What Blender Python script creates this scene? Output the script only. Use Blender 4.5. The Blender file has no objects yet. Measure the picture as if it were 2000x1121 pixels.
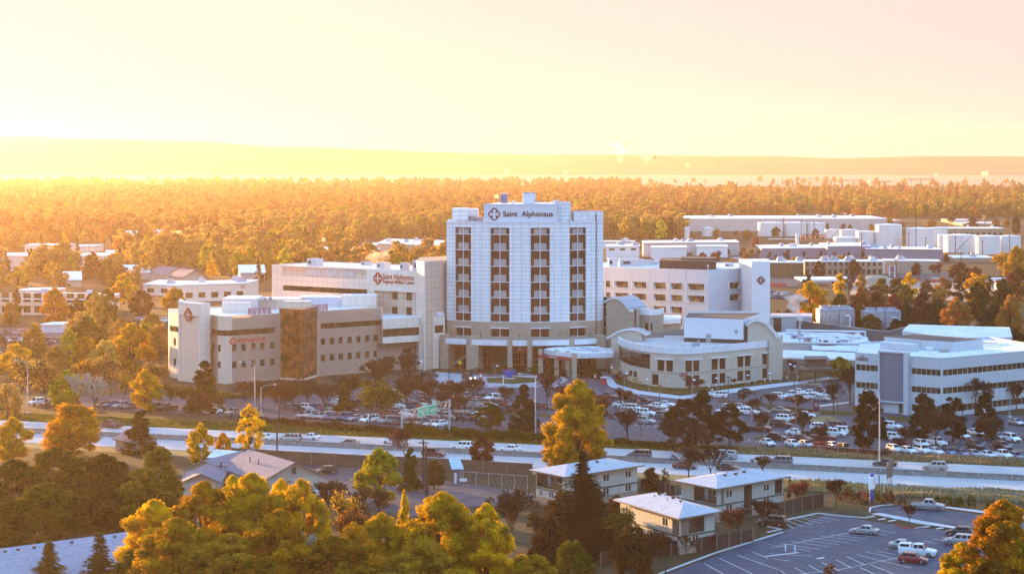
import bpy, math, random
import numpy as np
from mathutils import Vector, Matrix
R = math.radians
scene = bpy.context.scene
col = scene.collection

# ---------------------------------------------------------------- camera
F, H, ZC = 4000.0, 312.0, 60.0          # focal length and horizon in photograph pixels, camera height in metres
cd = bpy.data.cameras.new('camera'); cam = bpy.data.objects.new('camera', cd); col.objects.link(cam)
cam.location = (0, 0, ZC); cam.rotation_euler = (R(90), 0, 0)
cd.sensor_width = 36; cd.lens = 72; cd.shift_y = -0.12425; cd.clip_start = 1; cd.clip_end = 40000
scene.camera = cam
# ---------------------------------------------------------------- light
SKY_GAMMA, SKY_HUE = .38, .47
SKY_CAP = .44; SKY_VEIL = (.46, .43, .43)
SKY_SAT, SKY_TINT = 1.35, (.84, 1.0, 1.42)
SUN_EL, SUN_AZ = 5.5, -37.0              # degrees; azimuth measured clockwise from +Y
w = bpy.data.worlds.new('World'); scene.world = w; w.use_nodes = True
wn = w.node_tree.nodes; wl = w.node_tree.links
sky = wn.new('ShaderNodeTexSky'); sky.sky_type = 'NISHITA'; sky.sun_disc = False
sky.sun_elevation = R(SUN_EL); sky.sun_rotation = R(SUN_AZ)
sky.air_density = 1.0; sky.dust_density = 3.5; sky.ozone_density = 2.5; sky.altitude = 800
bg = wn['Background']; bg.inputs['Strength'].default_value = 0.15
hs = wn.new('ShaderNodeHueSaturation'); hs.inputs['Saturation'].default_value = SKY_SAT; hs.inputs['Hue'].default_value = SKY_HUE; gm = wn.new('ShaderNodeGamma'); gm.inputs[1].default_value = SKY_GAMMA; wl.new(sky.outputs[0], gm.inputs[0]); wl.new(gm.outputs[0], hs.inputs['Color'])
tn = wn.new('ShaderNodeMix'); tn.data_type = 'RGBA'; tn.blend_type = 'MULTIPLY'; tn.inputs[0].default_value = 1; tn.inputs[7].default_value = (*SKY_TINT, 1)
wl.new(hs.outputs[0], tn.inputs[6]); sp = wn.new('ShaderNodeSeparateColor'); wl.new(tn.outputs[2], sp.inputs[0])       # a thin veil: no part of the sky brighter than SKY_CAP, hue kept
dv = wn.new('ShaderNodeMath'); dv.operation = 'DIVIDE'; dv.inputs[0].default_value = SKY_CAP; wl.new(sp.outputs[0], dv.inputs[1])
mn_ = wn.new('ShaderNodeMath'); mn_.operation = 'MINIMUM'; mn_.inputs[1].default_value = 1; wl.new(dv.outputs[0], mn_.inputs[0])
vs = wn.new('ShaderNodeVectorMath'); vs.operation = 'SCALE'; wl.new(tn.outputs[2], vs.inputs[0]); wl.new(mn_.outputs[0], vs.inputs['Scale']); fr_ = wn.new('ShaderNodeMapRange'); fr_.inputs[1].default_value = .85; fr_.inputs[2].default_value = .55; wl.new(dv.outputs[0], fr_.inputs[0])
cr = wn.new('ShaderNodeMix'); cr.data_type = 'RGBA'; cr.inputs[7].default_value = (*SKY_VEIL, 1); wl.new(fr_.outputs[0], cr.inputs[0]); wl.new(vs.outputs[0], cr.inputs[6]); wl.new(cr.outputs[2], bg.inputs['Color'])
sd = bpy.data.lights.new('sun', 'SUN'); sun = bpy.data.objects.new('sun', sd); col.objects.link(sun)
sd.energy = 2.0; sd.angle = R(0.5); sd.color = (1.0, .57, .22)
_a, _e = R(SUN_AZ), R(SUN_EL)
sdir = Vector((math.sin(_a)*math.cos(_e), math.cos(_a)*math.cos(_e), math.sin(_e)))
sun.rotation_euler = sdir.to_track_quat('Z', 'Y').to_euler()
scene.view_settings.view_transform = 'Standard'; scene.view_settings.look = 'None'
scene.view_settings.exposure = 3.5; scene.view_settings.gamma = 1.0
cy = scene.cycles
cy.max_bounces = 6; cy.diffuse_bounces = 2; cy.glossy_bounces = 2; cy.transmission_bounces = 3
cy.transparent_max_bounces = 8; cy.volume_bounces = 1; cy.use_denoising = True
try: cy.denoiser = 'OPENIMAGEDENOISE'
except Exception: pass

# ---------------------------------------------------------------- picture <-> place
def gp(px, py):
    Y = F*ZC/(py-H); return ((px-1000)*Y/F, Y)
def wx(px, Y): return (px-1000)*Y/F
def wz(py, Y): return ZC-(py-H)*Y/F
def G(*pts): return [gp(*p) for p in pts]

# ---------------------------------------------------------------- materials
MATS = {}
def _new(name):
    m = bpy.data.materials.new(name); m.use_nodes = True
    nt = m.node_tree; return m, nt, nt.nodes['Principled BSDF']
def _mix(nt, fac, a, b, blend='MIX'):
    n = nt.nodes.new('ShaderNodeMix'); n.data_type = 'RGBA'; n.blend_type = blend
    for sock, v in ((n.inputs[0], fac), (n.inputs[6], a), (n.inputs[7], b)):
        if hasattr(v, 'is_output'): nt.links.new(v, sock)
        elif isinstance(v, (int, float)): sock.default_value = v
        else: sock.default_value = (*v, 1)
    return n.outputs[2]
def _noise(nt, vec, scale, detail=4, lo=.35, hi=.65, rough=.55):
    n = nt.nodes.new('ShaderNodeTexNoise'); n.inputs['Scale'].default_value = scale
    n.inputs['Detail'].default_value = detail; n.inputs['Roughness'].default_value = rough
    nt.links.new(vec, n.inputs['Vector'])
    r = nt.nodes.new('ShaderNodeMapRange'); r.inputs[1].default_value = lo; r.inputs[2].default_value = hi
    nt.links.new(n.outputs['Fac'], r.inputs[0]); return r.outputs[0]
def _vec(nt, kind, scale=None):
    t = nt.nodes.new('ShaderNodeTexCoord')
    if kind == 'World':
        g = nt.nodes.new('ShaderNodeNewGeometry'); o = g.outputs['Position']
    else: o = t.outputs[kind]
    if scale:
        mp = nt.nodes.new('ShaderNodeMapping'); mp.inputs['Scale'].default_value = scale
        nt.links.new(o, mp.inputs['Vector']); o = mp.outputs[0]
    return o
def plain(name, c, rough=.6, var=.25, scale=.6, c2=None, metal=0, bump=0, coord='World', spec=.5, fine=None, emit=None):
    if name in MATS: return MATS[name]
    m, nt, p = _new(name)
    v = _vec(nt, coord)
    c2 = c2 or tuple(x*(1-var) for x in c)
    out = _mix(nt, _noise(nt, v, scale, 5), c, c2)
    if fine:
        out = _mix(nt, _noise(nt, v, fine[0], 3), out, fine[1])
    nt.links.new(out, p.inputs['Base Color'])
    p.inputs['Roughness'].default_value = rough; p.inputs['Metallic'].default_value = metal
    p.inputs['Specular IOR Level'].default_value = spec
    if bump:
        n = nt.nodes.new('ShaderNodeTexNoise'); n.inputs['Scale'].default_value = scale*8; nt.links.new(v, n.inputs['Vector'])
        b = nt.nodes.new('ShaderNodeBump'); b.inputs['Strength'].default_value = bump; b.inputs['Distance'].default_value = .1
        nt.links.new(n.outputs['Fac'], b.inputs['Height']); nt.links.new(b.outputs[0], p.inputs['Normal'])
    if emit:
        p.inputs['Emission Color'].default_value = (*emit[0], 1); p.inputs['Emission Strength'].default_value = emit[1]
    MATS[name] = m; return m
def panel(name, c, line, w_, h_, lw=.03, var=.08, rough=.5, off=0.0, streak=.12, metal=0):
    """wall cladding: joints every w_ x h_ metres on the wall's own UV (metres)"""
    if name in MATS: return MATS[name]
    m, nt, p = _new(name)
    uv = _vec(nt, 'UV')
    b = nt.nodes.new('ShaderNodeTexBrick'); b.offset = off; b.squash = 1
    b.inputs['Scale'].default_value = 1; b.inputs['Brick Width'].default_value = w_; b.inputs['Row Height'].default_value = h_
    b.inputs['Mortar Size'].default_value = lw; b.inputs['Mortar Smooth'].default_value = .1
    b.inputs['Color1'].default_value = (*c, 1); b.inputs['Color2'].default_value = (*[x*(1-var) for x in c], 1)
    b.inputs['Mortar'].default_value = (*line, 1); nt.links.new(uv, b.inputs['Vector'])
    st = nt.nodes.new('ShaderNodeMapping'); st.inputs['Scale'].default_value = (1.3, .12, 1); nt.links.new(uv, st.inputs['Vector'])
    f = _noise(nt, st.outputs[0], 1.0, 5, .4, .8)
    mul = nt.nodes.new('ShaderNodeMath'); mul.operation = 'MULTIPLY'; mul.inputs[1].default_value = streak; nt.links.new(f, mul.inputs[0])
    out = _mix(nt, mul.outputs[0], b.outputs['Color'], tuple(x*.55 for x in c))
    nt.links.new(out, p.inputs['Base Color']); p.inputs['Roughness'].default_value = rough; p.inputs['Metallic'].default_value = metal
    MATS[name] = m; return m
def leafm(name, c1, c2, c3, trans=.35):
    """foliage: clumps of two tones, single leaves of a third, light shining through"""
    m, nt, p = _new(name)
    at = nt.nodes.new('ShaderNodeAttribute'); at.attribute_name = 'tone'
    oi = nt.nodes.new('ShaderNodeObjectInfo')
    base = _mix(nt, at.outputs['Fac'], c1, c2)
    v = _vec(nt, 'Object')
    base = _mix(nt, _noise(nt, v, .35, 2, .45, .62), base, c3)
    hv = nt.nodes.new('ShaderNodeHueSaturation'); nt.links.new(base, hv.inputs['Color'])
    mr = nt.nodes.new('ShaderNodeMapRange'); mr.inputs[3].default_value = .70; mr.inputs[4].default_value = 1.25
    nt.links.new(oi.outputs['Random'], mr.inputs[0]); nt.links.new(mr.outputs[0], hv.inputs['Value'])
    mh = nt.nodes.new('ShaderNodeMapRange'); mh.inputs[3].default_value = .485; mh.inputs[4].default_value = .515
    r2 = nt.nodes.new('ShaderNodeMath'); r2.operation = 'FRACT'; m2 = nt.nodes.new('ShaderNodeMath'); m2.operation = 'MULTIPLY'; m2.inputs[1].default_value = 7.31
    nt.links.new(oi.outputs['Random'], m2.inputs[0]); nt.links.new(m2.outputs[0], r2.inputs[0]); nt.links.new(r2.outputs[0], mh.inputs[0]); nt.links.new(mh.outputs[0], hv.inputs['Hue'])
    d = nt.nodes.new('ShaderNodeBsdfDiffuse'); t = nt.nodes.new('ShaderNodeBsdfTranslucent'); mx = nt.nodes.new('ShaderNodeMixShader')
    mx.inputs[0].default_value = trans
    nt.links.new(hv.outputs[0], d.inputs[0]); nt.links.new(hv.outputs[0], t.inputs[0])
    nt.links.new(d.outputs[0], mx.inputs[1]); nt.links.new(t.outputs[0], mx.inputs[2])
    nt.links.new(mx.outputs[0], nt.nodes['Material Output'].inputs[0]); nt.nodes.remove(p)
    MATS[name] = m; return m
def glass(name, c=(.03, .02, .012), rough=.12, metal=0.0, c2=None, ior=1.28):
    if name in MATS: return MATS[name]
    m, nt, p = _new(name)
    v = _vec(nt, 'World'); out = _mix(nt, _noise(nt, v, .45, 3, .4, .62), c, c2 or tuple(x*2.2 for x in c))
    nt.links.new(out, p.inputs['Base Color']); p.inputs['Roughness'].default_value = rough
    p.inputs['Metallic'].default_value = metal; p.inputs['IOR'].default_value = ior
    MATS[name] = m; return m
def paint(name, c, rough=.3, metal=.0):
    if name in MATS: return MATS[name]
    m, nt, p = _new(name)
    v = _vec(nt, 'Object'); out = _mix(nt, _noise(nt, v, 1.5, 3, .3, .8), c, tuple(x*.82 for x in c))
    nt.links.new(out, p.inputs['Base Color']); p.inputs['Roughness'].default_value = rough; p.inputs['Metallic'].default_value = metal
    p.inputs['Coat Weight'].default_value = .5; p.inputs['Coat Roughness'].default_value = .12
    MATS[name] = m; return m
def lamp_m(name, c, s):
    if name in MATS: return MATS[name]
    m, nt, p = _new(name); p.inputs['Base Color'].default_value = (*c, 1)
    p.inputs['Emission Color'].default_value = (*c, 1); p.inputs['Emission Strength'].default_value = s
    MATS[name] = m; return m

# ---------------------------------------------------------------- mesh builder
ORG = {}
class MB:
    def __init__(s): s.v = []; s.f = []; s.uv = []; s.m = []
    def poly(s, pts, uv=None, m=0):
        i = len(s.v); s.v += [tuple(p) for p in pts]; s.f.append(tuple(range(i, i+len(pts)))); s.m.append(m)
        s.uv += uv if uv else [(0, 0)]*len(pts)
    def wallq(s, a, b, z0, z1, m=0, u0=0.0):
        L = math.hypot(b[0]-a[0], b[1]-a[1])
        s.poly([(a[0], a[1], z0), (b[0], b[1], z0), (b[0], b[1], z1), (a[0], a[1], z1)], [(u0, z0), (u0+L, z0), (u0+L, z1), (u0, z1)], m)
    def prism(s, pts, z0, z1, m=0, mt=None, bottom=False):
        """closed footprint (list of xy), walls outward when pts run clockwise seen from above"""
        A = sum(pts[i][0]*pts[(i+1) % len(pts)][1]-pts[(i+1) % len(pts)][0]*pts[i][1] for i in range(len(pts)))
        if A < 0: pts = pts[::-1]
        u = 0
        for i in range(len(pts)):
            a, b = pts[i], pts[(i+1) % len(pts)]; s.wallq(a, b, z0, z1, m, u); u += math.hypot(b[0]-a[0], b[1]-a[1])
        s.poly([(x, y, z1) for x, y in pts], [(x, y) for x, y in pts], m if mt is None else mt)
        if bottom: s.poly([(x, y, z0) for x, y in pts[::-1]], None, m)
    def box(s, x0, x1, y0, y1, z0, z1, m=0, mt=None, M=None):
        c = [(x0, y0), (x1, y0), (x1, y1), (x0, y1)]; n = len(s.v)
        s.prism(c, z0, z1, m, mt, True)
        if M is not None:
            for i in range(n, len(s.v)): s.v[i] = tuple(M @ Vector(s.v[i]))
    def obox(s, p, d, L, W, z0, z1, m=0, mt=None):
        """box from p along d (unit xy) L long and W deep to the left of d"""
        n = (-d[1], d[0])
        s.prism([p, (p[0]+d[0]*L, p[1]+d[1]*L), (p[0]+d[0]*L+n[0]*W, p[1]+d[1]*L+n[1]*W), (p[0]+n[0]*W, p[1]+n[1]*W)], z0, z1, m, mt, True)
    def tube(s, a, b, r0, r1=None, n=6, m=0, cap=True):
        a = Vector(a); b = Vector(b); r1 = r0 if r1 is None else r1
        d = (b-a); L = d.length
        if L < 1e-6: return
        d /= L; q = Vector((0, 0, 1)) if abs(d.z) < .9 else Vector((1, 0, 0)); e = d.cross(q).normalized(); g = d.cross(e)
        i = len(s.v)
        for k in range(n):
            t = 2*math.pi*k/n; o = e*math.cos(t)+g*math.sin(t); s.v.append(tuple(a+o*r0)); s.v.append(tuple(b+o*r1))
        for k in range(n):
            k2 = (k+1) % n; s.f.append((i+2*k, i+2*k+1, i+2*k2+1, i+2*k2)); s.m.append(m); s.uv += [(0, 0), (0, L), (1, L), (1, 0)]
        if cap:
            s.f.append(tuple(i+2*k+1 for k in range(n))[::-1]); s.m.append(m); s.uv += [(0, 0)]*n
            s.f.append(tuple(i+2*k for k in range(n))); s.m.append(m); s.uv += [(0, 0)]*n
    def path(s, pts, r, n=6, m=0):
        for a, b in zip(pts, pts[1:]): s.tube(a, b, r, r, n, m)
    def lathe(s, c, prof, n=16, m=0):
        i = len(s.v); k = len(prof)
        for j in range(n):
            t = 2*math.pi*j/n
            for r, z in prof: s.v.append((c[0]+r*math.cos(t), c[1]+r*math.sin(t), c[2]+z))
        for j in range(n):
            j2 = (j+1) % n
            for q in range(k-1):
                s.f.append((i+j*k+q, i+j2*k+q, i+j2*k+q+1, i+j*k+q+1)); s.m.append(m)
                u0, u1 = j/n*2*math.pi*prof[0][0], (j+1)/n*2*math.pi*prof[0][0]
                s.uv += [(u0, prof[q][1]), (u1, prof[q][1]), (u1, prof[q+1][1]), (u0, prof[q+1][1])]
    def build(s, name, mats, parent=None, smooth=False, org=None):
        if not isinstance(mats, (list, tuple)): mats = [mats]
        me = bpy.data.meshes.new(name)
        o0 = ORG.get(parent.name, (0, 0, 0)) if parent else (org or (0, 0, 0))
        vs = [(x-o0[0], y-o0[1], z-o0[2]) for x, y, z in s.v] if any(o0) else s.v
        me.from_pydata(vs, [], s.f)
        for m in mats: me.materials.append(m)
        me.polygons.foreach_set('material_index', s.m)
        if smooth: me.polygons.foreach_set('use_smooth', [True]*len(s.f))
        ul = me.uv_layers.new(name='UVMap'); ul.data.foreach_set('uv', [c for t in s.uv for c in t])
        me.update()
        ob = bpy.data.objects.new(name, me); col.objects.link(ob)
        if parent: ob.parent = parent; ORG[ob.name] = o0
        else: ob.location = o0; ORG[ob.name] = o0
        return ob
def thing(name, label, cat, loc=(0, 0, 0), rz=0, group=None):
    o = bpy.data.objects.new(name, None); col.objects.link(o); o.empty_display_size = .5
    if len(loc) == 2: loc = (*loc, 0)
    o.location = loc; o.rotation_euler = (0, 0, rz); o['label'] = label; o['category'] = cat
    if group: o['group'] = group
    ORG[o.name] = tuple(loc); return o
def proto(name):
    o = bpy.data.objects.new(name, None); col.objects.link(o); ORG[o.name] = (0, 0, 0); return o
def tag(o, label, cat, group=None):
    o['label'] = label; o['category'] = cat
    if group: o['group'] = group
    return o
def struct(name, mb, m):
    o = mb.build(name, m); o['kind'] = 'structure'; return o
def copy_tree(o, parent=None):
    c = o.copy(); col.objects.link(c); c.parent = parent
    for ch in list(o.children): copy_tree(ch, c)
    return c
USED = set()
def place(pr, loc, rz=0, sc=1.0, label='', cat='', group=None, mats=None, name=None):
    """first use moves the prototype itself, later uses copy it with its parts"""
    if pr.name not in USED: USED.add(pr.name); o = pr
    else: o = copy_tree(pr)
    o.location = loc if len(loc) == 3 else (*loc, 0)
    o.rotation_euler = (0, 0, rz); o.scale = (sc,)*3 if isinstance(sc, (int, float)) else sc
    tag(o, label, cat, group)
    if mats:
        for ch in [o, *o.children_recursive]:
            k = ch.name.split('.')[0]
            if k in mats and ch.type == 'MESH':
                for i, mm in enumerate(mats[k] if isinstance(mats[k], (list, tuple)) else [mats[k]]):
                    ch.material_slots[i].link = 'OBJECT'; ch.material_slots[i].material = mm
    return o
ORD = ['first', 'second', 'third', 'fourth', 'fifth', 'sixth', 'seventh', 'eighth', 'ninth', 'tenth', 'eleventh', 'twelfth',
       'thirteenth', 'fourteenth', 'fifteenth', 'sixteenth', 'seventeenth', 'eighteenth', 'nineteenth', 'twentieth']
ORD += ['twenty-'+x for x in ORD[:9]]+['thirtieth']+['thirty-'+x for x in ORD[:9]]+['fortieth']+['forty-'+x for x in ORD[:9]]

# ---------------------------------------------------------------- facades with real openings
class Path:
    def __init__(s, pts):
        s.p = [Vector((x, y)) for x, y in pts]; s.s = [0]
        for a, b in zip(s.p, s.p[1:]): s.s.append(s.s[-1]+(b-a).length)
        s.L = s.s[-1]
    def at(s, u, off=0.0):
        """point at arc length u, moved off metres outward (to the right of travel)"""
        i = 0
        while i < len(s.p)-2 and u > s.s[i+1]+1e-6: i += 1
        d = (s.p[i+1]-s.p[i]).normalized(); q = s.p[i]+d*(u-s.s[i])
        n = Vector((d.y, -d.x))
        if off and abs(u-s.s[i+1]) < 1e-5 and i+2 < len(s.p):
            d2 = (s.p[i+2]-s.p[i+1]).normalized(); n2 = Vector((d2.y, -d2.x)); n = (n+n2); n /= max(.3, n.dot(Vector((d.y, -d.x))))
        elif off and i > 0 and abs(u-s.s[i]) < 1e-5:
            d2 = (s.p[i]-s.p[i-1]).normalized(); n2 = Vector((d2.y, -d2.x)); n = (n+n2); n /= max(.3, n.dot(Vector((d.y, -d.x))))
        q = q+n*off; return (q.x, q.y)
    def breaks(s, u0, u1): return [u0]+[x for x in s.s if u0+1e-4 < x < u1-1e-4]+[u1]
    def strip(s, mb, u0, u1, z0, z1, off=0, m=0):
        b = s.breaks(u0, u1)
        for a, c in zip(b, b[1:]):
            A, B = s.at(a, off), s.at(c, off); mb.poly([(*A, z0), (*B, z0), (*B, z1), (*A, z1)], [(a, z0), (c, z0), (c, z1), (a, z1)], m)
    def shelf(s, mb, u0, u1, z, o0, o1, m=0, flip=False):
        b = s.breaks(u0, u1)
        for a, c in zip(b, b[1:]):
            q = [(*s.at(a, o0), z), (*s.at(c, o0), z), (*s.at(c, o1), z), (*s.at(a, o1), z)]
            mb.poly(q[::-1] if flip else q, [(a, 0), (c, 0), (c, 1), (a, 1)], m)
    def slab(s, mb, u0, u1, z0, z1, o0, o1, m=0):
        """solid band following the wall between offsets o0 < o1"""
        s.strip(mb, u0, u1, z0, z1, o1, m); s.shelf(mb, u0, u1, z1, o1, o0, m); s.shelf(mb, u0, u1, z0, o1, o0, m, True)
        b = s.breaks(u0, u1)
        for a, c in zip(b, b[1:]):
            A, B = s.at(a, o0), s.at(c, o0); mb.poly([(*B, z0), (*A, z0), (*A, z1), (*B, z1)], None, m)
        for u, fl in ((u0, 0), (u1, 1)):
            A, B = s.at(u, o0), s.at(u, o1); q = [(*A, z0), (*B, z0), (*B, z1), (*A, z1)]
            mb.poly(q[::-1] if fl else q, None, m)
    def facade(s, mb, z0, z1, ops=(), depth=.35, m=0, u0=0.0, u1=None, mr=None):
        u1 = s.L if u1 is None else u1; mr = m if mr is None else mr
        us = sorted({round(x, 4) for x in s.breaks(u0, u1)+[o[0] for o in ops]+[o[1] for o in ops]})
        vs = sorted({round(x, 4) for x in [z0, z1]+[o[2] for o in ops]+[o[3] for o in ops]})
        for a, b in zip(us, us[1:]):
            A, B = s.at(a), s.at(b); run = None
            for c, d in zip(vs, vs[1:]):
                um, vm = (a+b)/2, (c+d)/2
                if any(o[0] < um < o[1] and o[2] < vm < o[3] for o in ops): continue
                mb.poly([(*A, c), (*B, c), (*B, d), (*A, d)], [(a, c), (b, c), (b, d), (a, d)], m)
        for (a, b, c, d) in [o[:4] for o in ops]:
            s.shelf(mb, a, b, c, 0, -depth, mr); s.shelf(mb, a, b, d, 0, -depth, mr, True)
            for u, fl in ((a, 1), (b, 0)):
                P, Q = s.at(u), s.at(u, -depth); q = [(*P, c), (*Q, c), (*Q, d), (*P, d)]
                mb.poly(q[::-1] if fl else q, [(0, c), (depth, c), (depth, d), (0, d)], mr)
    def window(s, parent, op, depth=.35, nc=2, nr=1, gm=None, fm=None, fw=.09, name='window', frame=True):
        a, b, c, d = op[:4]; g = MB(); s.strip(g, a, b, c, d, -depth+.01); o = g.build(name, gm, parent)
        if frame:
            k = MB(); f0, f1 = -depth+.03, -depth+.10
            for i in range(nc+1):
                x = a+(b-a)*i/nc; s.slab(k, max(a, x-fw/2), min(b, x+fw/2), c, d, f0, f1)
            for j in range(nr+1):
                z = c+(d-c)*j/nr; s.slab(k, a, b, max(c, z-fw/2), min(d, z+fw/2), f0, f1+.004)
            k.build('frame', fm, o)
        return o
# ================================================================ the setting
M_ = dict(
 soil=plain('dry ground', (.05, .038, .018), .95, c2=(.03, .026, .012), scale=.06, fine=(1.2, (.07, .05, .025)), spec=.1),
)
ground = MB()
ground.poly([(-4200, -500, 0), (4200, -500, 0), (5200, 9800, 0), (-5200, 9800, 0)])
struct('ground', ground, M_['soil'])
def sheet(name, pts, z, m, kind='structure', curb=0):
    mb = MB(); A = sum(pts[i][0]*pts[(i+1) % len(pts)][1]-pts[(i+1) % len(pts)][0]*pts[i][1] for i in range(len(pts)))
    if A < 0: pts = pts[::-1]
    if curb: mb.prism(pts, 0, z, 0)
    else: mb.poly([(x, y, z) for x, y in pts], [(x, y) for x, y in pts])
    o = mb.build(name, m); o['kind'] = kind; return o
# hills: ridge heights read off the skyline
def ridge(px):
    t = [(-200, 258), (0, 267), (60, 267), (130, 271), (230, 273), (340, 275), (420, 278), (530, 287), (640, 289), (760, 294), (900, 299), (1050, 302), (1200, 302),
         (1330, 304), (1500, 305), (1620, 309), (1700, 308), (1800, 305), (1900, 305), (2000, 306), (2200, 308)]
    for (a, b), (c, d) in zip(t, t[1:]):
        if a <= px <= c: return b+(d-b)*(px-a)/(c-a)
    return t[-1][1]
hl = MB(); random.seed(4)
NX, NY = 110, 22
def hz(px, j):
    Y = 7900+j*85; zt = max(0, wz(ridge(px), 9700)); t = j/NY
    s_ = t*t*(3-2*t); wob = math.sin(px*.021+j*.5)*math.sin(px*.006-j*.3+1)*.11+math.sin(px*.06+j)*.03
    return wx(px, Y), Y, max(-1, zt*min(1, s_*(1+wob*(1-t)*3.2)))
for i in range(NX):
    for j in range(NY):
        a, b = -200+i*2400/NX, -200+(i+1)*2400/NX
        hl.poly([hz(a, j), hz(b, j), hz(b, j+1), hz(a, j+1)])
for i in range(NX):
    a, b = -200+i*2400/NX, -200+(i+1)*2400/NX
    p, q = hz(a, NY), hz(b, NY); hl.poly([p, q, (q[0], q[1]+60, -1), (p[0], p[1]+60, -1)])
M_['hill'] = plain('dry grass hill', (.13, .10, .06), .95, c2=(.08, .06, .04), scale=.004, spec=.1)
struct('hills', hl, M_['hill'])
# benches of open land below the hills
M_['bench'] = plain('stubble field', (.30, .24, .15), .95, c2=(.20, .16, .10), scale=.0025, fine=(.012, (.34, .29, .2)), spec=.1)
sheet('terrain', [(-2600, 4600), (2600, 4600), (3300, 8000), (-3300, 8000)], .05, M_['bench'])
M_['haze'] = None
def haze_box(density, aniso, colr):
    m = bpy.data.materials.new('haze'); m.use_nodes = True; nt = m.node_tree; nt.nodes.remove(nt.nodes['Principled BSDF'])
    v = nt.nodes.new('ShaderNodeVolumePrincipled'); v.inputs['Density'].default_value = density
    v.inputs['Anisotropy'].default_value = aniso; v.inputs['Color'].default_value = (*colr, 1)
    nt.links.new(v.outputs[0], nt.nodes['Material Output'].inputs['Volume'])
    mb = MB(); mb.box(-5300, 5300, -600, 9950, -2, 215); o = mb.build('haze', m); o['kind'] = 'stuff'
haze_box(.000066, .68, (1, .70, .50))

# highway
HD = Vector((0.9494, -0.3141)); HN = Vector((0.3141, 0.9494)); HC = Vector((0, 414.5))
def hw(s, t): p = HC+HD*s+HN*t; return (p.x, p.y)
def asphalt(name, c, c2, rough, frost=(.5, .52, .56), fr=.35, stretch=None, spec=.12):
    m, nt, p = _new(name); g = _vec(nt, 'World')
    if stretch:
        rot = nt.nodes.new('ShaderNodeMapping'); rot.vector_type = 'TEXTURE'; rot.inputs['Rotation'].default_value = (0, 0, stretch)
        nt.links.new(g, rot.inputs['Vector']); g2 = nt.nodes.new('ShaderNodeMapping'); g2.inputs['Scale'].default_value = (.03, 1.1, 1)
        nt.links.new(rot.outputs[0], g2.inputs['Vector']); gs = g2.outputs[0]
    else: gs = g
    o = _mix(nt, _noise(nt, g, .12, 6), c, c2)
    o = _mix(nt, _noise(nt, gs, 1.0 if stretch else .5, 5, .42, .60), o, frost)
    o = _mix(nt, _noise(nt, g, 5, 2, .3, .9), o, tuple(x*.7 for x in c))
    nt.links.new(o, p.inputs['Base Color']); p.inputs['Roughness'].default_value = rough; p.inputs['Specular IOR Level'].default_value = spec; MATS[name] = m; return m
M_['hwy'] = asphalt('frosted concrete road', (.38, .37, .385), (.26, .255, .27), .5, (.47, .46, .48), stretch=math.atan2(HD.y, HD.x), spec=.4)
M_['lot'] = asphalt('parking asphalt', (.045, .05, .066), (.028, .032, .045), .6, (.08, .088, .11))
M_['nearlot'] = asphalt('near parking asphalt', (.028, .050, .088), (.018, .034, .062), .55, (.05, .075, .115))
M_['white'] = plain('road paint', (.75, .75, .74), .6, c2=(.5, .5, .5), scale=1.5)
M_['yellow'] = plain('yellow road paint', (.65, .48, .08), .6, scale=1.5)
M_['concrete'] = plain('concrete', (.42, .40, .37), .85, c2=(.33, .31, .28), scale=.8, fine=(3, (.46, .44, .41)))
M_['barrier'] = plain('weathered concrete barrier', (.17, .16, .145), .9, c2=(.11, .105, .095), scale=.35, fine=(1.3, (.21, .20, .18)))
def strip(name, s0, s1, t0, t1, z, m): return sheet(name, [hw(s0, t0), hw(s1, t0), hw(s1, t1), hw(s0, t1)], z, m)
strip('road', -420, 420, -13.3, 17.3, .06, M_['hwy'])
lm = MB()
for t in (3.9, 7.6, 11.3, -3.9, -7.3, -10.4):
    s = -400
    while s < 400:
        if t in (-10.4,): a, b = s, s+12.0
        else: a, b = s, s+3.5
        lm.poly([(*hw(a, t-.08), .07), (*hw(b, t-.08), .07), (*hw(b, t+.08), .07), (*hw(a, t+.08), .07)]); s += 12
for t in (1.2, 15.0, -1.3, -12.4):
    lm.poly([(*hw(-400, t-.09), .07), (*hw(400, t-.09), .07), (*hw(400, t+.09), .07), (*hw(-400, t+.09), .07)])
struct('road_marking', lm, M_['white'])
# median barrier: one cast segment after another
bz = [(-.32, .06), (.32, .06), (.26, .28), (.12, .55), (.09, 1.15), (-.09, 1.15), (-.12, .55), (-.26, .28)]
def barrier_seg(L):
    mb = MB(); n = len(bz)
    for k in range(n):
        (a, za), (b, zb) = bz[k], bz[(k+1) % n]
        mb.poly([(-L/2, a, za), (-L/2, b, zb), (L/2, b, zb), (L/2, a, za)][::-1])
    mb.poly([(L/2, a, z) for a, z in bz]); mb.poly([(-L/2, a, z) for a, z in bz][::-1]); return mb
seg = None; ang = math.atan2(HD.y, HD.x); k = 0
s = -118
while s < 112:
    if seg is None: seg = barrier_seg(6.02).build('concrete_barrier', M_['barrier']); o = seg
    else: o = seg.copy(); col.objects.link(o)
    o.location = (*hw(s, 0), 0); o.rotation_euler.z = ang
    tag(o, 'grey concrete barrier segment in the highway median, %s from the left end' % ORD[k], 'road barrier', 'barrier segments down the middle of the highway'); k += 1
    s += 6.1
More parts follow.
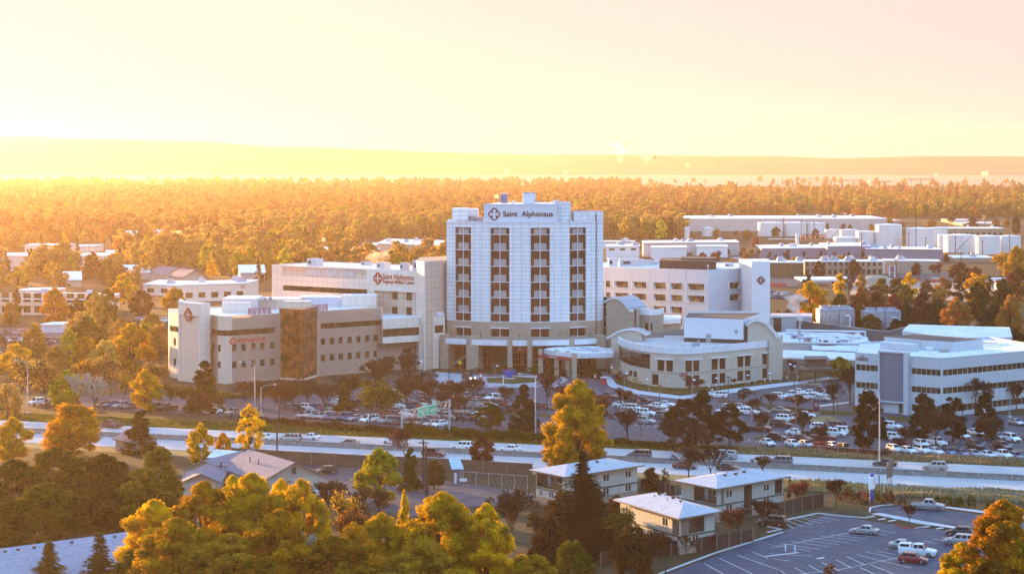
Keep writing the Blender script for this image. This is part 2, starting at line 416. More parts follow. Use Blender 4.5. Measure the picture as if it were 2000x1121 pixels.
# grass verge beyond the highway
M_['grass'] = plain('verge grass', (.065, .062, .012), .95, c2=(.09, .068, .015), scale=.15, fine=(1.5, (.045, .05, .01)), spec=.1)
M_['drygrass'] = plain('dry verge grass', (.20, .145, .06), .95, c2=(.12, .09, .038), scale=.25, fine=(1.6, (.25, .19, .085)), spec=.1)
strip('verge_ground', -420, 28, 17.3, 33, .03, M_['grass']); strip('dry_verge_ground', 28, 420, 17.3, 27, .03, M_['drygrass'])
strip('near_verge_ground', -420, 60, -20.5, -13.3, .03, M_['drygrass']); strip('dry_roadside_ground', 60, 420, -24.5, -13.3, .03, M_['drygrass'])
# parking lots and drives (drawn from their corners on the ground)
sheet('parking_lot', G((60, 792), (200, 800), (600, 822), (800, 836), (960, 850), (1200, 858), (1500, 876), (1760, 893), (2080, 912),
                       (2080, 815), (1850, 806), (1700, 775), (1660, 745), (1540, 744), (1320, 776), (1240, 765), (1180, 735), (1100, 728), (870, 728), (830, 733), (700, 752), (500, 768), (330, 772), (180, 770)), .04, M_['lot'])
sheet('entrance_drive', G((850, 726), (960, 736), (1090, 730), (1110, 742), (1085, 756), (940, 757), (860, 748), (835, 732)), .05, asphalt('frosty drive', (.30, .30, .33), (.22, .22, .25), .6, (.40, .40, .45)))
M_['lawn'] = plain('lawn in autumn', (.07, .062, .016), .95, c2=(.095, .066, .022), scale=.2, fine=(2, (.05, .045, .012)), spec=.1)
M_['mulch'] = plain('mulch bed', (.05, .033, .024), .95, c2=(.08, .055, .032), scale=.4, spec=.1)
def bed(name, pts, m, z=.14): return sheet(name, G(*pts), z, m, curb=1)
bed('planting_bed', [(950, 739), (1000, 736), (1050, 739), (1052, 746), (1000, 750), (952, 747)], M_['lawn'])
bed('entrance_planting', [(880, 722), (1080, 724), (1150, 726), (1190, 733), (1170, 741), (1120, 736), (1000, 732), (930, 729)], M_['mulch'])
bed('lawn', [(1205, 748), (1232, 738), (1300, 752), (1415, 757), (1528, 733), (1620, 730), (1560, 742), (1330, 771), (1240, 762)], M_['lawn'])
M_['walk'] = plain('frosty sidewalk', (.42, .43, .46), .7, c2=(.34, .35, .38), scale=.5)
sheet('sidewalk', G((1172, 727), (1186, 727), (1205, 752), (1250, 764), (1330, 774), (1430, 760), (1560, 745), (1700, 727), (1720, 729), (1560, 751), (1440, 767), (1330, 781), (1235, 769), (1190, 756)), .15, M_['walk'])
bed('parking_island', [(1500, 795), (1590, 801), (1690, 806), (1660, 812), (1560, 806), (1500, 800)], M_['lawn'])
bed('parking_island', [(1405, 781), (1500, 789), (1600, 803), (1594, 806), (1490, 794), (1400, 785)], M_['mulch'])
bed('parking_island', [(1555, 816), (1620, 813), (1640, 822), (1590, 826), (1560, 822)], M_['drygrass'])
bed('parking_island', [(1470, 855), (1520, 852), (1530, 859), (1480, 861)], M_['lawn'])
bed('parking_island', [(1730, 812), (1790, 818), (1770, 824), (1740, 822)], M_['lawn'])
bed('parking_island', [(830, 797), (960, 802), (1100, 812), (1098, 816), (950, 808), (830, 801)], M_['lawn'])
bed('parking_island', [(560, 790), (700, 800), (820, 806), (818, 809), (690, 804), (556, 795)], M_['mulch'])
bed('parking_island', [(780, 770), (900, 776), (1010, 782), (1008, 786), (880, 780), (778, 774)], M_['mulch'])
bed('parking_island', [(1850, 843), (1960, 851), (2060, 858), (2060, 863), (1950, 857), (1850, 848)], M_['lawn'])
bed('lawn', [(180, 772), (330, 768), (500, 765), (690, 748), (850, 735), (830, 727), (640, 742), (450, 752), (320, 745), (150, 760)], M_['mulch'], .1)
# side streets among the houses this side
sheet('side_street', G((560, 905), (700, 900), (840, 935), (1040, 962), (1060, 985), (900, 990), (800, 1010), (650, 975), (590, 935)), .05, M_['lot'])
sheet('apartment_court', G((1245, 985), (1330, 965), (1322, 1000), (1250, 1005)), .05, M_['lot'])
# near parking lot on the right
sheet('near_parking_lot', G((1290, 1125), (1620, 1003), (1700, 1018), (1950, 1050), (2200, 1080), (2300, 1300), (1200, 1300), (1150, 1180)), .04, M_['nearlot'])
sheet('near_street', G((1700, 993), (1760, 988), (1850, 996), (2300, 1060), (2300, 1075), (2000, 1042), (1880, 1028), (1720, 1008)), .045, M_['nearlot'])
M_['kerb'] = plain('pale kerb', (.50, .50, .50), .8, c2=(.40, .40, .41), scale=1)
def kerb(name, pts, w_=.25, h_=.15, m=None, px=True):
    P = [Vector(gp(*p)) if px else Vector(p) for p in pts]; mb = MB()
    for a, b in zip(P, P[1:]):
        d = (b-a); L = d.length; d.normalize(); mb.obox((a.x-d.x*.05, a.y-d.y*.05), d, L+.1, w_, 0, h_)
    return struct(name, mb, m or M_['kerb'])
kerb('kerb', [(1290, 1121), (1400, 1080), (1530, 1040)], .35); kerb('kerb', [(1530, 1017), (1598, 1003), (1640, 1008), (1690, 1012), (1710, 1008)], .35)
kerb('kerb', [(1700, 1000), (1702, 992), (1720, 988), (1745, 986)], .3)
kerb('kerb', [(1500, 1040), (1528, 1034), (1500, 1028)], .3)
kerb('kerb', [(1495, 1088), (1560, 1080)], .35)
sheet('near_sidewalk', G((1700, 1004), (1722, 1003), (1800, 1018), (1900, 1035), (2300, 1100), (2300, 1112), (1890, 1037), (1790, 1023)), .15, M_['walk'])
sheet('roadside_walk', G((1838, 992), (1850, 990), (2100, 1020), (2300, 1045), (2300, 1052), (2090, 1026)), .15, M_['walk'])
M_['redkerb'] = plain('red painted kerb', (.45, .04, .05), .7)
bed('parking_island', [(1748, 1026), (1768, 1020), (1810, 1024), (1815, 1028), (1792, 1033), (1770, 1032)], M_['mulch'])
kerb('kerb', [(1748, 1027), (1770, 1032.5), (1788, 1033.5)], .3, .17, M_['redkerb']); kerb('kerb', [(1788, 1033.5), (1816, 1028)], .3, .17)
# stall lines of the near lot
sl = MB()
def line(mb, a, b, w_=.12, z=.05):
    a = Vector(gp(*a)); b = Vector(gp(*b)); d = (b-a).normalized(); n = Vector((-d.y, d.x))*w_/2
    mb.poly([(a.x-n.x, a.y-n.y, z), (b.x-n.x, b.y-n.y, z), (b.x+n.x, b.y+n.y, z), (a.x+n.x, a.y+n.y, z)])
for a, b in [((1505, 1070), (1660, 1040)), ((1500, 1063), (1582, 1076)), ((1524, 1061), (1601, 1073)), ((1545, 1057), (1620, 1068)), ((1565, 1054), (1639, 1063)), ((1585, 1051), (1658, 1060)),
             ((1602, 1047), (1676, 1056)), ((1622, 1044), (1695, 1052)), ((1640, 1042), (1712, 1049)), ((1710, 1035), (1750, 1041)), ((1695, 1038), (1732, 1045)),
             ((1538, 1017), (1568, 1028)), ((1538, 1024), (1550, 1032)), ((1548, 1013), (1587, 1025)), ((1556, 1010), (1605, 1022)), ((1568, 1010), (1620, 1019)), ((1580, 1007), (1640, 1016)),
             ((1500, 1081), (1585, 1086)), ((1510, 1091), (1545, 1096)),
             ((1654, 1087), (1690, 1103)), ((1632, 1093), (1664, 1109)), ((1605, 1098), (1640, 1115)), ((1580, 1104), (1612, 1121)), ((1552, 1108), (1580, 1124)), ((1524, 1114), (1545, 1127)),
             ((1640, 1112), (1755, 1089)), ((1673, 1083), (1780, 1109)), ((1692, 1078), (1800, 1102)), ((1711, 1075), (1790, 1092)), ((1730, 1071), (1775, 1080)), ((1700, 1103), (1745, 1120)), ((1680, 1108), (1710, 1122)),
             ((1803, 1056), (1830, 1062)), ((1820, 1052), (1850, 1057)), ((1838, 1048), (1860, 1052)), ((1560, 1121), (1640, 1112)),
             ((1405, 1090), (1470, 1121)), ((1440, 1084), (1520, 1112)), ((1375, 1100), (1420, 1125)), ((1470, 1078), (1500, 1090))]:
    line(sl, a, b)
struct('stall_marking', sl, M_['white'])
ar = MB()
for x, y in ((1601, 1090), (1721, 1014), (1741, 1017), (1834, 1032)):
    line(ar, (x-6, y+1), (x+3, y-.4), .5, .055); line(ar, (x+2, y-1.4), (x+8, y-.4), .9, .055)
struct('arrow_marking', ar, M_['white'])
sl = MB()
for a, b, n, L in (((1540, 866), (1620, 872), 5, 16), ((1830, 862), (1990, 872), 9, 12), ((1460, 862), (1520, 868), 4, 10), ((1240, 832), (1300, 836), 5, 14)):
    for i in range(n):
        x = a[0]+(b[0]-a[0])*i/n; y = a[1]+(b[1]-a[1])*i/n; line(sl, (x, y), (x+L*.5, y-5), .12, .047)
for i in range(14): line(sl, (1597+i*4.6, 795-i*.55), (1602+i*4.6, 791-i*.55), .3, .047)
struct('stall_marking', sl, M_['white'])
ys = MB()
for x, y in ((1862, 872), (1886, 873), (1990, 878)): line(ys, (x-8, y), (x+8, y+1), .6, .047)
struct('yellow_marking', ys, M_['yellow'])
# ================================================================ materials of the buildings
M_['wpanel'] = panel('white metal cladding', (.78, .79, .80), (.20, .21, .25), 2.35, 1.12, .045, .10)
M_['spanel'] = panel('white sign cladding', (.60, .62, .66), (.42, .43, .48), 5.2, 2.6, .035, .03)
M_['cream'] = panel('pale concrete cladding', (.78, .67, .57), (.50, .41, .34), 2.1, 2.6, .05, .06)
M_['tan'] = panel('tan panel wall', (.66, .50, .38), (.30, .22, .17), 2.6, 3.3, .06, .06)
M_['heart'] = panel('tan precast wall', (.72, .54, .42), (.56, .42, .33), 1.3, 6, .03, .05)
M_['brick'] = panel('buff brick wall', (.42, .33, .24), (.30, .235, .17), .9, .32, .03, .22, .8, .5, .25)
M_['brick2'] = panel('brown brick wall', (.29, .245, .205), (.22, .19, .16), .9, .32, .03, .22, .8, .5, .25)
M_['palebrick'] = panel('pale stone wall', (.54, .455, .36), (.40, .34, .27), 1.6, .5, .025, .12, .8, .5, .2)
M_['wcorr'] = panel('white ribbed wall', (.57, .59, .64), (.43, .45, .50), .8, 30, .05, .03)
M_['wrib'] = panel('pale lap siding', (.50, .50, .52), (.38, .38, .40), 40, .55, .05, .03)
M_['obpanel'] = panel('office precast wall', (.50, .53, .56), (.42, .45, .48), .55, 40, .05, .05)
M_['greypanel'] = panel('blue grey metal panel', (.16, .18, .235), (.10, .11, .15), 4, 1.6, .05, .12)
M_['roofw'] = plain('frosted roof membrane', (.60, .60, .62), .8, c2=(.42, .42, .45), scale=.12, fine=(.8, (.68, .68, .70)))
M_['gravel'] = plain('gravel roof', (.38, .35, .35), .95, c2=(.25, .23, .23), scale=.9, fine=(3, (.5, .47, .47)))
M_['white_trim'] = plain('white metal trim', (.72, .73, .76), .45, c2=(.62, .63, .66), scale=.5)
M_['mull'] = plain('pale window frame', (.62, .62, .64), .5)
M_['dmull'] = plain('bronze window frame', (.10, .08, .06), .5)
M_['blind'] = plain('grey spandrel panel', (.34, .32, .31), .6, c2=(.28, .27, .26), scale=.8)
M_['glass'] = glass('bronze window glass', (.035, .02, .012))
M_['glass2'] = glass('dark window glass', (.03, .028, .015))
M_['dark'] = plain('dark brown metal', (.05, .035, .025), .7)
M_['darkred'] = plain('dark red metal', (.10, .025, .03), .6)
M_['galv'] = plain('galvanised steel', (.33, .38, .45), .45, c2=(.25, .29, .35), scale=.6, metal=.3)
M_['steel'] = plain('grey painted steel', (.32, .33, .35), .5)
M_['archroof'] = panel('seamed metal roof', (.26, .28, .33), (.10, .11, .14), 30, 1.9, .10, .06, .4)
M_['letter_dark'] = plain('dark sign letters', (.03, .012, .02), .5)
M_['letter_wine'] = plain('wine red emblem', (.09, .012, .03), .5)
M_['letter_rust'] = plain('rust red sign letters', (.45, .06, .012), .5)
M_['letter_red'] = plain('orange red sign letters', (.80, .06, .015), .5)
M_['letter_white'] = plain('white sign letters', (.78, .78, .78), .5)
M_['red'] = plain('red sign board', (.36, .02, .03), .5)
def text(name, body, parent, loc, right, size, m, depth=.08, align='CENTER', width=None, bold=0.0):
    """raised lettering on a wall; right = unit vector along the wall, left to right as read"""
    cu = bpy.data.curves.new(name, 'FONT'); cu.body = body; cu.size = size; cu.extrude = depth; cu.align_x = align; cu.align_y = 'CENTER'; cu.offset = bold
    cu.materials.append(m); o = bpy.data.objects.new(name, cu); col.objects.link(o)
    bpy.context.view_layer.update()
    me = bpy.data.meshes.new_from_object(o); bpy.data.objects.remove(o); me.name = name
    o = bpy.data.objects.new(name, me); col.objects.link(o)
    if width:
        xs = [v.co.x for v in me.vertices]; k = width/(max(xs)-min(xs))
        for v in me.vertices: v.co.x *= k
    r = Vector((right[0], right[1], 0)).normalized(); up = Vector((0, 0, 1)); n = r.cross(up)
    Mx = Matrix((r, up, n)).transposed()
    for v in me.vertices: v.co = Mx @ v.co+Vector(loc)-Vector(ORG.get(parent.name, (0, 0, 0)) if parent else (0, 0, 0))
    if parent: o.parent = parent; ORG[o.name] = ORG[parent.name]
    return o
def emblem(parent, loc, right, r, ring, fill=None, depth=.12, name='emblem', h=1.0, cross=None):
    """quatrefoil badge: four lobes and inner cusps"""
    rt = Vector((right[0], right[1], 0)).normalized(); up = Vector((0, 0, 1)); n = rt.cross(up)
    P = lambda x, y, d: tuple(Vector(loc)+rt*x*r+up*y*r*h+n*d)
    def outline(k):
        pts = []
        for q in range(4):
            c = math.pi/2*q; cx, cy = math.cos(c)*.45, math.sin(c)*.45
            for i in range(-6, 7):
                a = c+i*math.pi*.62/6; pts.append((cx+math.cos(a)*k, cy+math.sin(a)*k))
        return pts
    mb = MB(); o1, o2 = outline(.55), outline(.36); N = len(o1)
    for i in range(N):
        j = (i+1) % N
        mb.poly([P(*o1[i], depth), P(*o1[j], depth), P(*o2[j], depth), P(*o2[i], depth)][::-1])
        mb.poly([P(*o1[i], 0), P(*o1[j], 0), P(*o1[j], depth), P(*o1[i], depth)])
        mb.poly([P(*o2[i], 0), P(*o2[j], 0), P(*o2[j], depth), P(*o2[i], depth)][::-1])
    for q in range(4):                       # small cusps pointing to the middle
        a = math.pi/4+math.pi/2*q; c, s = math.cos(a), math.sin(a)
        for da in (-.42, 0, .42):
            c1, s1 = math.cos(a+da), math.sin(a+da)
            mb.poly([P(c*.52-s*.05, s*.52+c*.05, depth), P(c*.52+s*.05, s*.52-c*.05, depth), P(c1*.26, s1*.26, depth)])
    ob = mb.build(name, ring, parent)
    if fill:
        fb = MB(); o3 = outline(.45)
        for i in range(N):
            j = (i+1) % N; fb.poly([P(0, 0, depth*.5), P(*o3[i], depth*.5), P(*o3[j], depth*.5)])
        fb.build('badge', fill, ob)
    if cross:
        fb = MB(); d = depth*1.2
        for (x0, x1, y0, y1) in ((-.5, .5, -.06, .06), (-.06, .06, -.5, .5)): fb.poly([P(x0, y0, d), P(x1, y0, d), P(x1, y1, d), P(x0, y1, d)])
        for q in range(4):
            a = math.pi/2*q; c, s = math.cos(a), math.sin(a); fb.poly([P(c*.72, s*.72, d), P(c*.45-s*.14, s*.45+c*.14, d), P(c*.45+s*.14, s*.45-c*.14, d)])
        fb.build('cross', cross, ob)
    return ob
def unit(name, parent, x, y, z, a, b, h, m, rz=0):
    mb = MB(); c, s = math.cos(rz), math.sin(rz); d = (c, s)
    mb.obox((x, y), d, a, b, z, z+h*.86, 0); mb.obox((x-.05, y-.05), d, a+.1, b+.1, z+h*.86, z+h, 0)
    mb.obox((x+a*.15*c, y+a*.15*s-.02), d, a*.3, .04, z+h*.3, z+h*.7, 1)
    return mb.build(name, [m, M_['dark']], parent)

# ================================================================ the tower
YT = 586.0
def arc(xl, xr, Y0, sag, n=24):
    pts = []
    for i in range(n+1):
        t = -1+2*i/n; pts.append((xl+(xr-xl)*(t+1)/2, Y0+sag*t*t))
    return pts
TL, TR = wx(872, 594), wx(1178, 594)
T = thing('hospital_tower', 'tall white panelled hospital tower with curved front and four dark window columns', 'building', (0, 594))
tp = Path(arc(TL, TR, YT, 8))
def tu(px):                                   # arc length on the tower front seen at picture column px
    lo, hi = 0, tp.L
    for _ in range(40):
        m = (lo+hi)/2; x, y = tp.at(m)
        if 1000+F*x/y < px: lo = m
        else: hi = m
    return lo
Zt, Zw = wz(435, YT), wz(629.5, YT)
cols = [(889, 919.8), (957.8, 994.7), (1036.6, 1074), (1113, 1144.8)]
colU = [(tu(a), tu(b)) for a, b in cols]
rows = [wz(y, YT) for y in (445.3, 458.5, 489.6, 520.6, 551.4, 582, 612.8, 629.2)]
ops = [(a, b, rows[-1], rows[0]) for a, b in colU]
us, ue = tu(1163.2), tu(1166)                # the slot beside the stair tower
mb = MB(); tp.facade(mb, Zw, Zt, ops+[(us, ue, Zw, Zt)], .5, 0)
bops = [(a, b, wz(659, YT), wz(642, YT)) for a, b in colU]
Zb = wz(663, YT)
mb2 = MB(); tp.facade(mb2, Zb, Zw-.003, bops+[(us, ue, Zb+.2, Zw-.003)], .5, 0)
# body behind, sides and roof
DEP = 26
back = [(TR, 594), (TR, 594+DEP), (TL, 594+DEP), (TL, 594)]
for a, b in zip(back, back[1:]): mb.wallq(a, b, Zw, Zt, 0); mb2.wallq(a, b, 0, Zw, 0)
mb.build('wall', M_['wpanel'], T); mb2.build('brick_wall', M_['brick'], T)
rf = MB(); rf.poly([(*tp.at(u, -.4), Zt-.5) for u in tp.s]+[(TR, 594+DEP, Zt-.5), (TL, 594+DEP, Zt-.5)]); rf.build('roof', M_['roofw'], T)
cp = MB(); tp.slab(cp, 0, tp.L, Zt, Zt+.18, -.35, .12); cp.build('coping', M_['white_trim'], T)
sl_ = MB(); tp.strip(sl_, us, ue, Zb+.2, Zt, -.4); sl_.build('slot', M_['darkred'], T)
for (a, b) in colU:
    for i in range(len(rows)-1):
        z1, z0 = rows[i], rows[i+1]; w0 = (b-a)
        g = MB(); tp.strip(g, a, b, z0, z1, -.42); o = g.build('window', M_['glass'], T)
        k = MB(); mid = (a+b)/2
        tp.slab(k, mid-.11, mid+.11, z0, z1, -.40, -.18); tp.slab(k, a, b, z0-.12, z0+.12, -.401, -.12)
        k.build('frame', M_['mull'], o)
        if i < 6:
            zt, zb = (z1-.35, z0+.15) if i == 0 else (z0+(z1-z0)*.46, z0+.13)
            s_ = MB(); tp.slab(s_, a+w0*.17, mid-.13, zb, zt, -.41, -.30); tp.slab(s_, mid+.13, b-w0*.17, zb, zt, -.41, -.30); s_.build('panel', M_['blind'], o)
for op in bops:
    o = tp.window(T, op, .45, 2, 1, M_['glass'], M_['mull'], .22)
    k = MB(); tp.slab(k, op[0]-.15, op[1]+.15, op[3], op[3]+.32, -.02, .35); k.build('lintel', M_['white_trim'], o)
# white canopy band, ring beam and pillars of the undercroft
YB = 581.0; bl, br = wx(861, 590), wx(1182, 590)
bp = Path(arc(bl, br, YB, 8.5)); KB = F/YB
def bu(px):
    lo, hi = 0, bp.L
    for _ in range(40):
        m = (lo+hi)/2; x, y = bp.at(m)
        if 1000+F*x/y < px: lo = m
        else: hi = m
    return lo
mb = MB(); bp.slab(mb, 0, bp.L, 8.0, 9.45, -2.2, -.5); bp.slab(mb, 0, bp.L, 6.9, 7.98, -3, -1.4)
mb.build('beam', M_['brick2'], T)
for a, b in ((872, 911.5), (922, 991), (1001, 1029.5), (1039, 1110), (1121, 1163)):
    mb = MB(); bp.slab(mb, bu(a), bu(b), 7.25, 8.75, -1.0, .5); mb.build('canopy', M_['white_trim'], T)
for a, b, zt in ((861, 877, 9.7), (911.6, 935, 9.6), (992, 1000.6, 9.1), (1030, 1038.8, 9.1), (1105, 1121, 9.1), (1164, 1182, 9.6)):
    mb = MB(); bp.slab(mb, bu(a), bu(b), 0, zt, -3.2, .9 if b-a < 12 else .3); mb.build('pillar', M_['brick'], T)
# ground storey set back with doors and windows
gpth = Path([(TL+1, 600), (wx(905, 598), 597), (wx(1180, 597), 597)])
gops = [(gpth.L*x, gpth.L*(x+w_), .3, h_) for x, w_, h_ in ((.10, .07, 6), (.22, .06, 6), (.42, .05, 3.6), (.49, .06, 3.6), (.56, .07, 3.4), (.70, .08, 4), (.84, .07, 4))]
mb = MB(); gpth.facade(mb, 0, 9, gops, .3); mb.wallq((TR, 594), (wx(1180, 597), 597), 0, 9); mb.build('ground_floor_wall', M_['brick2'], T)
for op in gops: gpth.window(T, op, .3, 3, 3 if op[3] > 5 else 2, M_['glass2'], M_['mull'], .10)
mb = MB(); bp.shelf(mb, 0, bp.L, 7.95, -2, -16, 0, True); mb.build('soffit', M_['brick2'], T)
mb = MB()                                     # outside stair under the left bay
for i in range(12): mb.box(wx(888, 592)+i*.55, wx(888, 592)+i*.55+.6, 590, 593, 1.2+i*.4, 1.6+i*.4)
mb.build('staircase', M_['concrete'], T)
# raised ends
def rb(name, x0, x1, yt, yb, Y, dep, m, mt=None, parent=T):
    mb = MB(); mb.box(wx(x0, Y), wx(x1, Y), Y, Y+dep, wz(yb, Y), wz(yt, Y), 0, 1); return mb.build(name, [m, mt or M_['roofw']], parent)
pR = Path([tp.at(tu(1121)), tp.at(tu(1150)), tp.at(tp.L)])
zr = wz(415, 591)
mb = MB(); pR.facade(mb, Zt+.19, zr, [(tu(1163.2)-tu(1121), tu(1166)-tu(1121), Zt+.19, zr-.4)], .4)
e0, e1 = pR.at(0), pR.at(pR.L); mb.wallq(e1, (TR, 612), Zt, zr); mb.wallq((TR, 612), (e0[0], 612), Zt, zr); mb.wallq((e0[0], 612), e0, Zt, zr)
mb.poly([(*pR.at(u), zr) for u in pR.s]+[(TR, 612, zr), (e0[0], 612, zr)]); mb.build('stair_head', M_['wpanel'], T)
mb = MB(); pR.strip(mb, tu(1163.2)-tu(1121), tu(1166)-tu(1121), Zt+.19, zr-.4, -.35); mb.build('slot', M_['darkred'], T)
rb('stair_head', 883, 915, 407.5, 436, 597, 9, M_['wpanel']); rb('plant_room', 914, 934, 408, 436, 604, 6, M_['wpanel'])
for i, x in enumerate((904, 913, 919, 926)):
    mb = MB(); z = wz(436, 598); mb.tube((wx(x, 598), 598, z), (wx(x, 598), 598, z+1.8), .45, .45, 8); mb.tube((wx(x, 598), 598, z+1.8), (wx(x, 598), 598, z+2), .6, .6, 8); mb.build('exhaust_pipe', M_['steel'], T)
mb = MB(); z = wz(436, 596); mb.box(wx(892, 596), wx(944, 596), 595.5, 597.5, z+.3, z+.7); mb.box(wx(926, 600), wx(944, 600), 600, 606, z+.4, z+1.5); mb.build('roof_duct', M_['steel'], T)
# penthouse carrying the big sign
YP = 591.0; zp0, zp1 = Zt-.5, wz(400, YP); xa, xb = wx(945, YP), wx(1089, YP)
mb = MB(); mb.prism([(xa, YP), (xb, YP), (xb, YP+31), (xa+4, YP+31)], zp0, zp1, 0, 1); mb.build('penthouse', [M_['spanel'], M_['roofw']], T)
mb = MB(); mb.box(xa-.1, xb+.1, YP-.12, YP+.3, zp1-.05, zp1+.2); mb.build('coping', M_['white_trim'], T)
rp = Path([(xb+.02, YP+1.2)]+[(xb+.9+(wx(1114.5, 594)-xb-.9)*.5*(1-math.cos(a)), YP+1.2-1.0*math.sin(a)) for a in [math.pi*i/8 for i in range(9)]]+[(wx(1114.5, 594), YP+24)])
mb = MB(); zq = wz(396.5, YP); rp.facade(mb, zp0, zq); mb.poly([(*q, zq) for q in rp.p]+[(xb, YP+24, zq)]); mb.build('stair_head', M_['wpanel'], T)
text('sign_letters', 'Saint  Alphonsus', T, (wx(1031.3, YP), YP-.06, wz(418.6, YP)), (1, 0), 2.15, M_['letter_dark'], .06, width=(1079.5-982)*YP/F, bold=.05)
emblem(T, (wx(965.3, YP), YP-.02, wz(418.5, YP)), (1, 0), 1.74, M_['letter_wine'], h=1.05)
def top(name, x0, x1, yt, yb, Y, dep, m): return rb(name, x0, x1, yt, yb, Y, dep, m, m)
o = top('roof_unit', 978.5, 991, 379, 397, 603, 2.2, plain('blue grey screen', (.12, .17, .33), .5)); top('roof_unit', 978, 991.5, 378, 379.2, 602.9, 2.4, M_['white_trim'])
top('lift_overrun', 1021, 1045.5, 377, 398, 603, 5, M_['spanel']); top('lift_overrun', 1020.6, 1045.9, 376, 377.2, 602.8, 5.4, M_['steel'])
for x, yt, ww in ((1003, 392, 5), (1049, 393, 1.6), (1052, 393, 1.6), (1064, 394, 3), (1078, 394, 3), (1086, 391, 9)): top('roof_vent', x-ww/2, x+ww/2, yt, 398, 606, 1.2, M_['white_trim'])
mb = MB(); mb.tube((wx(970, 610), 610, zp1), (wx(970, 610), 610, zp1+1.5), .12); mb.build('beacon_post', M_['steel'], T)
mb = MB(); mb.lathe((wx(970, 610), 610, zp1+1.5), [(.01, 0), (.45, .1), (.45, .7), (.2, 1.0), (.01, 1.05)], 10); mb.build('beacon', lamp_m('orange beacon light', (1, .35, .08), .6), T)
for i, x in enumerate((879, 937, 1015, 1095, 1155)):
    mb = MB(); u = bu(x); p_ = bp.at(u, -.7); mb.tube((*p_, 9.4), (*p_, 10.3), .13); mb.box(p_[0]-.2, p_[0]+.2, p_[1]-.2, p_[1]+.2, 10.3, 10.5); mb.build('bollard_light', M_['dark'], T)
mb = MB(); y_ = YB-.3; mb.box(wx(1002, y_), wx(1028, y_), y_+1.5, y_+1.7, wz(687, y_), wz(684.5, y_)); o = mb.build('entrance_sign', M_['red'], T)
mb = MB(); mb.box(wx(1012, y_), wx(1018, y_), y_+1.4, y_+1.6, wz(684, y_), wz(681, y_)); mb.build('emblem', M_['letter_white'], o)

# ---- drop-off canopy in front of the tower
D = thing('entrance_canopy', 'white drop-off canopy on brick pillars with red band in front of tower', 'canopy', (wx(1120, 573), 573))
cpn = [(wx(1063, 577), 577), (wx(1080, 570), 570), (wx(1122, 563.5), 563.5), (wx(1198, 566), 566), (wx(1200, 578), 578), (wx(1160, 586), 586), (wx(1100, 588), 588)]
mb = MB(); mb.prism(cpn, 5.35, 6.75, 0, 0, True); mb.build('roof', M_['white_trim'], D)
mb = MB()
for (x, Y) in ((1132, 572), (1144, 574), (1156, 573), (1150, 578), (1166, 577), (1172, 571), (1184, 575), (1138, 580), (1190, 580), (1120, 577), (1178, 581), (1163, 569)):
    mb.box(wx(x, Y)-1.0, wx(x, Y)+.7, Y-.5, Y+.5, 6.76, 6.82)
mb.build('roof_opening', M_['dark'], D)
for x, Y, w_ in ((1056, 573, 9), (1087, 570, 9), (1109, 567, 9), (1121.5, 561, 10)):
    mb = MB(); mb.box(wx(x-w_/2, Y), wx(x+w_/2, Y), Y-.7, Y+.9, 0, 7.0); mb.build('pillar', M_['brick'], D)
mb = MB(); mb.path([(wx(1194.5, 568), 568, 0), (wx(1194.5, 568), 568, 5.35)], .33, 10); mb.build('column', M_['galv'], D)
mb = MB(); rp_ = Path([(wx(1051, 572), 572), (wx(1087, 568.5), 568.5), (wx(1117, 563), 563)]); rp_.slab(mb, 0, rp_.L, 4.85, 5.6, -.1, .15); o = mb.build('band', M_['red'], D)
text('letters', 'Hospital Entrance', o, (*rp_.at(rp_.L*.45, .2), 5.2), (rp_.p[1]-rp_.p[0]), .62, M_['letter_white'], .02)

# ================================================================ regional wing on the left
W = thing('medical_wing', 'pale panelled wing left of the tower with rust lettering and badge', 'building', (wx(700, 610), 612))
A0, A1 = Vector((-73.3, 625)), Vector((-27.6, 590)); wp = Path([A0, A1]); wd = (A1-A0).normalized(); wnI = Vector((-wd.y, wd.x))
def pu(path, px):
    a = path.p[0]; d = (path.p[1]-a).normalized(); k = (px-1000)/F
    return (k*a.y-a.x)/(d.x-k*d.y)
def pz(path, px, py): u = pu(path, px); return wz(py, path.at(u)[1])
ZW = 28.0
lv0, lv1 = pz(wp, 620, 551), pz(wp, 620, 524)
up = lambda x: pu(wp, x)
ops = [(up(552), up(717), pz(wp, 552, 567), pz(wp, 552, 557)),]
sqs = [(up(761), up(772), pz(wp, 766, yb), pz(wp, 766, yt)) for yt, yb in ((570, 585.5), (599, 614.5))]+[(up(789), up(800), pz(wp, 795, yb), pz(wp, 795, yt)) for yt, yb in ((571.5, 587), (600.5, 616))]
mb = MB(); zrec = pz(wp, 760, 569)
rec = (up(731), up(814)-.05, 0, zrec)
vent = (up(550), up(716), pz(wp, 550, 538), pz(wp, 550, 520.5))
wp.facade(mb, 0, ZW, ops+[vent, rec], .5)
inn = Path([wp.at(rec[0], -1.0), wp.at(rec[1], -1.0)])
def q_(op): return (op[0]-rec[0], op[1]-rec[0], op[2], op[3])
mb3 = MB(); inn.facade(mb3, 0, zrec, [q_(o) for o in sqs], .3)
wp.shelf(mb, rec[0], rec[1], zrec, -.4, -1.1, 0, True)
e = wp.p[1]; L_ = wp.p[0]
mb.wallq((L_.x+wnI.x*24, L_.y+wnI.y*24), (L_.x, L_.y), 0, ZW); mb.wallq((e.x+wnI.x*24, e.y+wnI.y*24), (L_.x+wnI.x*24, L_.y+wnI.y*24), 0, ZW); mb.wallq((e.x, e.y), (e.x+wnI.x*24, e.y+wnI.y*24), 0, ZW)
mb.build('wall', M_['cream'], W); mb3.build('recessed_wall', M_['tan'], W)
for o in sqs: inn.window(W, q_(o), .3, 1, 2, M_['glass2'], M_['dmull'], .06)
wp.window(W, ops[0], .5, 16, 1, M_['glass2'], M_['dmull'], .08)
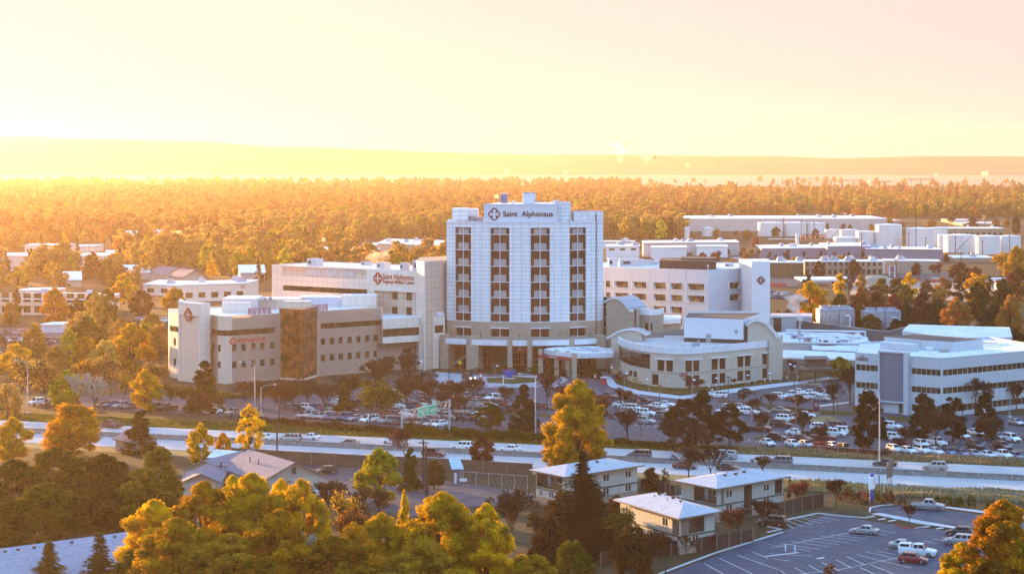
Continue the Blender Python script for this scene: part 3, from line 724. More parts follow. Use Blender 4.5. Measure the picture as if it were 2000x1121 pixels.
mb = MB(); wp.strip(mb, *vent, -.45); vo = mb.build('recessed_panel', M_['tan'], W)
for a, b in ((596, 624), (629, 657), (662, 690)):
    mb = MB(); u0, u1 = up(a), up(b)
    n = 14
    for i in range(n): z = vent[2]+.35+i*(vent[3]-vent[2]-.7)/n; wp.slab(mb, u0, u1, z, z+.12, -.44, -.2)
    for u in (u0, (u0+u1)/2, u1): wp.slab(mb, u-.05, u+.05, vent[2]+.3, vent[3]-.3, -.44, -.18)
    mb.build('louvre', M_['mull'], vo)
mb = MB(); r4 = [wp.at(0, -.3), wp.at(wp.L, -.3), (e.x+wnI.x*24, e.y+wnI.y*24), (L_.x+wnI.x*24, L_.y+wnI.y*24)]; mb.poly([(x, y, ZW-.25) for x, y in r4]); mb.build('roof', M_['roofw'], W)
# pilaster and rounded end block next to the tower
p2 = Path([A1, (wx(828, 584), 584), (wx(831, 584), 584.5), (wx(845, 588), 588), (wx(860, 593), 593), (wx(874, 597), 597)])
zp = wz(511, 585)
mb = MB(); p2.facade(mb, 0, zp, (), 0, 0, 0, p2.s[2]); mb.build('pilaster', M_['cream'], W)
mb = MB(); p2.facade(mb, 0, zp, (), 0, 0, p2.s[2], p2.L); mb.wallq((A1.x, A1.y+1), (A1.x, A1.y), ZW, zp)
mb.poly([(*p2.at(u), zp) for u in p2.s]+[(wx(874, 615), 615), ][:0]+[(wx(874, 618), 618, zp), (A1.x, 612, zp)]); mb.wallq((A1.x, 612), (A1.x, A1.y), ZW-1, zp); mb.wallq((wx(874, 618), 618), (A1.x, 612), 0, zp); mb.build('end_block', M_['tan'], W)
text('sign_letters', 'Saint Alphonsus', W, (*wp.at(pu(wp, 778.5), .05), pz(wp, 778.5, 541.5)), wd, 2.3, M_['letter_rust'], .06, width=up(810.5)-up(750), bold=.02)
text('sign_letters', 'Regional Medical Center', W, (*wp.at(pu(wp, 778.5), .05), pz(wp, 778.5, 551.3)), wd, 1.55, M_['letter_rust'], .06, width=up(810.5)-up(750), bold=.015)
emblem(W, (*wp.at(up(738.5), .03), pz(wp, 738.5, 543.7)), wd, 1.82, M_['letter_rust'], plain('amber badge', (.42, .14, .04), .5), cross=M_['letter_white'])
def wunit(x, u0, dep, a, b, h):
    p_ = wp.at(up(x), -dep); unit('roof_unit', W, p_[0], p_[1], ZW-.25, a, b, h, M_['wrib'], math.atan2(wd.y, wd.x))
wunit(577, 0, 5, 4, 3, 2.2); wunit(713, 0, 5, 3, 3, 1.9); wunit(772, 0, 2, 2.2, 2, 2.3); wunit(788, 0, 4, 4.5, 3, 3.0); wunit(635, 0, 16, 3, 2, 1.2); wunit(802, 0, 3.5, 2, 2, 2.9)
# lower link between the wings
Lk = thing('link_building', 'low pale link building with ribbon window between tower and left wings', 'building', (wx(810, 580), 580))
lp = Path([(wx(747, 578), 578), (wx(869, 591), 591)])
lops = [(.1, pu(lp, 818.5), pz(lp, 780, 656.5), pz(lp, 780, 641)), (pu(lp, 826), pu(lp, 841), pz(lp, 830, 651), pz(lp, 830, 636)), (pu(lp, 849), pu(lp, 866.5), pz(lp, 858, 650), pz(lp, 858, 635))]
zl0, zl1 = pz(lp, 780, 669), pz(lp, 780, 621)
mb = MB(); lp.facade(mb, zl0, zl1, lops, .3)
mb.wallq(lp.at(lp.L), (wx(869, 600), 600), zl0, zl1)
mb.poly([(*lp.at(0), zl1), (*lp.at(lp.L), zl1), (wx(872, 606), 606, zl1), (wx(750, 600), 600, zl1)], None, 1); mb.wallq((wx(872, 606), 606), (wx(750, 600), 600), 0, zl1); mb.wallq((wx(750, 600), 600), lp.at(0), zl0, zl1); mb.build('wall', [M_['cream'], M_['roofw']], Lk)
for i, op in enumerate(lops): lp.window(Lk, op, .3, (10, 2, 2)[i], 1, M_['glass2'], M_['dmull'], .07)
inn = Path([lp.at(0, -3), lp.at(lp.L, -3)])
mb = MB(); inn.facade(mb, 0, zl0, [(2, 6, .4, 4), (14, 15.5, .4, 4.5), (9, 12, 4.6, 6)], .3); lp.shelf(mb, 0, lp.L, zl0, 0, -6, 0, True); mb.build('ground_floor_wall', M_['brick2'], Lk)
for op in ((2, 6, .4, 4), (14, 15.5, .4, 4.5), (9, 12, 4.6, 6)): inn.window(Lk, op, .3, 2, 2, M_['glass2'], M_['dmull'], .08)
for x in (819, 828, 845, 852):
    mb = MB(); u = pu(lp, x); lp.slab(mb, u, u+1.1, 0, zl0, -1.5, -.02); mb.build('pillar', M_['cream'], Lk)
mb = MB(); lp.slab(mb, pu(lp, 852), pu(lp, 866), zl1, zl1+1.0, -1.5, .25); mb.build('roof_unit', M_['white_trim'], Lk)

# ================================================================ cardiac building, front left
HB = thing('heart_building', 'tan three storey building with copper glass atrium and orange red sign', 'building', (wx(550, 560), 562))
C1, C2 = Vector((-76.6, 548)), Vector((-36.7, 582)); hd = (C2-C1).normalized(); ni = Vector((-hd.y, hd.x)); ZH = 18.0
C0 = Vector((wx(412, 554.5), 554.5)); Cm = Vector((wx(426, 549.6), 549.6))
hp = Path([C0, Cm, C1, C2])
def gu(path, px):
    lo, hi = 0, path.L
    for _ in range(44):
        m = (lo+hi)/2; x, y = path.at(m)
        if 1000+F*x/y < px: lo = m
        else: hi = m
    return lo
def gz(path, px, py): return wz(py, path.at(gu(path, px))[1])
u_ = lambda x: gu(hp, x)
gl0, gl1 = u_(547), u_(622.5)
z1, z0 = gz(hp, 500, 652), gz(hp, 500, 642.4)
band1 = (.02, u_(536), gz(hp, 441, 656.4), gz(hp, 441, 645.5)); band2 = (u_(626.5), hp.L-.4, gz(hp, 700, 637.5), gz(hp, 700, 627.5))
sq = []
for xs, ys in (((457.6, 476, 495, 512.5, 532), (679, 674.6)), ((631, 648.5, 665.5, 683, 700, 717, 734), (672, 665))):
    for k, x in enumerate(xs):
        for zz in (3.55, 8.05): sq.append((u_(x-4.3), u_(x+4.3), zz+.55, zz+2.35))
for x in (416, 428):
    for zz in (3.55, 8.05)[(0 if x > 420 else 1):]: sq.append((u_(x-3), u_(x+3), zz+.55, zz+2.35))
mb = MB(); hp.facade(mb, 0, ZH, [band1, band2]+sq, .3, 0, 0, gl0); hp.facade(mb, 0, ZH, [band1, band2]+sq, .3, 0, gl1, hp.L)
for u in (gl0, gl1): A, B = hp.at(u), hp.at(u, -6); mb.wallq(B, A, 0, ZH)
bk = (C2.x+ni.x*26, C2.y+ni.y*26); bl_ = (-93, 583); mb.wallq(hp.at(hp.L), bk, 0, ZH); mb.wallq(bk, bl_, 0, ZH); mb.wallq(bl_, hp.at(0), 0, ZH); mb.build('wall', M_['heart'], HB)
mb = MB(); mb.poly([(*hp.at(u, -.3), ZH-.4) for u in hp.s]+[(bk[0], bk[1], ZH-.4), (-93, 583, ZH-.4)]); mb.build('roof', M_['roofw'], HB)
mb = MB(); hp.slab(mb, 0, gl0, ZH, ZH+.15, -.3, .06); hp.slab(mb, gl1, hp.L, ZH, ZH+.15, -.3, .06); mb.build('coping', M_['cream'], HB)
hp.window(HB, band1, .3, 18, 1, M_['glass2'], M_['dmull'], .06, 'ribbon_window'); hp.window(HB, band2, .3, 20, 1, M_['glass2'], M_['dmull'], .06, 'ribbon_window')
for op in sq: hp.window(HB, op, .3, 1, 1, M_['glass2'], M_['dmull'], .07)
# copper glass atrium projecting in facets
M_['copper'] = glass('copper mirror glass', (.12, .04, .01), .12, .35, c2=(.50, .17, .04))  # brighter c2 patches paint reflections into the glass colour
zg = gz(hp, 560, 601.5)
ga, gb = hp.at(gl0, -.4), hp.at(gl1, -.4)
gpth = Path([ga, (wx(590, 553), 555.0), (wx(594, 556), 556.5), (wx(604, 560), 561.5), (wx(614, 563), 565.5), gb])
mb = MB(); gpth.facade(mb, .6, zg); mb.poly([(*q, zg) for q in gpth.p]); o = mb.build('atrium_glass', M_['copper'], HB)
mb = MB()
for i in range(15): u = gpth.L*(i+.02)/14.1; gpth.slab(mb, u, min(gpth.L, u+.1), .6, zg, 0, .08)
for z in (4.2, 8.1, 12.2, 15.8, zg-.15): gpth.slab(mb, 0, gpth.L, z, z+.14, 0, .075)
mb.build('frame', M_['dmull'], o)
mb = MB(); gpth.slab(mb, 0, gpth.L, 0, .6, -.2, .1); mb.build('plinth', M_['heart'], HB)
mb = MB()
for (a, b) in ((499, 546), (624, 657)):
    A, B = hp.at(u_(a), -4), hp.at(u_(b), -4); pp = Path([A, B]); n = 5
    for i in range(n): pp.slab(mb, pp.L*i/n+.1, pp.L*(i+1)/n-.1, ZH-.3, ZH+1.6, 0, .1)
mb.build('rooftop_glazing', plain('pink tinted glass', (.42, .22, .24), .3), HB)
# emblem tower
q0 = Vector((wx(348, 556), 556)); q1 = Vector((wx(412, 553), 551.8)); qp = Path([q0, Vector((wx(392, 550), 548.5)), q1])
zq = wz(589.5, 556)
mb = MB(); qp.facade(mb, 0, zq, [(gu(qp, 351), gu(qp, 390.5), 0, wz(616, 553))], .4)
mb.wallq(qp.at(qp.L), (q1.x+ni.x*14, q1.y+ni.y*14), 0, zq); mb.wallq((q0.x-2, q0.y+14), q0, 0, zq)
mb.wallq((q1.x+ni.x*14, q1.y+ni.y*14), (q0.x-2, q0.y+14), 0, zq); mb.build('tower', M_['cream'], HB)
mb = MB(); qp.strip(mb, gu(qp, 351), gu(qp, 390.5), 0, wz(616, 553), -.38); mb.build('recessed_panel', M_['heart'], HB)
mb = MB(); mb.poly([(*q, zq-.3) for q in qp.p]+[(q1.x+ni.x*14, q1.y+ni.y*14, zq-.3), (q0.x-2, q0.y+14, zq-.3)]); mb.build('roof', M_['roofw'], HB)
dq = (qp.p[1]-qp.p[0]).normalized()
emblem(HB, (*qp.at(gu(qp, 368), .04), wz(614.5, 552)), dq, 1.86, M_['letter_rust'], plain('orange badge', (.50, .11, .03), .5), cross=M_['letter_white'])
emblem(HB, (*hp.at(u_(454.5), .04), gz(hp, 454.5, 666.5)), hd, 1.1, M_['letter_red'], M_['letter_red'], cross=M_['letter_white'])
text('sign_letters', 'HEART INSTITUTE', HB, (*hp.at(u_(490.5), .05), gz(hp, 490.5, 664)), hd, 1.25, M_['letter_red'], .05, width=u_(518)-u_(463), bold=.04)
# left low part
lf = Path([(wx(327, 563), 566), (wx(349, 559), 560)])
lfo = [(.3, lf.L-.1, gz(lf, 335, 646.7), gz(lf, 335, 636)), (.42*lf.L, .68*lf.L, 9, 11), (.42*lf.L, .68*lf.L, 3.5, 5.5)]
mb = MB(); lf.facade(mb, 0, 17.7, lfo, .3); mb.wallq((wx(327, 580), 582), lf.at(0), 0, 17.7); mb.poly([(*lf.at(0), 17.7), (*lf.at(lf.L), 17.7), (wx(349, 582), 582, 17.7), (wx(327, 582), 582, 17.7)], None, 0); mb.wallq((wx(349, 582), 582), (wx(327, 580), 582), 0, 17.7); mb.build('side_wall', M_['heart'], HB)
for op in lfo: lf.window(HB, op, .3, 3 if op is lfo[0] else 1, 1, M_['glass2'], M_['dmull'], .07)
def hbox(name, x0, x1, yt, yb, Y, dep, m, mt=None): return rb(name, x0, x1, yt, yb, Y, dep, m, mt or M_['roofw'], HB)
hbox('plant_screen', 433, 489, 590.5, 618, 566, 2, M_['cream']); hbox('plant_screen', 433.5, 502, 583.5, 606, 574, 14, M_['wrib'])
hbox('plant_room', 502, 585, 584, 605, 580, 10, M_['tan']); hbox('roof_unit', 553, 606, 588.5, 602, 573, 4, M_['tan'])
hbox('plant_screen', 586, 668, 580, 602, 590, 8, M_['wcorr']); hbox('plant_room', 668, 735, 577.5, 602, 588, 9, M_['cream'])
hbox('roof_unit', 525, 530, 580, 588, 578, 2, M_['steel']); hbox('roof_unit', 515, 519, 581, 588, 578, 2, M_['steel'])
# ================================================================ patient building right of the tower
PB = thing('patient_building', 'long white ribbed building with sloped window hoods and round red badge on its end tower', 'building', (wx(1380, 650), 645))
P1 = Vector((wx(1383, 640), 640)); P0 = Vector((wx(1120, 664), 664)); pp = Path([P0, P1]); ZP = 25.4
up_ = lambda x: pu(pp, x)
def row_z(k): return 25.4-4.3-k*3.72           # top of each window row
ops = []
bays = [(1143, 1154), (1166, 1178), (1166+22, 1195), (1200, 1228), (1235, 1262), (1275.5, 1301), (1309, 1333), (1342, 1376)]
bays = [(1150, 1160), (1178, 1192.5), (1200.5, 1227), (1236, 1263), (1276, 1301), (1309, 1333), (1342, 1376)]
for k in range(5):
    for i, (a, b) in enumerate(bays):
        if k >= 2 and i == 6: continue
        ops.append((up_(a), up_(b), row_z(k)-2.0, row_z(k)))
mb = MB(); pp.facade(mb, 0, ZP, ops, .9)
pr = Path([P1, (wx(1449, 652), 652)]); ops2 = [(pu(pr, 1424), pu(pr, 1447), row_z(k)-2.0, row_z(k)) for k in (0, 1, 3)]+[(pu(pr, 1400), pu(pr, 1415), row_z(3)-2, row_z(3))]
m2 = MB(); pr.facade(m2, 0, ZP, ops2, .9)
bkp = [(wx(1449, 652), 652), (wx(1440, 700), 690), (P0.x+14, 700), (P0.x, P0.y)]
for a, b in zip(bkp, bkp[1:]): mb.wallq(a, b, 0, ZP)
mb.build('wall', M_['wcorr'], PB); m2.build('end_wall', M_['wcorr'], PB)
mb = MB(); mb.poly([(P0.x, P0.y, ZP-.3), (P1.x, P1.y, ZP-.3)]+[(x, y, ZP-.3) for x, y in bkp[:3]]); mb.build('roof', M_['roofw'], PB)
mb = MB(); pp.slab(mb, 0, pp.L, ZP, ZP+.15, -.3, .08); pr.slab(mb, 0, pr.L, ZP, ZP+.15, -.3, .08); mb.build('coping', M_['white_trim'], PB)
M_['glass3'] = glass('curtained window glass', (.06, .035, .02), .15, c2=(.30, .22, .10))
for path, oo in ((pp, ops), (pr, ops2)):
    for j, op in enumerate(oo):
        o = path.window(PB, op, .9, 3, 1, M_['glass3'], M_['dmull'], .08)
        k = MB()                               # slanted jambs and a projecting sill
        for u, sgn in ((op[0], 1), (op[1], -1)):
            A, B, C_ = path.at(u, .02), path.at(u, -.88), path.at(u+sgn*.55, -.88)
            k.poly([(*A, op[2]), (*C_, op[2]), (*B, op[3]), (*A, op[3])]); k.poly([(*A, op[3]), (*B, op[3]), (*C_, op[2]), (*A, op[2])])
        path.slab(k, op[0]-.25, op[1]+.25, op[2]-.18, op[2], 0, .32); path.slab(k, op[0]-.35, op[0]-.05, op[2], op[3]+.15, 0, .3); path.slab(k, op[1]+.05, op[1]+.35, op[2], op[3]+.15, 0, .3)
        k.build('hood', M_['white_trim'], o)
for x in (1182, 1232, 1268, 1305, 1338):
    mb = MB(); u = up_(x); pp.slab(mb, u-.35, u+.35, 0, ZP-.02, 0, .16); mb.build('pilaster', M_['wcorr'], PB)
tw = Path([(wx(1449.5, 646), 646), (wx(1468, 637), 637), (wx(1504, 637), 637)]); zt = wz(511, 637)
mb = MB(); tw.facade(mb, 0, zt); mb.wallq(tw.at(tw.L), (wx(1504, 650), 655), 0, zt); mb.wallq((wx(1504, 650), 655), (tw.p[0].x, 655), 0, zt); mb.wallq((tw.p[0].x, 655), tw.at(0), 0, zt)
mb.poly([(*q, zt) for q in tw.p]+[(wx(1504, 650), 655, zt), (tw.p[0].x, 655, zt)], None, 1); mb.build('tower', [M_['wpanel2'] if 'wpanel2' in M_ else panel('white lap cladding', (.66, .67, .70), (.56, .57, .60), 40, .6, .04, .03), M_['roofw']], PB)
emblem(PB, (wx(1486, 637), 636.95, wz(547.5, 637)), (1, 0), 1.25, M_['letter_wine'], M_['red'], cross=M_['letter_white'])
mb = MB(); mb.prism([(wx(1288, 652), 652), (wx(1399, 645), 645), (wx(1399, 664), 664), (wx(1292, 670), 670)], ZP-.3, ZP+2.6, 0, 1); mb.prism([(wx(1330, 655), 655), (wx(1399, 652), 652), (wx(1399, 664), 664), (wx(1330, 670), 670)], ZP+2.6, ZP+3.1, 0, 1)
mb.build('plant_screen', [plain('rusty brown screen', (.10, .045, .025), .8, c2=(.06, .03, .02)), M_['dark']], PB)
for x, Y, w_, h_ in ((1210, 672, 8, 2.2), (1232, 678, 7, 1.6), (1188, 670, 3, 2.6), (1258, 680, 5, 1.2), (1480, 645, 0.1, .1), (1415, 668, 3, 1)): unit('roof_unit', PB, wx(x, Y), Y, ZP-.3, w_, 3, h_, M_['wrib'])
mb = MB(); mb.tube((P1.x, P1.y+.5, ZP), (P1.x, P1.y+.5, ZP+1.3), .12); mb.lathe((P1.x, P1.y+.5, ZP+1.3), [(.01, 0), (.3, .1), (.3, .35), (.01, .45)], 8); mb.build('roof_lamp', M_['white_trim'], PB)

# ================================================================ curved two storey brick building
CB = thing('brick_clinic_building', 'curved two storey pale brick building with white parapet and arched metal end roofs', 'building', (42, 545))
ctrl = [(29.6, 570), (30.2, 562), (31.8, 554), (34.4, 547.2), (37.4, 542.2), (40.6, 539), (44.0, 537.4), (48, 538.6), (56, 545), (64, 552.6), (69.9, 558.4)]
cp_ = Path(ctrl); ZK = 10.75; cu_ = lambda x: gu(cp_, x)
cz = lambda x, y: gz(cp_, x, y)
uG0, uG1 = .3, cu_(1269.5)
gl = (uG0, uG1, 4.5, 8.35)
ops = [gl]
for xs, lo, up2 in (((1284, 1297), None, (4.3, 7.2)), ((1301, 1314), None, (4.3, 7.2)), ((1339, 1351.5), (.6, 3.3), (4.3, 7.2)), ((1354.5, 1366), (.6, 3.3), (4.3, 7.2)), ((1390, 1402), (.6, 3.3), (4.3, 7.2)),
                    ((1405.5, 1417), (.6, 3.3), (4.3, 7.2)), ((1440.5, 1452), (.6, 3.3), (4.3, 7.2)), ((1455, 1466), (.6, 3.3), (4.3, 7.2)), ((1489, 1499.5), (.6, 3.3), (4.3, 7.2))):
    a, b = cu_(xs[0]), cu_(xs[1]); ops.append((a, b, *up2))
    if lo: ops.append((a, b, *lo))
ops.append((cu_(1273), cu_(1286), .5, 3.3)); ops += [(cu_(1228), cu_(1234), 1.6, 3.1), (cu_(1236.5), cu_(1244), 1.6, 3.1)]
mb = MB(); cp_.facade(mb, 0, 8.95, ops, .3); cbk = [(69.9, 558.4), (76, 582), (40, 592), (29.6, 570)]
for a, b in zip(cbk, cbk[1:]): mb.wallq(a, b, 0, 10)
mb.build('wall', M_['palebrick'], CB)
mb = MB(); cp_.slab(mb, 0, cp_.L, 8.96, ZK, -.35, .22); mb.build('parapet', M_['white_trim'], CB)
mb = MB(); cp_.slab(mb, cu_(1270), cp_.L, 3.75, 4.05, 0, .05); mb.build('band_course', M_['brick'], CB)
mb = MB(); mb.poly([(*cp_.at(u, -.35), 9.6) for u in cp_.s]+[(x, y, 9.6) for x, y in cbk[1:3]]); mb.build('roof', M_['gravel'], CB)
cp_.window(CB, gl, .3, 12, 3, M_['glass'], M_['dmull'], .07, 'curtain_glazing')
for op in ops[1:]:
    o = cp_.window(CB, op, .3, 1, 1, M_['glass'], M_['dmull'], .08)
for a, b in ((1281, 1315), (1338, 1369), (1388, 1421), (1439, 1470), (1488, 1504)):
    mb = MB(); cp_.slab(mb, cu_(a), min(cp_.L, cu_(b)), 7.35, 7.6, 0, .55); mb.build('sunshade', M_['white_trim'], CB)
u = cu_(1334.5); A = cp_.at(u, .2); dcl = (cp_.p[8]-cp_.p[7]).normalized()
mb = MB(); mb.box(A[0]-1.1, A[0]+1.1, A[1]-.25, A[1]-.1, 3.3, 4.1); o = mb.build('sign_board', M_['red'], CB)
text('letters', 'Entrance', o, (A[0], A[1]-.3, 3.7), (1, 0), .55, M_['letter_white'], .02); emblem(o, (A[0], A[1]-.3, 4.3), (1, 0), .28, M_['letter_white'])
# rooftop plant room, white
r0, r1 = (wx(1336, 568), 568), (wx(1452, 561), 561)
rq = Path([r0, r1]); zt2 = wz(621, 566)
mb = MB(); rq.facade(mb, 10.7, zt2); mb.wallq(r1, (wx(1462, 566), 568), 9.6, zt2); mb.wallq((wx(1462, 566), 568), (wx(1500, 590), 592), 9.6, zt2); mb.wallq((wx(1500, 590), 592), (wx(1340, 600), 592), 9.6, zt2); mb.wallq((wx(1340, 600), 592), r0, 9.6, zt2); mb.build('plant_room', M_['wrib2'] if 'wrib2' in M_ else panel('white lap plant room', (.68, .69, .72), (.58, .59, .62), 40, .55, .04, .03), CB)
mb = MB(); rq.slab(mb, 0, rq.L, 9.6, 10.7, -.3, .03); mb.build('plinth', M_['dark'], CB)
mb = MB(); mb.poly([(r0[0], r0[1], zt2-.6), (r1[0], r1[1], zt2-.6), (wx(1462, 566), 568, zt2-.6), (wx(1500, 590), 592, zt2-.6), (wx(1340, 600), 592, zt2-.6)]); mb.build('plant_roof', M_['dark'], CB)
mb = MB(); u = pu(rq, 1384); rq.slab(mb, u-.7, u+.7, 9.65, 11.9, 0, .12); mb.build('door', M_['blind'], CB)
mb = MB(); u = pu(rq, 1438); rq.slab(mb, u-.4, u+.4, 12.3, 13.4, 0, .08); mb.build('louvre', M_['blind'], CB)
mb = MB(); x_, y_ = wx(1350, 556), 552; mb.box(x_-3, x_-.5, y_, y_+1.2, 9.6, 10.4); mb.build('roof_unit', M_['mull'], CB)
mb = MB(); mb.box(x_, x_+1.2, y_, y_+1, 9.6, 10.7); mb.box(x_+1.4, x_+1.9, y_, y_+1, 9.6, 11.3); mb.build('roof_unit', M_['galv'], CB)
mb = MB(); mb.obox((wx(1225, 575), 576), (.9, .43), 12, .6, 9.6, 11.3); mb.obox((wx(1290, 590), 588), (1, -.02), 11, .6, 9.6, 11.3); mb.build('inner_parapet', M_['brick2'], CB)
def arch_block(parent, a, b, zs, ze, rise, depth, over, wallm, t=.55, curve=1.0, name='arched_roof'):
    """wall from a to b whose top edge is an arc between heights zs and ze, under a curved metal roof"""
    a = Vector(a); b = Vector(b); L = (b-a).length; d = (b-a)/L; n = Vector((d.y, -d.x)); N = 14
    prof = []
    for i in range(N+1):
        t_ = i/N; prof.append((L*t_, zs+(ze-zs)*t_+rise*(1-(2*t_-1)**2)*curve))
    mb = MB()
    for (u0, z0), (u1, z1) in zip(prof, prof[1:]):
        p, q = a+d*u0, a+d*u1
        mb.poly([(p.x, p.y, 0), (q.x, q.y, 0), (q.x, q.y, z1), (p.x, p.y, z0)], [(u0, 0), (u1, 0), (u1, z1), (u0, z0)])
        p2_, q2 = p-n*depth, q-n*depth; mb.poly([(q2.x, q2.y, 0), (p2_.x, p2_.y, 0), (p2_.x, p2_.y, z0), (q2.x, q2.y, z1)])
    for e_, z in ((a, zs), (b, ze)):
        f = e_-n*depth; mb.poly([(e_.x, e_.y, 0), (f.x, f.y, 0), (f.x, f.y, z), (e_.x, e_.y, z)], [(0, 0), (depth, 0), (depth, z), (0, z)])
    mb.build('end_wall', wallm, parent)
    r = MB(); pr_ = [(-over, zs-over*.45)]+prof+[(L+over, ze-over*.55)]
    for (u0, z0), (u1, z1) in zip(pr_, pr_[1:]):
        P = [a+d*u0+n*.5, a+d*u1+n*.5, a+d*u1-n*(depth+.4), a+d*u0-n*(depth+.4)]; zz = [z0, z1, z1, z0]
        r.poly([(p.x, p.y, z+t) for p, z in zip(P, zz)], [(0, u0), (0, u1), (depth, u1), (depth, u0)], 0)
        r.poly([(p.x, p.y, z+.01) for p, z in zip(P, zz)][::-1], None, 1)
        r.poly([(P[0].x, P[0].y, z0+.01), (P[1].x, P[1].y, z1+.01), (P[1].x, P[1].y, z1+t), (P[0].x, P[0].y, z0+t)], None, 1)
        r.poly([(P[3].x, P[3].y, z0+.01), (P[2].x, P[2].y, z1+.01), (P[2].x, P[2].y, z1+t), (P[3].x, P[3].y, z0+t)][::-1], None, 1)
    (uu, zz) = pr_[-1]; P = [a+d*uu+n*.5, a+d*uu-n*(depth+.4)]; r.poly([(P[0].x, P[0].y, zz), (P[1].x, P[1].y, zz), (P[1].x, P[1].y, zz+t), (P[0].x, P[0].y, zz+t)], None, 1)
    r.build(name, [M_['archroof'], M_['white_trim']], parent)
Y_ = 559
arch_block(CB, (wx(1461, Y_), Y_), (wx(1515, Y_-1), Y_-1), wz(635, Y_), wz(657, Y_), 2.3, 9, .6, M_['palebrick'], .5)
mb = MB(); mb.prism([(wx(1502, 557), 557.5), (wx(1526, 557), 557.5), (wx(1529, 566), 566), (wx(1502, 566), 566)], 0, wz(659, 557), 0); mb.build('end_pier', M_['palebrick'], CB)
arch_block(CB, (wx(1194, 571), 571), (wx(1253, 568), 568), wz(658, 571), wz(648, 571), 1.2, 4, 1.3, M_['palebrick'], .5)
# taller arched brick block behind it
AB = thing('arched_brick_block', 'buff brick block with barrel roof wedged between the tower and the low clinic', 'building', (wx(1215, 590), 590))
arch_block(AB, (wx(1184, 592), 592), (wx(1230, 588), 588), wz(590, 592), wz(605, 592), 2.0, 10, .5, M_['brick'], .5)
mb = MB(); mb.prism([(wx(1228, 588), 588.2), (wx(1249, 590), 590), (wx(1249, 602), 602), (wx(1228, 602), 602)], 0, wz(603, 590), 0); mb.build('side_wall', M_['brick'], AB)
mb = MB(); mb.box(wx(1239.5, 589), wx(1242.5, 589), 589.0, 589.3, 9, wz(604, 590)); mb.build('slot', M_['darkred'], AB)
g = MB(); g.prism([(wx(1178, 597), 596.5), (wx(1195, 596), 596.5), (wx(1195, 596), 600), (wx(1178, 597), 600)], 0, 20); o = g.build('curtain_glazing', M_['glass'], AB)
k = MB()
for i in range(6): k.box(wx(1178, 596.4), wx(1195, 596.4), 596.3, 596.45, 2+i*3, 2.2+i*3)
for x in (1178.5, 1186, 1194): k.box(wx(x, 596.4)-.07, wx(x, 596.4)+.07, 596.28, 596.47, 0, 20)
k.build('frame', M_['mull'], o)
TB = thing('terrace_block', 'buff brick block with curved white parapet and planted terrace behind the low clinic', 'building', (wx(1270, 600), 600))
tb = Path([(wx(1248, 592), 592), (wx(1270, 590), 590), (wx(1287, 592), 592), (wx(1296, 598), 598)])
zt3 = wz(604, 592)
top_ = (pu(tb, 1258), pu(tb, 1266.5), wz(646, 591), wz(630, 591)); top2 = (pu(tb, 1269), min(tb.L, pu(tb, 1276.5)), wz(646, 591), wz(630, 591))
mb = MB(); tb.facade(mb, 0, zt3-1.6, [top_, top2], .3)
for a, b in (((wx(1296, 598), 598), (wx(1296, 612), 612)), ((wx(1296, 612), 612), (wx(1248, 612), 612)), ((wx(1248, 612), 612), (wx(1248, 592), 592))): mb.wallq(a, b, 0, zt3-1.6)
mb.poly([(*tb.at(u), zt3-1.7) for u in tb.s]+[(wx(1296, 612), 612, zt3-1.7), (wx(1248, 612), 612, zt3-1.7)]); mb.build('wall', M_['brick'], TB)
mb = MB(); tb.slab(mb, 0, tb.L, zt3-1.6, zt3, -.3, .15); mb.build('parapet', M_['white_trim'], TB)
for op in (top_, top2): tb.window(TB, op, .3, 1, 1, M_['glass'], M_['mull'], .12)
LB = thing('low_brick_block', 'small buff brick block with straight white parapet right of the planted terrace', 'building', (wx(1313, 604), 604))
mb = MB(); mb.prism([(wx(1291, 600), 600), (wx(1329, 603), 603), (wx(1329, 616), 616), (wx(1291, 616), 616)], 0, wz(633, 600), 0); mb.build('wall', M_['brick'], LB)
mb = MB(); mb.prism([(wx(1295, 600), 599.7), (wx(1330, 603), 602.7), (wx(1330, 616), 616.2), (wx(1295, 616), 616.2)], wz(633, 600), wz(623.5, 600), 0); mb.build('parapet', M_['white_trim'], LB)

# ================================================================ office building on the right
OB = thing('office_building', 'pale three storey office block with blue grey entrance panel and long ribbon windows', 'building', (100, 480))
Q0, Q1, Q2 = Vector((wx(1670, 491), 491)), Vector((wx(1839, 477), 477)), Vector((wx(2070, 503), 503))
op_ = Path([Q0, Q1]); oq = Path([Q1, Q2]); ZO = 13.75
oz = lambda x, y: pz(op_, x, y); ou = lambda x: pu(op_, x)
rz_ = [(oz(1695, 724.5), oz(1695, 712.5)), (oz(1695, 759), oz(1695, 747)), (1.0, 2.6)]
opsA = []
for (z0, z1) in rz_[:2]:
    opsA += [(ou(1671.5), ou(1718), z0, z1), (ou(1780), ou(1837), z0, z1)]
opsA.append((ou(1780), ou(1837), *rz_[2]))
door = (ou(1755), ou(1767), .1, 2.5)
mb = MB(); op_.facade(mb, 0, ZO, opsA+[door], .3)
opsB = [(.5, oq.L-.1, z0, z1) for z0, z1 in rz_]
oq.facade(mb, 0, ZO, opsB, .3)
obk = [(Q2.x, Q2.y), (Q2.x-10, Q2.y+32), (Q0.x+6, 520), (Q0.x, Q0.y)]
for a, b in zip(obk, obk[1:]): mb.wallq(a, b, 0, ZO)
mb.build('wall', M_['obpanel'], OB)
mb = MB(); mb.poly([(Q0.x, Q0.y, ZO-.5), (Q1.x, Q1.y, ZO-.5)]+[(x, y, ZO-.5) for x, y in obk[:3]]); mb.build('roof', M_['roofw'], OB)
mb = MB(); op_.slab(mb, 0, op_.L, ZO, ZO+.12, -.3, .06); oq.slab(mb, 0, oq.L, ZO, ZO+.12, -.3, .06); mb.build('coping', M_['white_trim'], OB)
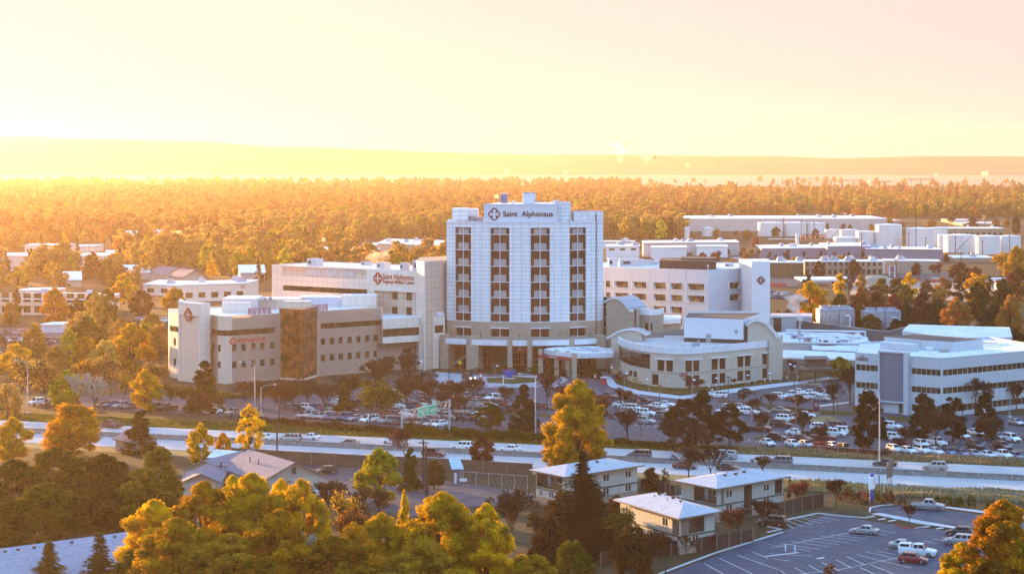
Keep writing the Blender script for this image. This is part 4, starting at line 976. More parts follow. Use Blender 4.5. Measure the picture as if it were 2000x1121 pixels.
for op in opsA: op_.window(OB, op, .3, max(4, int((op[1]-op[0])/1.15)), 1, M_['glass2'], M_['mull'], .07, 'ribbon_window')
for op in opsB: oq.window(OB, op, .3, 24, 1, M_['glass2'], M_['mull'], .07, 'ribbon_window')
op_.window(OB, door, .3, 2, 1, M_['glass2'], M_['mull'], .1, 'door')
mb = MB(); op_.slab(mb, ou(1719), ou(1722.5), 0, ZO+1.0, 0, 1.2); op_.slab(mb, ou(1769), ou(1778), 0, ZO+1.0, 0, 1.2); op_.slab(mb, ou(1722.5), ou(1769), ZO+.6, ZO+1.0, 0, 1.2); op_.slab(mb, ou(1722.5), ou(1769), 2.6, 3.0, 0, 1.0); mb.build('entrance_surround', M_['obpanel'], OB)
mb = MB(); op_.slab(mb, ou(1723), ou(1768.5), 3.1, ZO+.55, .02, .8); mb.build('entrance_panel', M_['greypanel'], OB)
mb = MB(); op_.slab(mb, ou(1673.5), ou(1696), oz(1685, 704), oz(1685, 698.8), .02, .12); o = mb.build('sign_board', plain('maroon sign board', (.13, .02, .05), .5), OB)
text('letters', 'Medical Office Building', o, (*op_.at(ou(1684.7), .14), oz(1685, 701.6)), (Q1-Q0).normalized(), .42, M_['letter_white'], .02, width=(ou(1695)-ou(1674.5)))
emblem(o, (*op_.at(ou(1685), .16), oz(1685, 697.4)), (Q1-Q0).normalized(), .55, plain('grey emblem', (.2, .2, .26), .5))
def obox_px(name, parent, x0, x1, yt, zb, Y0, Y1, dep, m, mt=None):
    a = Vector((wx(x0, Y0), Y0)); b = Vector((wx(x1, Y1), Y1)); d = (b-a).normalized(); n = Vector((-d.y, d.x)); zt_ = wz(yt, (Y0+Y1)/2)
    mb = MB(); mb.prism([tuple(a), tuple(b), tuple(b+n*dep), tuple(a+n*dep)], zb, zt_, 0, 1); return mb.build(name, [m, mt or M_['roofw']], parent)
obox_px('penthouse', OB, 1727, 1860, 663, ZO-.5, 513, 498, 13, M_['obpanel'], M_['dark']); obox_px('penthouse', OB, 1859, 1892, 664, ZO-.5, 498.5, 508, 8, M_['obpanel'], M_['dark'])
obox_px('roof_block', OB, 1719, 1785, 670, ZO-.5, 506, 499, 2, M_['obpanel']); obox_px('roof_block', OB, 1944, 1971, 672, ZO-.5, 515, 519, 4, M_['white_trim'])
obox_px('roof_unit', OB, 1893, 1909, 670, ZO-.5, 515, 514, 3, M_['galv']); obox_px('roof_unit', OB, 1834, 1853, 682.5, ZO-.5, 497, 496.5, .4, M_['blind']); obox_px('roof_block', OB, 1910, 1944, 669.5, ZO-.5, 520, 518, 2, M_['dark'])
mb = MB(); x_, y_ = wx(1815, 490), 490; mb.tube((x_, y_, ZO-.5), (x_, y_, ZO+1), .1)
mb.lathe((x_, y_, ZO+.6), [(.01, 0), (.7, .25), (.95, .8), (.6, .9), (.01, .7)], 12); mb.build('satellite_dish', M_['white_trim'], OB)
# white low building behind it
OB2 = thing('white_annex', 'flat white annex building with wide frosted roof behind the office block', 'building', (wx(1900, 560), 560))
mb = MB(); mb.prism([(wx(1762, 592), 592), (wx(1886, 560), 560), (wx(1977, 572), 572), (wx(1972, 604), 604), (wx(1776, 615), 615)], 0, 10.6, 0, 1); mb.build('wall', [M_['obpanel'], M_['roofw']], OB2)
mb = MB(); mb.prism([(wx(1905, 556), 556), (wx(1983, 565), 565), (wx(1983, 570), 571.5), (wx(1905, 560), 561)], 0, 7.6, 0, 1); mb.build('porch', [M_['obpanel'], M_['galv']], OB2)

# ================================================================ service yard between clinic and office block
def blk(name, label, cat, x0, x1, yt, yb, dep, wm, rm, skew=0, group=None, part='wall', Y=None):
    """free-standing block: front face from picture columns x0..x1, roof line yt, ground line yb"""
    Y = Y or F*ZC/(yb-H); z = wz(yt, Y); t = thing(name, label, cat, (wx((x0+x1)/2, Y), Y), 0, group)
    a, b = (wx(x0, Y-skew), Y-skew), (wx(x1, Y+skew), Y+skew)
    mb = MB(); mb.prism([a, b, (b[0]+2, b[1]+dep), (a[0]+2, a[1]+dep)], 0, z-.5, 0); mb.build(part, wm, t)
    mb = MB(); mb.prism([(a[0]-.25, a[1]-.25), (b[0]+.25, b[1]-.25), (b[0]+2.25, b[1]+dep+.25), (a[0]+1.75, a[1]+dep+.25)], z-.495, z, 0, 1); mb.build('roof', [M_['white_trim'], rm], t)
    return t, Y, z
t, Y, z = blk('utility_building', 'low brown brick service building with frosted roof beside the parking drive', 'building', 1528, 1735, 700, 725, 22, M_['brick2'], M_['roofw'], -4)
for x in (1560, 1600, 1640):
    mb = MB(); mb.box(wx(x, Y-5), wx(x+22, Y-5), Y-6.2+(0), Y-5.2, .3, 2.8); mb.build('door', M_['dark'], t)
t = thing('porch_canopy', 'flat brown entrance canopy on posts beside the yellow green tree', 'canopy', (wx(1588, 552), 552))
mb = MB(); mb.prism([(wx(1560, 552), 549), (wx(1625, 552), 551), (wx(1625, 560), 560), (wx(1560, 560), 560)], 3.4, 3.9, 0); mb.prism([(wx(1572, 556), 553), (wx(1612, 556), 554), (wx(1612, 560), 560), (wx(1572, 560), 560)], 3.9, 6.0, 0); mb.prism([(wx(1571, 556), 552), (wx(1616, 556), 553), (wx(1616, 560), 561), (wx(1571, 560), 561)], 6.0, 6.3, 0); mb.build('roof', M_['darkbr'] if 'darkbr' in M_ else plain('dark brown brick', (.13, .09, .07), .8), t)
for x in (1562, 1592, 1622):
    mb = MB(); mb.tube((wx(x, 551), 551, 0), (wx(x, 551), 551, 3.4), .2); mb.build('post', M_['dark'], t)
blk('brown_roof_building', 'brown flat-roofed building with pale roof edge left of the office block', 'building', 1588, 1720, 683, 712, 16, MATS['dark brown brick'], M_['roofw'], -5)
blk('service_building', 'long white service building with pipework roof behind the clinic arch', 'building', 1530, 1700, 668, 702, 34, M_['wrib'], M_['roofw'], -1)
t, Y, z = blk('service_shed', 'white flat-roofed shed with dark doorway right of the badge tower', 'shed', 1505, 1584, 617, 668, 12, M_['wrib'], M_['gravel'], 0)
mb = MB(); mb.box(wx(1511, Y), wx(1526, Y), Y-.2, Y+.1, 3.4, wz(621, Y)); mb.build('door', M_['dark'], t)
# rooftop pipes
pt = thing('rooftop_pipework', 'pale frosted pipes and ducts lying over the service building roof', 'pipes', (wx(1610, 630), 630, 5.5))
zr_ = 5.6
for a, b in (((1535, 640), (1690, 634)), ((1534, 632), (1600, 628)), ((1560, 615), (1660, 618)), ((1610, 626), (1694, 612))):
    mb = MB(); mb.path([(wx(a[0], a[1]), a[1], zr_+1.2), (wx(b[0], b[1]), b[1], zr_+1.2), (wx(b[0], b[1]), b[1], zr_-.4)], .28); mb.build('pipe', M_['white_trim'], pt)
random.seed(9)
for i in range(16):
    Y = random.uniform(612, 636); x = random.uniform(1540, 1690); unit('duct_unit', pt, wx(x, Y), Y, 5.0, random.uniform(1, 5), random.uniform(1, 3), random.uniform(.7, 1.9), M_['white_trim'] if i % 3 else M_['galv'])
mb = MB()
for i in range(9): x = 1534+i*2; mb.tube((wx(x, 640), 640, 5), (wx(x, 640), 640, 7.4), .06)
mb.path([(wx(1534, 640), 640, 7.4), (wx(1550, 640), 640, 7.4)], .06); mb.build('railing', M_['galv'], pt)
def cooling(px0, px1, yt, yb, label):
    Y = F*ZC/(yb-H); a, b = wx(px0, Y), wx(px1, Y); z = wz(yt, Y); mid = a+(b-a)*.58
    t = thing('cooling_tower', label, 'cooling tower', ((a+b)/2, Y), 0, 'rooftop cooling towers in the service yard')
    mb = MB(); mb.box(mid, b, Y, Y+8, z*.45, z); mb.box(a, mid-.03, Y+1, Y+9, z*.48, z-.4); mb.build('casing', M_['galv'], t)
    mb = MB(); mb.box(a+.2, mid-.1, Y+1.2, Y+8.8, .5, z*.48-.03); mb.box(mid+.1, b-.2, Y+.2, Y+7.8, .5, z*.45-.03); mb.build('louvre', M_['steel'], t)
    for x in (a, (a+mid)/2, mid, (mid+b)/2, b):
        mb = MB(); mb.box(x-.15, x+.15, Y-.05, Y+.3, 0, z*.47); mb.build('leg', M_['galv'], t)
    for i in range(3):
        mb = MB(); x = a+(b-a)*(.2+.3*i); mb.lathe((x, Y+4.5, z-.3), [(1.9, 0), (1.7, .5), (1.7, 1.1), (1.5, 1.1), (1.4, .3)], 16); mb.build('fan_stack', M_['galv'], t)
    mb = MB(); x = b-(b-a)*.14; mb.path([(x-1.5, Y-.5, z*.72), (x-.3, Y-.6, z*.74), (x, Y-.7, z*.62), (x, Y-.7, 0)], .3); mb.build('pipe', M_['white_trim'], t)
    mb = MB()
    for i in range(6): x = a+(mid-a)*i/5; mb.tube((x, Y+.6, z*.55), (x+.5, Y+.2, z*.8), .07)
    mb.path([(a, Y+.2, z*.8), (mid, Y+.2, z*.8)], .07); mb.build('bracing', M_['white_trim'], t)
cooling(1601, 1669, 603, 652, 'blue grey cooling tower nearer the steaming chimney, left of its twin')
cooling(1690, 1760, 607, 655, 'blue grey cooling tower right of its twin, above the board fence')
f = thing('board_fence', 'tall weathered board fence round the cooling towers', 'fence', (wx(1700, 640), 640))
fp = Path([(wx(1530, 690), 680), (wx(1600, 660), 660), (wx(1733, 628), 628), (wx(1790, 655), 655)])
M_['board'] = panel('weathered fence boards', (.17, .15, .14), (.06, .05, .05), .35, 9, .03, .3, .9)
mb = MB(); fp.slab(mb, 0, fp.L, 4.5 if 0 else 0, 7.2, -.1, 0); mb.build('boards', M_['board'], f)
mb = MB(); fp.slab(mb, 0, fp.L, 7.2, 7.4, -.2, .1); mb.build('rail', M_['galv'], f)
# ================================================================ houses and flats this side of the highway
M_['siding'] = panel('cream siding', (.40, .39, .34), (.30, .29, .25), 1.2, 40, .04, .05)
M_['green'] = plain('dark green trim', (.03, .07, .055), .6)
M_['foundbrick'] = panel('pinkish brick base', (.33, .24, .18), (.22, .17, .13), .5, .18, .02, .2, .8, .5)
M_['shingle'] = plain('frosted shingle roof', (.36, .355, .39), .9, c2=(.27, .265, .29), scale=.5, fine=(2.5, (.42, .415, .45)))
M_['greyshingle'] = plain('grey violet shingle roof', (.13, .125, .16), .9, c2=(.10, .095, .125), scale=.6, fine=(3, (.155, .15, .19)))
M_['wframe'] = plain('white window frame', (.70, .70, .70), .5)
M_['porch'] = plain('brown porch wall', (.20, .16, .12), .8)
def hip(mb, P, z, rise, over, m=0, t=.28, hipk=1.0):
    """hip roof over the four corners P (ccw), ridge along the longer side"""
    P = [Vector(p) for p in P]; c = sum(P, Vector((0, 0)))/4
    if (P[1]-P[0]).length < (P[2]-P[1]).length: P = P[1:]+P[:1]
    d = (P[1]-P[0]).normalized(); n = (P[3]-P[0]).normalized(); L = (P[1]-P[0]).length; W_ = (P[3]-P[0]).length
    E = [P[0]-d*over-n*over, P[1]+d*over-n*over, P[2]+d*over+n*over, P[3]-d*over+n*over]
    r0 = P[0]+n*W_/2+d*(W_/2*hipk-over*(1-hipk)); r1 = P[1]+n*W_/2-d*(W_/2*hipk-over*(1-hipk))
    if hipk == 0: r0 = P[0]+n*W_/2-d*over; r1 = P[1]+n*W_/2+d*over
    e = [(v.x, v.y, z) for v in E]; a, b = (r0.x, r0.y, z+rise), (r1.x, r1.y, z+rise)
    mb.poly([e[0], e[1], b, a], None, m); mb.poly([e[2], e[3], a, b], None, m); mb.poly([e[1], e[2], b], None, m); mb.poly([e[3], e[0], a], None, m)
    return e, a, b, d, n
def apartment(name, label, Fc, L_, R_, group, vents=8, winR=(), winL=(), balcony=None, stair=None):
    Fc, L_, R_ = Vector(Fc), Vector(L_), Vector(R_); B_ = L_+R_-Fc
    dL = (L_-Fc).normalized(); dR = (R_-Fc).normalized(); o = 1.0
    f, l, r = Fc+dL*o+dR*o, L_-dL*o+dR*o, R_-dR*o+dL*o; b = B_-dL*o-dR*o
    t = thing(name, label, 'apartment house', (f.x, f.y), 0, group); HZ = 5.6
    pl, pr_ = Path([l, f]), Path([f, r])
    bal = None
    ow = [(u*pr_.L, u*pr_.L+w_, z, z+h_) for u, w_, z, h_ in winR]; ol = [(u*pl.L, u*pl.L+w_, z, z+h_) for u, w_, z, h_ in winL]
    holesR, holesL = list(ow), list(ol); reR, reL = [], []
    for (side, u0, u1) in balcony or ():
        p = pr_ if side == 'R' else pl; a, c = u0*p.L, u1*p.L
        (reR if side == 'R' else reL).append((a, c, 2.95, 5.3))
    if stair:
        reR.append((stair[0]*pr_.L, stair[1]*pr_.L, .1, 5.3))
    mb = MB(); pr_.facade(mb, 1.3, HZ, [x for x in holesR if x[2] >= 1.3]+[(q[0], q[1], max(1.3, q[2]), q[3]) for q in reR], .12); pl.facade(mb, 1.3, HZ, holesL+[(q[0], q[1], max(1.3, q[2]), q[3]) for q in reL], .12)
    mb.wallq(r, b, 0, HZ); mb.wallq(b, l, 0, HZ); mb.build('wall', M_['siding'], t)
    mb = MB(); pr_.facade(mb, 0, 1.297, [(q[0], q[1], 0.1, 1.297) for q in reR if q[2] < 1], .12); pl.facade(mb, 0, 1.297, (), .12); mb.build('base', M_['foundbrick'], t)
    mb = MB(); rest = [(0, 0)]
    for p, rr in ((pr_, reR), (pl, reL)):
        cuts = sorted([(q[0], q[1]) for q in rr if q[2] < 1]); x = 0
        for a, c in cuts+[(p.L, p.L)]:
            if a > x+.1: p.slab(mb, x, a, 2.6, 2.85, .005, .07)
            x = c
    mb.build('trim', M_['green'], t)
    for p, oo in ((pr_, ow), (pl, ol)):
        for op in oo: p.window(t, op, .12, 2, 1, M_['glass2'], M_['wframe'], .11)
    for p, rr in ((pr_, reR), (pl, reL)):
        for q in rr:
            bp_ = MB(); dp = 1.7
            inn = Path([p.at(q[0], -dp), p.at(q[1], -dp)]); L2 = inn.L
            opn = [(L2*.12, L2*.12+1.0, q[2]+.05, q[2]+2.1)]+([(L2*.5, min(L2-.2, L2*.5+1.5), q[2]+.9, q[2]+2.0)] if L2 > 3.2 else [])
            inn.facade(bp_, q[2], q[3], opn, .1)
            for u in (q[0], q[1]):
                A, B = p.at(u), p.at(u, -dp); bp_.wallq(A, B, q[2], q[3])
            p.shelf(bp_, q[0], q[1], q[2], 0, -dp); p.shelf(bp_, q[0], q[1], q[3], 0, -dp, 0, True)
            o_ = bp_.build('balcony', M_['porch'], t)
            for k, op in enumerate(opn): inn.window(o_, op, .1, 1 if k == 0 else 2, 1, M_['wframe'] if k == 0 else M_['glass2'], M_['wframe'], .1, 'door' if k == 0 else 'window', k > 0)
            rl = MB(); p.slab(rl, q[0], q[1], q[2]+1.0, q[2]+1.06, -.08, -.02)
            n_ = int((q[1]-q[0])/.16)
            for i in range(n_): u = q[0]+(i+.5)*(q[1]-q[0])/n_; p.slab(rl, u-.015, u+.015, q[2], q[2]+1.0, -.06, -.03)
            rl.build('railing', M_['dark'], o_)
    rb_ = MB(); e, a_, b_, d_, n_ = hip(rb_, [tuple(f), tuple(r), tuple(b), tuple(l)], HZ+.22, 1.1, 1.0)
    roof = rb_.build('roof', M_['shingle'], t)
    fb = MB(); q = [Vector(x[:2]) for x in e]
    for i in range(4): fb.wallq(q[i], q[(i+1) % 4], HZ-.02, HZ+.215)
    fb.poly([(v.x, v.y, HZ-.02) for v in q][::-1]); fb.build('fascia', M_['porch'], roof)
    random.seed(hash(label) % 1000 if 0 else len(label)); c = (Vector(a_[:2])+Vector(b_[:2]))/2; ax = (Vector(b_[:2])-Vector(a_[:2]))
    for i in range(vents):
        p_ = Vector(a_[:2])+ax*(i+.3)/vents+Vector(n_)*random.uniform(-1.8, -.4)*(1 if i % 3 else -.4); v = MB(); zz = HZ+1.0
        if i % 3 == 1: v.box(p_.x-.28, p_.x+.28, p_.y-.28, p_.y+.28, zz-.5, zz+.35); m = M_['dark']
        elif i % 3 == 2: v.tube((p_.x, p_.y, zz-.6), (p_.x, p_.y, zz+.7), .07); v.lathe((p_.x, p_.y, zz+.6), [(.01, .25), (.25, .15), (.25, 0), (.08, -.05)], 8); m = M_['galv']
        else: v.tube((p_.x, p_.y, zz-.6), (p_.x, p_.y, zz+.45), .09); m = M_['dark']
        v.build('roof_vent', m, roof)
    return t
ga_ = 'cream two storey apartment houses by the highway'
W2 = ((.12, 1.5, 3.75, 1.25), (.42, 1.5, 3.75, 1.25), (.12, 1.5, .9+.45, 1.15), (.42, 1.5, 1.35, 1.15))
apartment('apartment_house', 'cream apartment house with frosted roof partly hidden behind the tall dark spruce', (9.0, 350.1), (2.9, 358.5), (23.6, 364), ga_, 2,
          winR=((.52, 1.5, 3.75, 1.25), (.83, 1.5, 3.75, 1.25), (.52, 1.5, 1.35, 1.25), (.83, 1.5, 1.35, 1.25), (.42, .5, 3.7, 1.4), (.76, .5, 3.7, 1.4), (.42, .5, 1.35, 1.3), (.76, .5, 1.35, 1.3)), winL=((.1, 1, 1.4, 1.1), (.45, 1.2, 1.4, 1.1)), balcony=(('L', .02, .9), ('R', .12, .34)))
apartment('apartment_house', 'cream apartment house rightmost of the three, with open stairwell and roof vents', (33.8, 337.6), (27.3, 346.5), (47.8, 351), ga_, 10,
          winR=((.14, 1.5, 3.75, 1.25), (.14, 1.5, 1.35, 1.25), (.70, 1.5, 3.75, 1.25), (.70, 1.5, 1.35, 1.25)), winL=(), balcony=(('L', .36, .985), ('R', .87, .985)), stair=(.40, .52))
apartment('apartment_house', 'cream apartment house nearest the camera, its corner balcony above the wooden fence', (25.2, 309.5), (16.1, 327.2), (32.5, 316.3), ga_, 8,
          winR=((.36, 1.5, 1.35, 1.25),), winL=((.72, 1.5, 3.75, 1.25),), balcony=(('R', .03, .70), ('L', .88, .995)))
def gable_house(name, label, ridge0, ridge1, halfw, ze, zr, wallm, roofm, group=None, ov=.5):
    a, b = Vector(ridge0), Vector(ridge1); d = (b-a).normalized(); n = Vector((-d.y, d.x)); t = thing(name, label, 'house', tuple((a+b)/2), 0, group)
    P = [a-n*halfw, b-n*halfw, b+n*halfw, a+n*halfw]; mb = MB()
    for i in range(4): mb.wallq(P[i], P[(i+1) % 4], 0, ze)
    zg_ = zr-.1
    mb.poly([(*P[1], ze), (*P[2], ze), (*b, zg_)]); mb.poly([(*P[3], ze), (*P[0], ze), (*a, zg_)]); mb.build('wall', wallm, t)
    rb_ = MB(); sl = (zr-ze)/halfw; A, B = a-d*ov, b+d*ov; w_ = halfw+ov; ze2 = zr-sl*w_
    for sgn in (-1, 1):
        q = [A+n*w_*sgn, B+n*w_*sgn, B, A]; z_ = [ze2, ze2, zr, zr]
        rb_.poly([(v.x, v.y, z+.15) for v, z in zip(q, z_)], None, 0); rb_.poly([(v.x, v.y, z) for v, z in zip(q, z_)][::-1], None, 1)
        rb_.poly([(q[0].x, q[0].y, ze2), (q[1].x, q[1].y, ze2), (q[1].x, q[1].y, ze2+.15), (q[0].x, q[0].y, ze2+.15)], None, 1)
        for e_, s_ in ((A, -1), (B, 1)):
            o_ = e_+d*.01*s_; rb_.poly([(o_.x+n.x*w_*sgn, o_.y+n.y*w_*sgn, ze2-.12), (o_.x, o_.y, zr-.12), (o_.x, o_.y, zr+.15), (o_.x+n.x*w_*sgn, o_.y+n.y*w_*sgn, ze2+.15)], None, 1)
    rb_.build('roof', [roofm, M_['porch']], t); return t, P, d, n
Yh = 372
t, P, d, n = gable_house('gabled_house', 'cream gabled house with grey violet roof behind the yellow maples', (wx(488, 384), 384), (wx(574, 368), 368), 6.0, 2.9, 5.6, M_['siding'], M_['greyshingle'])
mb = MB(); c = (P[1]+P[2])/2+d*.08; mb.box(-.45, .45, -.03, .03, 0, 1.2, M=Matrix.Translation((c.x, c.y, 3.6)) @ Matrix.Rotation(math.atan2(n.y, n.x), 4, 'Z')); mb.build('gable_vent', M_['dark'], t)
mb = MB(); q = P[1]+n*3+d*.9; mb.prism([tuple(q), tuple(q+n*2.2), tuple(q+n*2.2-d*1), tuple(q-d*1)], 2.4, 2.55); mb.poly([(*(q-d*1), 2.56), (*(q), 2.56), (*(q+n*1.1), 3.3)][::1]); mb.tube((*q, 0), (*q, 2.4), .07); mb.build('porch_roof', M_['porch'], t)
for i, (f_, r_) in enumerate(((.35, .4), (.55, .4))):
    mb = MB(); p_ = P[0]+(P[1]-P[0])*f_+n*3; mb.tube((*p_, 4), (*p_, 5.4), .1); mb.build('roof_vent', M_['dark'], t)
gable_house('gabled_house', 'low grey roofed house wing left of the cream gable, by the utility pole', (wx(400, 380), 380), (wx(470, 392), 392), 4.8, 2.4, 4.2, M_['siding'], M_['greyshingle'])
gable_house('gabled_house', 'small gabled garage with pale roof just left of the house wing', (wx(392, 366), 366), (wx(404, 377), 377), 3.2, 2.5, 3.9, M_['siding'], M_['greyshingle'])
gable_house('gabled_house', 'grey roofed house showing between dark trees left of the pointed conifer', (wx(252, 424), 424), (wx(280, 420), 420), 3.2, 2.6, 4.2, M_['siding'], M_['greyshingle'])
gable_house('small_shed', 'small shed with grey roof beside the satellite dish', (wx(425, 398), 398), (wx(462, 396), 396), 2.5, 2.6, 3.6, M_['porch'], M_['roofw'])
t = thing('satellite_dish', 'pale round satellite dish beside the small shed', 'satellite dish', (wx(394, 396), 396)); mb = MB(); x_ = wx(394, 396); mb.tube((x_, 396, 0), (x_, 396, 4.2), .08); mb.build('mast', M_['steel'], t)
mb = MB()
for i in range(16):
    a1, a2 = 2*math.pi*i/16, 2*math.pi*(i+1)/16
    for (r0, y0), (r1, y1) in (((0, .25), (.25, .18)), ((.25, .18), (.48, 0))):
        mb.poly([(x_+r0*math.cos(a1), 395.6+y0, 4.9+r0*math.sin(a1)), (x_+r0*math.cos(a2), 395.6+y0, 4.9+r0*math.sin(a2)), (x_+r1*math.cos(a2), 395.6+y1, 4.9+r1*math.sin(a2)), (x_+r1*math.cos(a1), 395.6+y1, 4.9+r1*math.sin(a1))])
mb.build('dish', M_['white_trim'], t)
# long low roof bottom left
Yr0, Yr1 = F*(ZC-6.5)/(1070-H), F*(ZC-6.5)/(1040-H)
t, P, d, n = gable_house('long_low_building', 'long low building with frosted blue grey roof at the bottom left', (wx(-60, Yr0-4), Yr0-4), (wx(247, Yr1), Yr1), 8.5, 3.2, 6.5, M_['siding'], plain('frosted metal roof', (.22, .23, .29), .7, c2=(.17, .18, .23), scale=.3, fine=(2, (.26, .27, .33))))
for f_ in (.2, .28, .38, .5, .62, .78, .9):
    mb = MB(); p_ = (P[0]+P[3])/2+(P[1]-P[0])*f_-n*.9; mb.box(p_.x-.2, p_.x+.2, p_.y-.2, p_.y+.2, 6.1, 6.5); mb.build('roof_vent', M_['dark'], t)
# little pavilion with chequered blue roof
Y = F*ZC/(945-H); t = thing('storage_kiosk', 'small grey kiosk with blue striped metal roof by the gate', 'kiosk', (wx(895, Y), Y))
mb = MB(); mb.prism([(wx(884, Y), Y), (wx(899, Y), Y+.5), (wx(903, Y+4), Y+4), (wx(886, Y+4), Y+4)], 0, 3.0); mb.build('wall', plain('blue grey plaster', (.13, .14, .19), .8), t)
mb = MB(); a, b = wx(877, Y), wx(903, Y); mb.poly([(a+.5, Y-.8, 2.9), (b+.3, Y-.4, 2.9), (b-.6, Y+3, 4.5), (a-.2, Y+3, 4.5)], [(0, 0), (2.6, 0), (2.6, 4), (0, 4)]); mb.poly([(a+.5, Y-.8, 2.8), (b+.3, Y-.4, 2.8), (b-.6, Y+3, 4.4), (a-.2, Y+3, 4.4)][::-1]); mb.build('roof', panel('blue striped roof', (.10, .22, .50), (.45, .55, .70), .35, .9, .09, .1, .4), t)
mb = MB(); mb.box(wx(887, Y), wx(892, Y), Y-.05, Y+.1, 0, 2.1); mb.build('door', M_['wframe'], t)
# wooden sound wall and garden fences
def fence(label, pts, h_, m, posts=3.0, cat='fence', name='wooden_fence', group=None, t_=.08, cap=True):
    P = [gp(*p) for p in pts]; p_ = Path(P); t = thing(name, label, cat, P[0], 0, group)
    mb = MB(); p_.slab(mb, 0, p_.L, 0, h_, -t_/2, t_/2); mb.build('boards', m, t)
    if posts:
        k = int(p_.L/posts)
        for i in range(k+1):
            mb = MB(); u = p_.L*i/k; A = p_.at(u, t_/2+.06); mb.box(A[0]-.08, A[0]+.08, A[1]-.08, A[1]+.08, 0, h_+.12); mb.build('post', M_['porch'] if m is not M_['concrete'] else m, t)
    return t
M_['fboard'] = panel('brown sound wall boards', (.12, .08, .05), (.05, .035, .02), 3.0, .3, .03, .3, .9)
M_['dboard'] = panel('dark garden fence boards', (.055, .03, .022), (.025, .015, .012), .18, 4, .02, .35, .9)
fence('tall brown plank sound wall along the near side of the highway', [(430, 898), (560, 906), (700, 914), (880, 922), (1040, 932)], 2.6, M_['fboard'], 5)
fence('dark wooden garden fence in front of the nearest apartment house', [(1172, 1107), (1290, 1086), (1400, 1072), (1470, 1058)], 2.1, M_['dboard'], 2.8)
fence('dark wooden fence corner right of the rightmost apartment house', [(1515, 1008), (1560, 996), (1608, 988)], 2.2, M_['dboard'], 2.8)
fence('dark wooden fence between the two back apartment houses', [(1252, 955), (1300, 962), (1320, 972)], 1.9, M_['dboard'], 2.8)
# chain link fences: rails, posts and wire
def chain(label, pts, h_=1.8, step=3.2, wire=True):
    P = [gp(*p) for p in pts]; p_ = Path(P); t = thing('chain_link_fence', label, 'fence', P[0]); k = max(2, int(p_.L/step))
    mb = MB(); b = p_.breaks(0, p_.L)
    for a, c in zip(b, b[1:]): mb.tube((*p_.at(a), h_), (*p_.at(c), h_), .05, .05, 5)
    n_ = int(p_.L/.9) if wire else 0
    mb.build('rail', M_['steel'], t)
    if wire:
        w_ = MB()
        for i in range(n_):
            u = p_.L*i/n_; A = p_.at(u); B = p_.at(min(p_.L, u+.9)); w_.tube((*A, .1), (*B, h_), .012, .012, 3, 0, False); w_.tube((*B, .1), (*A, h_), .012, .012, 3, 0, False)
        w_.build('wire_mesh', M_['steel'], t)
    for i in range(k+1):
        mb = MB(); A = p_.at(p_.L*i/k); mb.tube((*A, 0), (*A, h_+.1), .06, .06, 6); mb.build('post', M_['steel'], t)
chain('chain link fence running through the dry grass beside the near street', [(1690, 967), (1790, 970), (1900, 977), (2060, 988)])
chain('chain link fence along the front of the right parking lot', [(1300, 868), (1450, 875), (1620, 886), (1800, 898), (2040, 910)], 1.5, 4)
chain('chain link fence and gate beside the blue roofed kiosk', [(905, 946), (960, 950), (1030, 955)], 2.4, 2.2)
# ================================================================ vegetation
def quads_mesh(name, C, U, V, tone, mats, midx=None):
    """C centres, U/V half vectors -> one quad each"""
    n = len(C); v = np.empty((n, 4, 3), dtype=np.float32)
    v[:, 0] = C-U-V*.5; v[:, 1] = C+U*.25-V; v[:, 2] = C+U+V*.35; v[:, 3] = C-U*.2+V
    me = bpy.data.meshes.new(name); me.vertices.add(n*4); me.vertices.foreach_set('co', v.ravel())
    me.loops.add(n*4); me.loops.foreach_set('vertex_index', np.arange(n*4, dtype=np.int32))
    me.polygons.add(n); me.polygons.foreach_set('loop_start', np.arange(0, n*4, 4, dtype=np.int32))
    me.polygons.foreach_set('loop_total', np.full(n, 4, dtype=np.int32))
    a = me.attributes.new('tone', 'FLOAT', 'FACE'); a.data.foreach_set('value', tone.astype(np.float32))
    me.materials.append(mats); me.update(calc_edges=True); me.validate(); return me
def unitv(rng, n):
    v = rng.normal(size=(n, 3)); return v/np.linalg.norm(v, axis=1, keepdims=True)
def lobes_for(rng, Hh, h0, Rr, prof, nl, lr, fill=.45):
    out = []
    for i in range(nl):
        t = (i+.5)/nl; t = min(1, max(0, t+rng.uniform(-.04, .04))); a = rng.uniform(0, 2*np.pi)
        r = prof(t)*Rr*np.sqrt(rng.uniform(fill, 1.0)); k = rng.uniform(.7, 1.3)
        out.append((r*np.cos(a), r*np.sin(a), h0+(Hh-h0)*t, Rr*lr*k*(.55+.45*prof(t))))
    return np.array(out)
